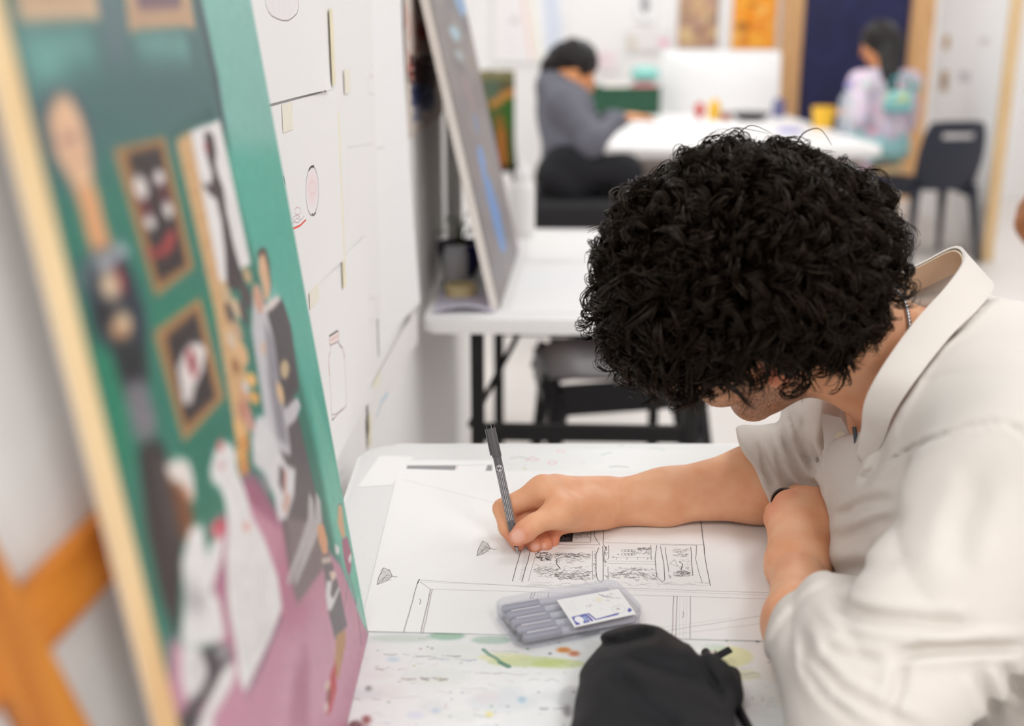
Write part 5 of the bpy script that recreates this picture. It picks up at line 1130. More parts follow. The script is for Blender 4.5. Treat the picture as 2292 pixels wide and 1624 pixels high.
n4 = N.new('ShaderNodeTexNoise'); n4.inputs['Scale'].default_value = 600; L.new(tc_.outputs['Object'], n4.inputs['Vector']); bp = N.new('ShaderNodeBump'); bp.inputs['Strength'].default_value = .12; bp.inputs['Distance'].default_value = .001; L.new(n4.outputs['Fac'], bp.inputs['Height']); L.new(bp.outputs[0], b.inputs['Normal'])
skin_m = sk
def paint_tint(o, arr):
    a_ = o.data.color_attributes.new('tint', 'FLOAT_COLOR', 'POINT'); c4 = np.ones((len(arr), 4), np.float32); c4[:, :3] = arr; a_.data.foreach_set('color', c4.ravel())
o = mesh('body', V, Fq, skin_m, man, True); paint_tint(o, np.stack([np.maximum(beard, nape), nail, red_], 1))

# ---- shirt
shirt_m = M('cream_linen', (230, 221, 212), .85, .03, 6, .35, 420, sheen=.2, kind='weave')
cuffR = np.array([.281, 1.222, .794]); cn = np.array([-.93, .02, -.36]); cn /= np.linalg.norm(cn)
cuffL = P(1802, 1378, 1.026); ln_ = np.array([-.52, .80, .20]); ln_ /= np.linalg.norm(ln_)
fl = (LMd - LE) / np.linalg.norm(LMd - LE)
def sleeve_end(a, b, ra, rb, c, n): return Seq(('+', 0, Cap(a, b, ra, rb)), ('&', .005, Half(c, n)))
def cuff_band(a, b, ra, rb, c, n, wd): return Seq(('+', 0, Cap(a, b, ra, rb)), ('&', .006, Half(c, n)), ('&', .006, Half(c - n * wd, -n)))
si = [('+', 0, Cap((.455, 1.0, .90), (.66, .99, .50), .118, .135)), ('+', .08, Cap((.445, 1.14, .90), (.66, 1.15, .50), .112, .135)), ('+', .05, Ell((.430, 1.06, .850), (.110, .165, .095))), ('+', .04, Ell(P(1958, 1250, 1.135), (.044, .05, .042))), ('+', .05, Ell((.462, 1.075, .945), (.10, .13, .088))),
      ('+', .06, Cap((.46, 1.0, .94), LS + [.02, .0, .012], .085, .078)), ('+', .05, Cap((.45, 1.14, .92), RS, .08, .075)),
      ('+', .05, Cap(LS + [.015, 0, 0], LE + [.02, 0, .014], .082, .056)), ('+', .02, sleeve_end(LE + [.004, 0, .008], LMd + fl * .05 + [.022, 0, .006], .055, .043, cuffL, ln_)), ('+', .003, cuff_band(LE + [.004, 0, .008], LMd + fl * .05 + [.022, 0, .006], .060, .047, cuffL, ln_, .028)),
      ('+', .05, Cap(RS, RE + [.005, 0, .004], .082, .066)), ('+', .02, sleeve_end(RE, cuffR + [-.06, 0, 0], .064, .050, cuffR, cn)), ('+', .003, cuff_band(RE, cuffR + [-.06, 0, 0], .066, .0525, cuffR, cn, .012)),
      ('-', .012, Cap(hd(-.03, 0, -.06), NR + [-.008, 0, -.002], .090, .078)), ('-', .01, Cap(NR + [-.075, .015, -.02], NR + [-.10, .02, -.075], .05, .022)),
      ('-', 0, Half((.2, 1, TH + .0015), (0, 0, 1))) ]
si = si[:-1]
sseq = Seq(*si)
def folds(p):
    x, y, z = p[:, 0], p[:, 1], p[:, 2]
    w1 = np.sin(9 * y + 5 * z) * 1.2; w2 = np.sin(13 * x - 7 * z) * 1.1
    soft = .0030 * np.sin(46 * (x * .55 - z * .75 + .25 * y) + w1 * 1.6) + .0022 * np.sin(70 * (z * .6 + y * .7) + w2 * 2)
    def near(c, r): return np.exp(-(((p - c) / r) ** 2).sum(1))
    sh = lambda t: 1 - 2 * np.abs(np.sin(t)) ** .8            # creases with sharp valleys
    f = soft
    f = f + near(np.array([.325, 1.21, .825]), np.array([.075, .09, .07])) * (.0030 * sh(58 * (x * .62 + z * .78) + 1.2 * np.sin(22 * y + 30 * z)))
    f = f + near(np.array([.30, .82, .84]), np.array([.09, .09, .08])) * (.0060 * sh(44 * (x * .35 + z * .95 - .25 * y) + 1.0 * np.sin(25 * x)))
    f = f + near(np.array([.375, 1.0, .93]), np.array([.07, .10, .07])) * (.0045 * sh(50 * (y * .6 + x * .75 + z * .3) + .8 * np.sin(30 * z)))
    f = f + near(np.array([.45, .88, .80]), np.array([.12, .10, .10])) * (.0060 * sh(30 * (z + .35 * x) + .9 * np.sin(20 * y + 9 * x)))
    return f
CREASE = [([(1935, 1085), (1990, 1030), (2080, 985), (2160, 955), (2240, 942), (2280, 960), (2310, 1000)], .0030, 6), ([(2000, 1465), (2080, 1453), (2180, 1449), (2300, 1446)], .011, 13), ([(1850, 1330), (1890, 1368), (1980, 1385), (2090, 1396), (2180, 1400)], .007, 16),
          ([(1790, 1430), (1800, 1490), (1850, 1560), (1930, 1630)], .004, 11), ([(1792, 1400), (1818, 1470), (1880, 1540), (1990, 1600), (2080, 1640)], .005, 12), ([(1850, 1270), (1880, 1278), (1950, 1272), (2030, 1250)], .003, 16), ([(1860, 1215), (1930, 1190), (2010, 1150)], .003, 18), ([(1875, 1160), (1930, 1130), (2000, 1115)], .005, 13),
          ([(2070, 735), (1995, 815), (1972, 860)], .005, 9), ([(2085, 790), (2015, 865), (1985, 915)], .006, 10), ([(2135, 690), (2062, 785), (2030, 850)], .005, 9), ([(2040, 850), (1990, 930), (1950, 1030)], .005, 10), ([(1990, 990), (1955, 1050), (1925, 1085)], .005, 9), ([(2235, 655), (2150, 735), (2085, 780)], .003, 6),
          ([(2020, 1480), (2010, 1540), (1985, 1600)], .006, 14), ([(2200, 1060), (2150, 1180), (2140, 1290)], .004, 30), ([(1830, 1440), (1900, 1470), (1990, 1478)], .004, 12), ([(2240, 1480), (2290, 1560)], .006, 14), ([(2190, 1500), (2230, 1600)], .007, 14),
          ([(1740, 945), (1762, 1010), (1800, 1075), (1838, 1092)], .0038, 8), ([(1712, 962), (1735, 1030), (1762, 1082), (1805, 1115)], .0038, 8), ([(1790, 930), (1808, 990), (1842, 1042)], .0035, 8), ([(1690, 985), (1708, 1040), (1732, 1102)], .0035, 7), ([(1765, 915), (1785, 970), (1822, 1060)], .004, 7)]
under = Seq(('+', 0, Cap(LS, LE, .058, .050)),  ('+', .02, Cap(RS, RE, .058, .050)), ('+', .01, sleeve_end(RE, cuffR + [-.05, 0, 0], .051, .048, cuffR, cn)), ('+', .02, Cap((.445, 1.0, .89), (.65, 1.0, .55), .104, .108)), ('+', .02, Cap((.445, 1.14, .89), (.65, 1.14, .55), .104, .108)))
def shirt_f(p):
    d = shirt_c(p)
    d = np.minimum(d, np.maximum(under(p), -neckhole(p))); return d
neckhole = Cap(hd(-.03, 0, -.06), NR + [-.008, 0, -.002], .090, .078)
def shirt_c(p):
    d = sseq(p) + folds(p)
    if len(p) > 9000 or np.abs(d).min() > .03: return d
    q = p - C0; D = q[:, 1] * CP - q[:, 2] * SP; u = q[:, 1] * SP + q[:, 2] * CP; X = 1146 + q[:, 0] / D * FPX; Y = 812 - u / D * FPX
    x0, x1, y0, y1 = X.min() - 40, X.max() + 40, Y.min() - 40, Y.max() + 40
    for pl_, amp, wd in CREASE:
        if max(a[0] for a in pl_) < x0 or min(a[0] for a in pl_) > x1 or max(a[1] for a in pl_) < y0 or min(a[1] for a in pl_) > y1: continue
        r = np.full(len(p), 1e3); tp = np.zeros(len(p)); nseg = len(pl_) - 1
        for i_, ((ax, ay), (bx, by)) in enumerate(zip(pl_[:-1], pl_[1:])):
            t = np.clip(((X - ax) * (bx - ax) + (Y - ay) * (by - ay)) / ((bx - ax) ** 2 + (by - ay) ** 2), 0, 1); q_ = np.hypot(X - ax - t * (bx - ax), Y - ay - t * (by - ay)); tp = np.where(q_ < r, (i_ + t) / nseg, tp); r = np.minimum(r, q_)
        r = r / wd; am = amp * np.clip(np.minimum(tp, 1 - tp) * 5 + .15, 0, 1)
        d = d + am * np.exp(-r * r) - am * .5 * np.exp(-((r - 2) ** 2) / .8)
    return d
V, Fq = skin(shirt_f, (.14, .60, .40), (.84, 1.42, 1.08), .0036)
V[:, 2] = np.where((V[:, 0] < .385) & (V[:, 2] < TH + .002), TH + .002, V[:, 2])
shirt = mesh('shirt', V, Fq, shirt_m, man, True)
shaded_linen_m = M('cream_linen_shaded', (226, 204, 176), .9, .04, 8, .3, 420, kind='weave')
def ribbon(name, top, bot, th, mat, parent, smooth=True):
    """cloth band between two rows of points"""
    top = [np.array(t, float) for t in top]; bot = [np.array(t, float) for t in bot]
    def cr_(P_, n=5):
        out = []
        for i in range(len(P_) - 1):
            p0, p1, p2, p3 = P_[max(i - 1, 0)], P_[i], P_[i + 1], P_[min(i + 2, len(P_) - 1)]
            for k in range(n):
                t = k / n; out.append(.5 * ((2 * p1) + (-p0 + p2) * t + (2 * p0 - 5 * p1 + 4 * p2 - p3) * t * t + (-p0 + 3 * p1 - 3 * p2 + p3) * t ** 3))
        out.append(P_[-1]); return out
    T_, B_ = cr_(top), cr_(bot); n = len(T_); nv = 5; bm = B(); Pg = []; Ng = []
    for i in range(n):
        row = [T_[i] * (1 - j / nv) + B_[i] * (j / nv) for j in range(nv + 1)]; Pg.append(row)
    for i in range(n):
        nr = []
        for j in range(nv + 1):
            du = Pg[min(i + 1, n - 1)][j] - Pg[max(i - 1, 0)][j]; dv = Pg[i][min(j + 1, nv)] - Pg[i][max(j - 1, 0)]; c = np.cross(du, dv); nr.append(c / (np.linalg.norm(c) + 1e-9) * th)
        Ng.append(nr)
    grid_solid(bm, Pg, lambda i, j: True, Ng); return bmobj(name, bm, mat, parent, auto=60)
ct = [P(1918, 1010, 1.062), P(1928, 955, 1.042), P(1936, 895, 1.022), P(1972, 825, 1.012), P(2045, 722, 1.030), P(2118, 640, 1.055), P(2158, 580, 1.085), P(2138, 552, 1.13), P(2070, 584, 1.165), P(1992, 626, 1.185), P(1930, 690, 1.20)]
cb = [P(1935, 1040, 1.070), P(1975, 990, 1.046), P(2000, 925, 1.017), P(2050, 850, 1.002), P(2125, 755, 1.022), P(2190, 690, 1.052), P(2222, 640, 1.095), P(2185, 620, 1.15), P(2100, 655, 1.185), P(2020, 690, 1.205), P(1960, 740, 1.215)]
ribbon('collar', ct, cb, .003, shirt_m, shirt)
lt = [t_ + np.array([-.004, -.004, -.002]) for t_ in ct[5:]]; lb = [t_ * .35 + b_ * .65 + np.array([-.004, -.004, -.002]) for t_, b_ in zip(ct[5:], cb[5:])]
ribbon('collar_shade', [mixp(a_, b_, .06) for a_, b_ in zip(lt, lb)], lb, .0015, shaded_linen_m, shirt)  # tan band: the shade inside the collar put into its colour
pt_ = [P(1838, 925, 1.150), P(1846, 990, 1.140), P(1842, 1050, 1.136), P(1848, 1100, 1.136), P(1852, 1128, 1.140)]
pb_ = [P(1885, 935, 1.130), P(1912, 1000, 1.112), P(1902, 1055, 1.108), P(1890, 1100, 1.110), P(1882, 1132, 1.120)]
ribbon('placket', pt_, pb_, .0025, shirt_m, shirt)
btn = M('cream_button', (214, 198, 176), .35, .05, 60)
for px, py, D in ((1868, 1037, 1.118), (1882, 975, 1.118)):
    bm = B(); q = P(px, py, D); add_lathe(bm, q, [(0, -.001), (.0042, -.001), (.005, .0004), (.005, .0014), (.0036, .0018), (0, .001)], 14, axis=vdir(q) + np.array([-.3, 0, 0])); bmobj('button', bm, btn, shirt, auto=40)
# trousers below the shirt
tro = M('dark_grey_trousers', (60, 60, 66), .85, .06, 30)
V, Fq = skin(Seq(('+', 0, Cap((.67, .97, .53), (.67, 1.17, .53), .13)), ('+', .05, Cap((.66, .98, .52), (.26, .96, .50), .085, .065)), ('+', .05, Cap((.66, 1.16, .52), (.26, 1.18, .50), .085, .065)), ('+', .04, Cap((.26, .96, .50), (.30, .95, .09), .062, .048)), ('+', .04, Cap((.26, 1.18, .50), (.30, 1.19, .09), .062, .048))), (.1, .8, 0.0), (.85, 1.36, .72), .011)
mesh('trousers', V, Fq, tro, man, True)
for y in (.95, 1.19):
    V, Fq = skin(Seq(('+', 0, Cap((.31, y, .052), (.14, y, .045), .046, .040)), ('&', .004, Half((0, 0, .004), (0, 0, -1)))), (.05, y - .09, -.01), (.40, y + .09, .13), .007); mesh('shoe', V, Fq, black_plastic, man, True)
# ring, chain and pendant cord
rd_ = np.array([.003, .030, -.006]); rp = lk[1] + rd_ * .55
bm = B(); add_lathe(bm, rp - rd_ / np.linalg.norm(rd_) * .003, [(.0118, 0), (.0150, .0), (.0150, .007), (.0118, .007), (.0118, 0)], 28, axis=rd_); bmobj('ring', bm, M('black_ring', (18, 17, 18), .25, .1, 60, metal=.3), man, auto=40)
silver = M('silver_chain', (206, 204, 206), .22, .05, 60, metal=1)
na = NR - hd(-.03, 0, -.06); na /= np.linalg.norm(na); e1 = np.cross(na, [0, 1., 0]); e1 /= np.linalg.norm(e1); e2 = np.cross(na, e1); nc = mixp(hd(-.03, 0, -.06), NR, .86)
bm = B(); nc = mixp(hd(-.03, 0, -.06), NR, .60)
for k in range(110):
    a = 2 * PI * k / 110; dr = math.cos(a) * e1 + math.sin(a) * e2 - na * .45 * math.cos(a); rr_ = np.linspace(.03, .13, 60); sd_ = base(nc + rr_[:, None] * dr); r0 = rr_[np.argmax(sd_ > .0018)]
    bmesh.ops.create_icosphere(bm, subdivisions=1, radius=.0026, matrix=Matrix.Translation(Vector(nc + dr * r0)))
bmobj('necklace', bm, silver, man, smooth=True)
bm = B(); add_tube(bm, [P(1912, 955, 1.085), P(1916, 985, 1.082), P(1918, 1015, 1.085)], .0022, 8); bmobj('pendant_cord', bm, black_plastic, man)

# ---- hair: a dark undercoat and some thousand curled locks
HC = P(1666, 590, 1.088)
hr = np.array([.087, .086, .092])
hair_m = bpy.data.materials.new('black_brown_hair'); hair_m.use_nodes = True; hb = hair_m.node_tree.nodes['Principled BSDF']
hn = hair_m.node_tree.nodes.new('ShaderNodeTexNoise'); hn.inputs['Scale'].default_value = 60; hrp = hair_m.node_tree.nodes.new('ShaderNodeValToRGB'); hrp.color_ramp.elements[0].color = (.0015, .0009, .0006, 1); hrp.color_ramp.elements[1].color = (.012, .006, .0032, 1)
htc = hair_m.node_tree.nodes.new('ShaderNodeTexCoord'); hair_m.node_tree.links.new(htc.outputs['Object'], hn.inputs['Vector']); hair_m.node_tree.links.new(hn.outputs['Fac'], hrp.inputs[0]); hair_m.node_tree.links.new(hrp.outputs[0], hb.inputs['Base Color'])
hb.inputs['Roughness'].default_value = .27; hb.inputs['Specular IOR Level'].default_value = .26; hb.inputs['Specular Tint'].default_value = (1, .8, .62, 1)
lip = lambda p: .006 * np.sin(70 * p[:, 0] + 3 * np.sin(50 * p[:, 2])) * np.sin(62 * p[:, 1] + 40 * p[:, 2])
SKULL = Ell(hd(-.012, 0, .010), (.106, .087, .096), HM)
cap_big = Seq(('+', 0, Ell(HC, hr)), ('+', .03, SKULL), ('+', .04, Ell(P(1520, 585, 1.09), (.048, .05, .052))), ('+', .04, Ell(P(1508, 690, 1.10), (.042, .05, .036))), ('+', .04, Ell(P(1828, 560, 1.09), (.048, .06, .052))))
cap_seq = Seq(('+', 0, Ell(HC, hr)), ('+', .03, SKULL), ('+', .04, Ell(P(1520, 585, 1.09), (.048, .05, .052))), ('+', .04, Ell(P(1508, 690, 1.10), (.042, .05, .036))), ('+', .04, Ell(P(1828, 560, 1.09), (.048, .06, .052))),
              ('-', .02, Box(hd(.155, 0, -.085), (.10, .2, .12), .02, HM)), ('-', .02, Box(hd(.085, 0, -.115), (.105, .2, .12), .02, HM)), ('-', .02, Box(hd(-.06, 0, -.20), (.14, .2, .125), .02, HM)))
V, Fq = skin(lambda p: cap_seq(p) + lip(p), HC - .15, HC + .15, .004)
hair = mesh('hair', V, Fq, hair_m, man, True)
rg = np.random.default_rng(21)
NL, NS, SG = 1700, 8, 16
pick = rg.choice(len(V), NL * 2, replace=False); root_p = V[pick]; eps = .004
gf = lambda q: cap_seq(q)
d = np.stack([cap_big(root_p + e) - cap_big(root_p - e) for e in np.eye(3) * eps], 1); d /= np.linalg.norm(d, axis=1)[:, None]
rl_ = (root_p - CH) @ HM
okm = ~((rl_[:, 0] > .050) & (rl_[:, 2] < .040)) & ~((rl_[:, 0] > -.035) & (rl_[:, 2] < .026)) & ~(rl_[:, 2] < -.055) & ~((rl_[:, 2] < -.02) & (rl_[:, 0] > -.05))
d = d[okm]; root_p = root_p[okm]; sel = rg.permutation(len(d))[:NL]; d = d[sel]; root_p = root_p[sel]; n_l = len(d)
crown = hd(-.03, 0, .09) - HC; crown /= np.linalg.norm(crown)
tang = d - crown * (d @ crown)[:, None]; tang = tang - d * (tang * d).sum(1)[:, None]; tang += rg.normal(0, .35, tang.shape); tang -= d * (tang * d).sum(1)[:, None]; tang /= np.linalg.norm(tang, axis=1)[:, None] + 1e-9
bit = np.cross(d, tang)
Lk = rg.uniform(.034, .068, n_l); rad = rg.uniform(.0055, .0135, n_l); turns = rg.uniform(.8, 2.0, n_l) * rg.choice([-1, 1], n_l); p0 = rg.uniform(0, 2 * PI, n_l); outw = rg.uniform(.15, .70, n_l)
t = np.linspace(0, 1, SG)
strands = []
for s in range(NS):
    jr = rad * rg.uniform(.85, 1.15, n_l); jp = p0 + rg.normal(0, .22, n_l); jl = Lk * rg.uniform(.85, 1.12, n_l); st = root_p + rg.normal(0, .0017, root_p.shape)
    prog = jl[:, None] * t[None]
    ang = jp[:, None] + turns[:, None] * 2 * PI * t[None]
    rr = jr[:, None] * np.clip(t[None] * 3, 0, 1) * (1 - .25 * t[None])
    c_d = outw[:, None] * prog * (1 - .5 * t[None]) ; c_t = np.sqrt(1 - outw[:, None] ** 2) * prog
    q = st[:, None] + d[:, None] * (c_d + rr * (1 + np.cos(ang)) * .8)[..., None] + tang[:, None] * (c_t * .75)[..., None] + bit[:, None] * (rr * np.sin(ang))[..., None] + tang[:, None] * (rr * .5 * np.cos(ang + .8))[..., None]
    q[..., 2] -= .006 * t[None] ** 2
    strands.append(q)
S = np.concatenate(strands)
# a few long stray curls above the crown and at the fringe
def stray(pts, n=16):
    P_ = [np.array(p) for p in pts]; out = []
    for tt_ in np.linspace(0, len(P_) - 1.001, n):
        i = int(tt_); f_ = tt_ - i; p0_, p1, p2, p3 = P_[max(i - 1, 0)], P_[i], P_[i + 1], P_[min(i + 2, len(P_) - 1)]
        out.append(.5 * ((2 * p1) + (-p0_ + p2) * f_ + (2 * p0_ - 5 * p1 + 4 * p2 - p3) * f_ * f_ + (-p0_ + 3 * p1 - 3 * p2 + p3) * f_ ** 3))
    return out
ex = [stray([P(1782, 322, 1.08), P(1800, 296, 1.08), P(1835, 288, 1.08), P(1862, 325, 1.08)]), stray([P(1600, 310, 1.08), P(1640, 286, 1.08), P(1690, 292, 1.08), P(1722, 300, 1.08)]), stray([P(1640, 312, 1.09), P(1680, 280, 1.09), P(1730, 300, 1.09)]),
      stray([P(1335, 720, 1.1), P(1312, 714, 1.1), P(1305, 700, 1.1)]), stray([P(1330, 560, 1.1), P(1316, 590, 1.1), P(1326, 640, 1.1)])]
for k in range(66):      # fringe curls hanging past the brow and over the ear
    if k < 30 or k > 46: bx, by, D = R_.uniform(1440, 1560), R_.uniform(770, 815), R_.uniform(1.08, 1.13)
    elif k < 38: bx, by, D = R_.uniform(1745, 1775), R_.uniform(785, 810), 1.022
    else: bx, by, D = R_.uniform(1765, 1800), R_.uniform(775, 800), 1.035
    ln2 = R_.uniform(50, 100) if (k < 30 or k > 46) else R_.uniform(40, 80); w_ = R_.uniform(8, 22); pha = R_.uniform(0, 6)
    for q in range(4): ex.append(stray([P(bx + w_ * math.sin(pha + 2.2 * j) + R_.uniform(-2, 2), by + ln2 * j / 4 + R_.uniform(-2, 2), D + .006 * math.cos(pha + 2.2 * j)) for j in range(5)]))
S = np.concatenate([S, np.array(ex)])
n_s = len(S); dd = np.gradient(S, axis=1); dd /= np.linalg.norm(dd, axis=2, keepdims=True) + 1e-12
ref = np.array([.31, .52, .79]); uu = np.cross(dd, ref); uu /= np.linalg.norm(uu, axis=2, keepdims=True) + 1e-9; vv = np.cross(dd, uu)
wr_ = (.00085 * (1 - .75 * t ** 2))[None, :, None] * rg.uniform(.7, 1.3, n_s)[:, None, None]
ringv = np.stack([S + wr_ * (math.cos(a) * uu + math.sin(a) * vv) for a in (0, 2 * PI / 3, 4 * PI / 3)], 2)       # n, SG, 3, 3
base_i = (np.arange(n_s) * SG * 3)[:, None, None] + (np.arange(SG - 1) * 3)[None, :, None]; a_ = np.arange(3)[None, None]; b2 = (np.arange(3) + 1) % 3
Fq = np.stack([base_i + a_, base_i + b2[None, None], base_i + 3 + b2[None, None], base_i + 3 + a_], -1).reshape(-1, 4)
o = mesh('curls', ringv.reshape(-1, 3), Fq, hair_m, hair, True); tag(o, kind='stuff')

# ------------------------------------------------------------------ fineliner held in the right hand
tip, top = Pz(1160, 1241, TH + .001), P(1097, 951, 1.256)
pd = (top - tip) / np.linalg.norm(top - tip); PL = np.linalg.norm(top - tip)
pen = thing('fineliner_pen', 'grey fineliner pen held in the drawing hand, tip on the paper', 'pen', tip)
grey_pl = M('dark_grey_pen_plastic', (98, 94, 96), .4, .05, 60); lblm = None
def pen_part(name, prof, mat, seg=18, parent=pen): bm = B(); add_lathe(bm, tip, prof, seg, axis=pd); return bmobj(name, bm, mat, parent, auto=35)
pen_part('nib', [(0, 0), (.0004, 0), (.0005, .003), (.0013, .0032), (.0016, .009), (.0, .009)], M('steel_nib', (170, 172, 176), .25, .05, 60, metal=1))
pen_part('grip', [(0, .0085), (.0024, .0085), (.0031, .014), (.0036, .024), (0, .024)], M('black_pen_grip', (40, 42, 44), .4, .1, 60))
pen_part('cap', [(0, PL - .036), (.0050, PL - .036), (.0054, PL - .034), (.0052, PL - .004), (0, PL - .004)], grey_pl)
pen_part('cap_end', [(0, PL - .0045), (.0050, PL - .0045), (.0048, PL), (.0030, PL), (.0028, PL - .002), (0, PL - .002)], M('glossy_black_pen_end', (18, 18, 20), .15, .1, 60))
bm = B(); cl = vdir(tip) ; cl = cl - pd * (cl @ pd); cl /= np.linalg.norm(cl); sdv = np.cross(pd, cl)
add_bar(bm, tip + pd * (PL - .033) - sdv * .0058 , tip + pd * (PL - .003) - sdv * .0058, .0022, .0016, .0005); bmobj('clip', bm, grey_pl, pen)
# barrel carries the print: an emblem and rows of small lettering
A = Art(256, 900, (104, 100, 102)); 
wht = (222, 220, 220)
def bu(x, y): return (x, y)
cx_, cy_ = .5, .845
A.oval(cx_, cy_, .14, .042, wht); A.ring(cx_, cy_, .115, .034, 3, (104, 100, 102)); 
for seg_ in ([(.41, .855), (.45, .825), (.50, .865), (.54, .83)], [(.42, .838), (.50, .842), (.585, .862)], [(.55, .83), (.585, .85)]): A.stroke(seg_, 9, (92, 88, 90))
for rowi, x in enumerate((.30, .37, .44, .51, .58, .65)):
    y = .80
    while y > .17:
        L_ = R_.uniform(.015, .05); A.stroke([(x, y), (x, y - L_)], 7, wht, .75 if rowi not in (0, 5) else .9); y -= L_ + R_.uniform(.006, .012)
for x in (.335, .405, .475, .545, .615):
    for k in range(40): y = R_.uniform(.17, .80); A.stroke([(x - .02, y), (x + .02, y)], 2, (104, 100, 102), .9)
V = []; UV = []; Fc = []; h0, h1 = .0235, PL - .0355; sg = 24
for j in range(7):
    h = h0 + (h1 - h0) * j / 6
    for i in range(sg + 1):
        a = 2 * PI * i / sg; V.append(tip + pd * h + .0046 * (math.cos(a) * -cl + math.sin(a) * sdv)); UV.append((i / sg, j / 6))
for j in range(6):
    for i in range(sg): q = j * (sg + 1) + i; Fc.append((q, q + 1, q + sg + 2, q + sg + 1))
mesh('barrel', V, Fc, M_art('pen_print', A, .4, .4), pen, True, uv=UV)
# ------------------------------------------------------------------ clear case of fineliners
kA, kB, kD = Pz(1158, 1457, TH + .002), Pz(1447, 1402, TH + .002), Pz(1110, 1374, TH + .002)
e1 = kB - kA; KL = np.linalg.norm(e1); e1 /= KL; e2 = kD - kA; e2 -= e1 * (e2 @ e1); KW = np.linalg.norm(e2); e2 /= KW
T = Matrix(((e1[0], e2[0], 0, 0), (e1[1], e2[1], 0, 0), (0, 0, 1, 0), (0, 0, 0, 1))); T.translation = Vector(kA + e1 * KL / 2 + e2 * KW / 2 + [0, 0, .0005])
kp = lambda x, y, z: np.array(T @ Vector((x - KL / 2, y - KW / 2, z)))
case = thing('pen_case', 'clear hinged plastic case of grey pens lying on the drawing sheet', 'case', kA + e1 * KL / 2 + e2 * KW / 2)
kc = M_clear('case_polystyrene', (240, 240, 246), .12, .94)
H_ = .0165
o_, i_ = rrect(KL, KW, .014, 6), rrect(KL - .004, KW - .004, .012, 6)
def wall_loop(name, z0, z1, mat, parent, oo=o_, ii=i_):
    bm = B(); n = len(oo); R4 = []
    for pts, z in ((oo, z0), (oo, z1), (ii, z1), (ii, z0)): R4.append([bm.verts.new(T @ Vector((x, y, z))) for x, y in pts])
    for a in range(4):
        for k in range(n): bm.faces.new((R4[a][k], R4[a][(k + 1) % n], R4[(a + 1) % 4][(k + 1) % n], R4[(a + 1) % 4][k]))
    return bmobj(name, bm, mat, parent, auto=40)
wall_loop('tray_wall', 0, H_ * .6, kc, case)
bm = B(); add_prism(bm, i_, .0, .0012, T); bmobj('tray_floor', bm, kc, case)
wall_loop('lid_rim', H_ * .6, H_, kc, case)
bm = B(); add_prism(bm, o_, H_ - .0008, H_ + .0004, T, .0003); bmobj('lid', bm, kc, case)
bm = B(); add_bar(bm, kp(KL * .5, -.0012, .006), kp(KL * .62, -.0012, .006), .0024, .006, .0006); bmobj('clasp', bm, kc, case)
for k in range(4):
    bm = B(); y = KW * (k + 1) / 5; add_bar(bm, kp(.006, y, .004), kp(KL - .006, y, .004), .0012, .006); bmobj('divider', bm, kc, case)
grey_b = M('pale_grey_pen_barrel', (208, 206, 214), .35, .05, 60); grey_c = M('mid_grey_pen_cap', (164, 162, 174), .35, .05, 60)
order = ['nearest the viewer', 'second from the viewer', 'in the middle slot', 'second from the far side', 'farthest from the viewer']
for k in range(5):
    y = KW * (k + .5) / 5; a = kp(.008, y, .0072)
    r = thing('fineliner_pen', 'grey capped pen in the clear case, ' + order[k], 'pen', a, 'pens in the clear case')
    def pp_(nm, prof, mat): bm = B(); add_lathe(bm, a, prof, 14, axis=e1); bmobj(nm, bm, mat, r, auto=40)
    pp_('cap', [(0, 0), (.0035, .0), (.0044, .002), (.0046, .036), (.0046, .038), (0, .038)], grey_c); pp_('barrel', [(0, .038), (.0041, .038), (.0041, KL - .020), (.003, KL - .018), (0, KL - .018)], grey_b)
    bm = B(); add_bar(bm, kp(.012, y, .0124), kp(.042, y, .0124), .002, .0014, .0004); bmobj('clip', bm, M('white_pen_clip', (226, 222, 226), .35, .04, 60), r)
# printed card on the lid
cu = [Pz(px, py, TH + H_ + .003) for px, py in ((1286, 1404), (1424, 1374), (1384, 1318), (1246, 1343))]
A = Art(520, 330, (246, 244, 243)); blue = (72, 74, 168)
A.poly([(.04, .05), (.27, .07), (.26, .36), (.05, .34)], blue); A.oval(.135, .21, .068, .115, (248, 247, 250)); A.poly([(.10, .05), (.17, .05), (.16, .14), (.12, .13)], (248, 247, 250)); A.poly([(.20, .10), (.255, .12), (.25, .3), (.215, .3)], (150, 170, 214))
A.poly([(.29, .07), (.33, .08), (.29, .36), (.26, .36)], blue); A.poly([(.35, .08), (.72, .10), (.78, .16), (.70, .16), (.36, .11)], blue); A.poly([(.30, .36), (.36, .09), (.38, .11), (.33, .36)], blue); A.poly([(.92, .10), (.985, .16), (.96, .26), (.90, .16)], blue)
A.ring(.80, .28, .10, .13, 3, (190, 190, 200)); A.oval(.79, .30, .035, .04, (196, 184, 180), .8, 2)
for k in range(5):
    for j in range(3): A.stroke([(.09 + .05 * j, .86 - .08 * k), (.12 + .05 * j, .855 - .08 * k)], 3, (204, 206, 220), .9)
A.stroke([(.36, .62), (.40, .57), (.44, .60), (.42, .64)], 4, (110, 106, 120), .9); A.stroke([(.50, .80), (.54, .70)], 2, (150, 146, 156), .8)
for (x, y, w_) in ((.66, .92, 10), (.70, .84, 12), (.76, .84, 9), (.82, .90, 6), (.80, .74, 6), (.88, .70, 6), (.70, .68, 5), (.74, .78, 5)): A.stroke([(x, y), (x + .05, y - .06)], w_, (140, 134, 142), .8)
for k in range(40): x, y = R_.uniform(.45, .95), R_.uniform(.40, .95); A.stroke([(x, y), (x + R_.uniform(-.05, .05), y - R_.uniform(.02, .1))], 1.6, R_.choice([(190, 186, 190), (206, 200, 196), (226, 214, 180)]), .7)
A.poly([(.56, .66), (.66, .68), (.64, .84), (.55, .80)], (244, 232, 206), .7, 4); A.a = np.clip(A.a, 0, 1)
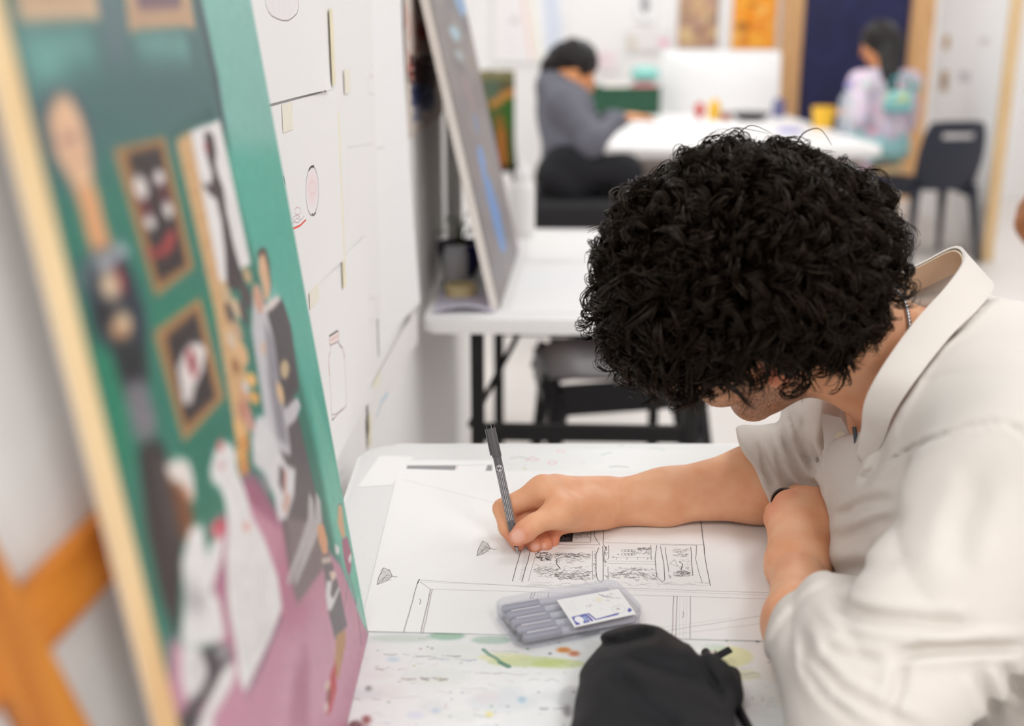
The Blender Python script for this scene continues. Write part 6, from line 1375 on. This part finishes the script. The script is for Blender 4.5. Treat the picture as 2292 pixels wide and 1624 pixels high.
sheet('printed_card', cu, M_art('case_card_print', A, .45, .4), case, 2, 2, .0004)

# ------------------------------------------------------------------ black fabric pencil case
pc0 = Pz(1484, 1552, TH + .024); ang = math.radians(-10)
cR = np.array([[math.cos(ang), -math.sin(ang), 0], [math.sin(ang), math.cos(ang), 0], [0, 0, 1.]])
cl_ = lambda x, y, z: pc0 + cR @ np.array([x, y, z], float)
pouch = Seq(('+', 0, Box(cl_(-.002, -.055, .004), (.060, .088, .027), .024, cR)), ('+', .035, Ell(cl_(-.018, .046, .002), (.046, .034, .022), cR)), ('+', .03, Box(cl_(.046, .036, -.012), (.016, .022, .009), .006, cR)), ('+', .02, Cap(cl_(-.052, .02, -.006), cl_(-.058, -.10, -.006), .014, .016)), ('&', .004, Half((0, 0, TH + .0015), (0, 0, -1))))
POUCH_CREASE = [([(1290, 1480), (1335, 1445), (1400, 1436), (1452, 1420)], .0045, 13), ([(1420, 1470), (1490, 1500), (1560, 1512), (1610, 1540)], .003, 16), ([(1390, 1520), (1440, 1580), (1500, 1630)], .003, 20), ([(1560, 1440), (1575, 1490), (1620, 1570)], .003, 9)]
def pouch_f(p):
    q = (p - pc0) @ cR; x, y, z = q[:, 0], q[:, 1], q[:, 2]
    d = pouch(p) + .0022 * np.sin(62 * (x * .8 - y * .6) + 2.2 * np.sin(28 * y)) + .0016 * np.sin(95 * (y * .7 + z * .6) + 1.4 * np.sin(40 * x))
    u_ = (p - C0); D_ = u_[:, 1] * CP - u_[:, 2] * SP; h_ = u_[:, 1] * SP + u_[:, 2] * CP; X = 1146 + u_[:, 0] / D_ * FPX; Y = 812 - h_ / D_ * FPX
    for pl_, amp, wd in POUCH_CREASE:
        r = np.full(len(p), 1e3)
        for (ax, ay), (bx, by) in zip(pl_[:-1], pl_[1:]):
            t = np.clip(((X - ax) * (bx - ax) + (Y - ay) * (by - ay)) / ((bx - ax) ** 2 + (by - ay) ** 2), 0, 1); r = np.minimum(r, np.hypot(X - ax - t * (bx - ax), Y - ay - t * (by - ay)) / wd)
        d = d + amp * np.exp(-r * r) - amp * .4 * np.exp(-((r - 2) ** 2))
    return d
V, Fq = skin(pouch_f, pc0 - [.13, .19, .05], pc0 + [.13, .13, .06], .0024)
fab = M('black_canvas_cloth', (19, 19, 23), .7, .25, 22, .3, 700, kind='weave')
pcase = thing('pencil_case', 'soft black fabric pencil case with zip on the paint-stained table edge', 'case', (pc0[0], pc0[1], TH))
pbody = mesh('pouch', V, Fq, fab, pcase, True)
zp = [P(1578, 1458, 1.030), P(1592, 1476, 1.018), P(1622, 1528, .985), P(1655, 1590, .946), P(1688, 1655, .908)]
bm = B(); add_tube(bm, zp, .0042, 8); bmobj('zip_tape', bm, black_plastic, pcase, auto=50)
bm = B(); q = P(1592, 1466, 1.016); add_box(bm, q, (.008, .006, .006), Matrix.Rotation(.5, 3, 'Z'), .0015); add_tube(bm, [q, q + [.004, .003, .003], P(1606, 1462, 1.014)], .0012, 8); sl = bmobj('zip_slider', bm, M('nickel', (176, 168, 160), .25, .05, 60, metal=1), pcase)
bm = B(); add_bar(bm, P(1602, 1470, 1.012), P(1636, 1452, 1.014), .0085, .0024, .001); bmobj('pull_tab', bm, fab, pcase)

# ------------------------------------------------------------------ people in the background
skin_b = M('warm_skin', (232, 158, 104), .5, .04, 30, sss=.1); dark_hair = M('dark_hair', (20, 13, 12), .45, .2, 40, .4, 300)
def bb(prims):
    lo = np.min([f.bc - f.br for f in prims], 0) - .03; hi = np.max([f.bc + f.br for f in prims], 0) + .03; return lo, hi
def flesh(name, items_, vox, mat, parent, disp=None):
    seq = Seq(*items_); lo, hi = bb([f for op, k, f in items_ if op == '+']); V, Fq = skin((lambda p: seq(p) + disp(p)) if disp else seq, lo, hi, vox); return mesh(name, V, Fq, mat, parent, True)
def head_items(c, F_, U_, r=.1):
    F_ = np.array(F_, float); F_ /= np.linalg.norm(F_); U_ = np.array(U_, float); U_ -= F_ * (U_ @ F_); U_ /= np.linalg.norm(U_); L_ = np.cross(U_, F_); Mh = np.stack([F_, L_, U_], 1); h = lambda f, l, u: c + Mh @ np.array([f, l, u]) 
    it = [('+', 0, Ell(h(-.012, 0, .008), (.096, .075, .086), Mh)), ('+', .03, Ell(h(.034, 0, -.055), (.056, .052, .070), Mh)), ('+', .02, Ell(h(.078, 0, -.108), (.018, .022, .018), Mh)), ('+', .008, Cap(h(.096, 0, -.004), h(.114, 0, -.044), .007, .012)), ('+', .004, Ell(h(.094, 0, -.082), (.008, .021, .009), Mh))]
    for s in (-1, 1): it += [('-', .012, Ell(h(.102, s * .03, -.006), (.014, .016, .012), Mh)), ('+', .003, Ell(h(.082, s * .03, -.007), (.0125, .0135, .012), Mh)), ('+', .006, Ell(h(-.012, s * .078, -.014), (.018, .009, .030), Mh))]
    return it, h, Mh
def hand_items(w, d, n):
    """small relaxed hand from wrist w along d, palm normal n"""
    d = np.array(d, float) / np.linalg.norm(d); n = np.array(n, float); n -= d * (n @ d); n /= np.linalg.norm(n); s = np.cross(d, n); it = [('+', .01, Cap(w, w + d * .03, .024, .024)), ('+', .012, Box(w + d * .055, (.032, .012, .040), .01, np.stack([d, n, s], 1)))]
    for k, (o, L_) in enumerate(((-.03, .060), (-.01, .072), (.01, .076), (.03, .066))): a = w + d * .085 + s * o; m_ = a + d * L_ * .55 + n * .006; it += [('+', .004, Cap(a, m_, .0095, .0085)), ('+', .004, Cap(m_, m_ + d * L_ * .35 + n * .018, .0085, .007))]
    a = w + d * .03 - s * .03; it += [('+', .01, Cap(a, a + d * .035 - s * .025, .0125, .010)), ('+', .004, Cap(a + d * .035 - s * .025, a + d * .065 - s * .022 + n * .006, .010, .008))]; return it
# hooded sitter at the far table
hc = P(1292, 150, 5.12)
p1 = thing('person', 'person in grey hoodie with dark tied hair, seated at the round-cornered table', 'person', (P(1285, 400, 5.1)[0], P(1285, 400, 5.1)[1], 0))
it, h, Mh = head_items(hc, (.80, .12, -.58), (.5, 0, .86))
wrist = P(1388, 266, 5.02); wrist2 = P(1372, 262, 5.25)
it += [('+', .03, Cap(h(-.03, 0, -.06), P(1258, 215, 5.12), .05, .058)), ('+', .05, Cap(P(1258, 215, 5.12), P(1282, 380, 5.10), .10, .11)), ('+', .05, Cap(P(1262, 238, 4.98), P(1322, 318, 4.92), .045, .04)), ('+', .03, Cap(P(1322, 318, 4.92), wrist, .038, .026)), ('+', .05, Cap(P(1262, 235, 5.27), P(1320, 310, 5.30), .045, .04)), ('+', .03, Cap(P(1320, 310, 5.30), wrist2, .038, .026))]
it += hand_items(wrist, (1, .15, .1), (0, 0, -1)) + hand_items(wrist2, (1, -.1, .1), (0, 0, -1))
flesh('body', it, .0075, skin_b, p1)
hood = M('grey_marl_fleece', (112, 112, 122), .9, .10, 18, .3, 160)
fold2 = lambda p: .007 * np.sin(32 * (p[:, 2] + .5 * p[:, 0]) + 1.5 * np.sin(15 * p[:, 1] + 9 * p[:, 0]))
flesh('hoodie', [('+', 0, Cap(P(1264, 240, 5.12), P(1280, 345, 5.10), .125, .140)), ('+', .05, Cap(P(1262, 232, 4.99), P(1262, 232, 5.26), .078)), ('+', .05, Cap(P(1264, 240, 4.98), P(1324, 318, 4.91), .072, .060)), ('+', .04, Cap(P(1324, 318, 4.91), mixp(P(1322, 318, 4.92), wrist, .92), .058, .040)), ('+', .05, Cap(P(1264, 238, 5.27), P(1320, 312, 5.31), .072, .060)), ('+', .04, Cap(P(1320, 312, 5.31), mixp(P(1320, 310, 5.3), wrist2, .92), .058, .040)),
                 ('+', .04, Ell(P(1236, 196, 5.12), (.085, .12, .075))), ('+', .02, Tor(P(1252, 203, 5.12), P(1285, 150, 5.12) - P(1250, 215, 5.12), .075, .026)), ('-', .02, Cap(h(-.03, 0, -.05), h(.1, 0, -.3), .06))], .0095, hood, p1, fold2)
flesh('hair', [('+', 0, Ell(h(-.022, 0, .022), (.104, .090, .094), Mh)), ('+', .03, Ell(h(-.085, 0, -.015), (.062, .062, .066), Mh)), ('+', .03, Ell(h(-.10, 0, -.075), (.045, .05, .05), Mh)), ('-', .015, Ell(h(.115, 0, -.055), (.085, .10, .10), Mh))], .007, dark_hair, p1, lambda p: .003 * np.sin(90 * p[:, 0] + 60 * p[:, 1]) * np.sin(80 * p[:, 2]))
blk = M('black_trousers', (24, 23, 28), .85, .1, 30, .3, 200)
k1, k2 = P(1398, 382, 4.95), P(1396, 380, 5.25); f1 = np.array([k1[0] + .02, k1[1], .07]); f2 = np.array([k2[0] + .02, k2[1], .07])
flesh('trousers', [('+', 0, Cap(P(1268, 395, 5.0), P(1268, 395, 5.2), .135)), ('+', .05, Cap(P(1270, 398, 5.0), k1, .095, .07)), ('+', .05, Cap(P(1270, 398, 5.2), k2, .095, .07)), ('+', .04, Cap(k1, f1, .066, .05)), ('+', .04, Cap(k2, f2, .066, .05))], .011, blk, p1, fold2)
for f_ in (f1, f2): flesh('shoe', [('+', 0, Cap(f_ + [-.03, 0, -.02], f_ + [.13, 0, -.028], .045, .038))], .01, black_plastic, p1)
sc_ = P(1288, 445, 5.10)
st = thing('stool', 'black padded stool under the hooded person', 'stool', (sc_[0], sc_[1], 0))
V, Fq = skin(Box(sc_ + [0, 0, -.04], (.24, .24, .075), .05), sc_ - .3, sc_ + .3, .012); mesh('seat_cushion', V, Fq, M('black_vinyl', (22, 20, 24), .5, .1, 20), st, True)
for sx in (-1, 1):
    for sy in (-1, 1): bm = B(); add_tube(bm, [sc_ + [sx * .15, sy * .15, -.11], (sc_[0] + sx * .19, sc_[1] + sy * .19, 0)], .014, 8); bmobj('leg', bm, black_steel, st)
bm = B(); zr = .2
for a, b_ in (((-1, -1), (1, -1)), ((1, -1), (1, 1)), ((1, 1), (-1, 1)), ((-1, 1), (-1, -1))): add_tube(bm, [(sc_[0] + a[0] * .175, sc_[1] + a[1] * .175, zr), (sc_[0] + b_[0] * .175, sc_[1] + b_[1] * .175, zr)], .009, 8)
bmobj('foot_rail', bm, black_steel, st)

# long-haired sitter beyond the navy chair
def M_patch(name, cols, scale):
    m = bpy.data.materials.new(name); m.use_nodes = True; nt = m.node_tree; N = nt.nodes; L = nt.links; b = N['Principled BSDF']; tc = N.new('ShaderNodeTexCoord'); nz = N.new('ShaderNodeTexNoise'); nz.inputs['Scale'].default_value = scale; nz.inputs['Detail'].default_value = 1; cr = N.new('ShaderNodeValToRGB'); L.new(tc.outputs['Object'], nz.inputs['Vector']); L.new(nz.outputs['Fac'], cr.inputs[0]); L.new(cr.outputs[0], b.inputs['Base Color']); b.inputs['Roughness'].default_value = .85
    els = cr.color_ramp.elements
    while len(els) < len(cols): els.new(.5)
    for e, (p_, c_) in zip(els, cols): e.position = p_; e.color = lin(c_) + (1,)
    return m
hc = P(1962, 92, 7.15)
p2 = thing('person', 'person with long dark hair and pastel top facing away by the navy door', 'person', (P(1965, 300, 7.15)[0], P(1965, 300, 7.15)[1], 0))
it, h, Mh = head_items(hc, (-.62, .60, -.35), (-.2, .2, .95))
wl, wr2 = P(1900, 255, 6.95), P(1925, 250, 7.35)
it += [('+', .03, Cap(h(-.02, 0, -.06), P(1978, 165, 7.18), .045, .055)), ('+', .05, Cap(P(1975, 185, 7.18), P(1985, 330, 7.18), .09, .10)), ('+', .04, Cap(P(1925, 190, 7.05), P(1918, 270, 6.98), .04, .036)), ('+', .03, Cap(P(1918, 270, 6.98), wl, .034, .025)), ('+', .04, Cap(P(2035, 190, 7.25), P(2030, 275, 7.3), .04, .036)), ('+', .03, Cap(P(2030, 275, 7.3), wr2, .034, .025))] + hand_items(wl, (-1, .2, .1), (0, 0, -1)) + hand_items(wr2, (-1, .2, .1), (0, 0, -1))
flesh('body', it, .009, skin_b, p2)
top_m = M_patch('pastel_patterned_cotton', [(.30, (238, 226, 236)), (.45, (226, 218, 238)), (.55, (240, 206, 222)), (.64, (232, 236, 240)), (.72, (190, 224, 226))], 7)
flesh('top', [('+', 0, Cap(P(1958, 205, 7.15), P(1975, 300, 7.15), .13, .14)), ('+', .05, Cap(P(1930, 188, 7.06), P(2030, 186, 7.25), .075)), ('+', .05, Cap(P(1924, 190, 7.05), P(1917, 268, 6.98), .070, .055)), ('+', .03, Cap(P(1917, 268, 6.98), mixp(P(1918, 270, 6.98), wl, .8), .052, .04)), ('+', .05, Cap(P(2036, 190, 7.25), P(2031, 275, 7.3), .070, .055)), ('+', .03, Cap(P(2031, 275, 7.3), mixp(P(2030, 275, 7.3), wr2, .8), .052, .04))], .011, top_m, p2, fold2)
flesh('hair', [('+', 0, Ell(h(-.025, 0, .02), (.112, .10, .10), Mh)), ('+', .05, Cap(h(-.08, 0, -.04), P(1992, 165, 7.02), .085, .055)), ('+', .03, Cap(P(1992, 165, 7.02), P(1998, 205, 7.0), .045, .022)), ('-', .015, Ell(h(.12, 0, -.06), (.085, .085, .10), Mh))], .008, dark_hair, p2, lambda p: .004 * np.sin(100 * p[:, 0] + 70 * p[:, 1]) * np.cos(14 * p[:, 2]))
sk2 = M_patch('teal_and_pink_skirt', [(.34, (170, 214, 214)), (.48, (150, 206, 208)), (.56, (226, 196, 212)), (.66, (240, 160, 190))], 6)
s0 = P(1965, 320, 7.18); ks = [P(1915, 352, 6.98), P(1925, 345, 7.3)]
flesh('skirt', [('+', 0, Cap(s0 + [-.05, 0, 0], s0 + [.05, 0, 0], .15)), ('+', .05, Cap(s0, ks[0], .11, .085)), ('+', .05, Cap(s0, ks[1], .11, .085)), ('+', .05, Cap(ks[0], ks[0] + [.0, 0, -.22], .085, .09)), ('+', .05, Cap(ks[1], ks[1] + [0, 0, -.22], .085, .09))], .012, sk2, p2, fold2)
flesh('legs', [('+', 0, Cap(k_ + [.0, 0, -.18], (k_[0], k_[1], .06), .045, .035)) for k_ in ks] + [('+', .02, Cap((k_[0], k_[1], .05), (k_[0] - .12, k_[1] + .02, .04), .04, .032)) for k_ in ks], .01, skin_b, p2)
st = thing('stool', 'pale wooden stool under the long-haired person', 'stool', (s0[0], s0[1], 0)); zt_ = s0[2] - .14
bm = B(); add_lathe(bm, (s0[0], s0[1], zt_ - .035), [(0, 0), (.17, 0), (.18, .008), (.18, .028), (.17, .035), (0, .035)], 24); bmobj('seat', bm, pine, st, auto=40)
for k in range(4): a = k * PI / 2 + .6; bm = B(); add_tube(bm, [(s0[0] + .12 * math.cos(a), s0[1] + .12 * math.sin(a), zt_ - .035), (s0[0] + .18 * math.cos(a), s0[1] + .18 * math.sin(a), 0)], .015, 8); bmobj('leg', bm, pine, st)
# teal and yellow bag hanging on the navy chair's far side
bg = P(2010, 230, 6.92)
V, Fq = skin(Seq(('+', 0, Box(bg, (.085, .045, .06), .03)), ('+', .02, Ell(bg + [0, 0, .03], (.07, .04, .045)))), bg - .2, bg + .2, .008)
bag = thing('tote_bag', 'teal and yellow soft bag hanging behind the navy chair', 'bag', bg); mesh('bag_body', V, Fq, M_patch('teal_yellow_cloth', [(.38, (120, 200, 204)), (.5, (150, 214, 216)), (.56, (230, 224, 120)), (.66, (240, 226, 96))], 6), bag, True)
bm = B(); add_tube(bm, [bg + [-.07, 0, .07], bg + [-.05, -.03, .15], bg + [.05, -.03, .15], bg + [.07, 0, .07]], .009, 8); bmobj('strap', bm, M('teal_strap', (110, 190, 196), .8, .05), bag)

# sitter cut off by the right-hand edge of the view
hc = P(2420, 468, 2.65)
p3 = thing('person', 'person with brown hair and blue top seated low, mostly outside the view', 'person', (hc[0] + .1, hc[1], 0))
it, h, Mh = head_items(hc, (.85, .3, -.4), (.3, 0, .95)); nk = hc + [.07, 0, -.15]
it += [('+', .03, Cap(h(-.03, 0, -.05), nk, .05, .058)), ('+', .05, Cap(nk + [0, 0, -.06], nk + [.04, 0, -.30], .09, .10))]
wl = nk + [.34, -.12, -.22]
for s_, w_ in ((-.17, wl), (.17, wl + [0, .24, 0])): e_ = nk + [.10, s_ * 1.2, -.28]; it += [('+', .05, Cap(nk + [0, s_, -.07], e_, .045, .038)), ('+', .03, Cap(e_, w_, .036, .025))] + hand_items(w_, (1, 0, -.1), (0, 0, -1))
flesh('body', it, .009, skin_b, p3)
btop = M('blue_knit', (96, 122, 190), .9, .08, 30)
si3 = [('+', 0, Cap(nk + [0, 0, -.10], nk + [.04, 0, -.36], .11, .13)), ('+', .05, Cap(nk + [0, -.15, -.08], nk + [0, .15, -.08], .075)), ('+', .03, Ell(nk + [-.04, 0, .02], (.09, .10, .05)))]
for s_, w_ in ((-.17, wl), (.17, wl + [0, .24, 0])): e_ = nk + [.10, s_ * 1.2, -.28]; si3 += [('+', .05, Cap(nk + [0, s_, -.07], e_, .068, .055)), ('+', .03, Cap(e_, mixp(e_, w_, .9), .052, .038))]
flesh('top', si3, .011, btop, p3, fold2)
flesh('hair', [('+', 0, Ell(h(-.022, 0, .022), (.106, .092, .094), Mh)), ('+', .04, Ell(h(-.07, 0, -.05), (.06, .085, .08), Mh)), ('-', .015, Ell(h(.115, 0, -.055), (.085, .08, .10), Mh))], .008, M('chestnut_hair', (168, 104, 58), .5, .2, 40, .4, 300), p3, lambda p: .003 * np.sin(90 * p[:, 0] + 60 * p[:, 1]) * np.sin(80 * p[:, 2]))
hp = nk + [.05, 0, -.42]
flesh('trousers', [('+', 0, Cap(hp + [0, -.08, 0], hp + [0, .08, 0], .13))] + sum([[('+', .05, Cap(hp + [0, s_, -.01], hp + [.38, s_ * 1.3, -.02], .09, .065)), ('+', .04, Cap(hp + [.38, s_ * 1.3, -.02], (hp[0] + .40, hp[1] + s_ * 1.3, .05), .06, .045))] for s_ in (-.09, .09)], []), .012, blk, p3)
zt_ = hp[2] - .12
if zt_ > .05:
    st = thing('stool', 'low wooden box stool under the blue-topped person', 'stool', (hp[0], hp[1], 0)); bm = B(); add_box(bm, (hp[0], hp[1], zt_ - .015), (.34, .3, .03), bev=.006); bmobj('seat', bm, pine, st)
    for sx in (-1, 1): bm = B(); add_box(bm, (hp[0] + sx * .14, hp[1], (zt_ - .03) / 2), (.03, .28, zt_ - .03), bev=.004); bmobj('side_panel', bm, pine, st)
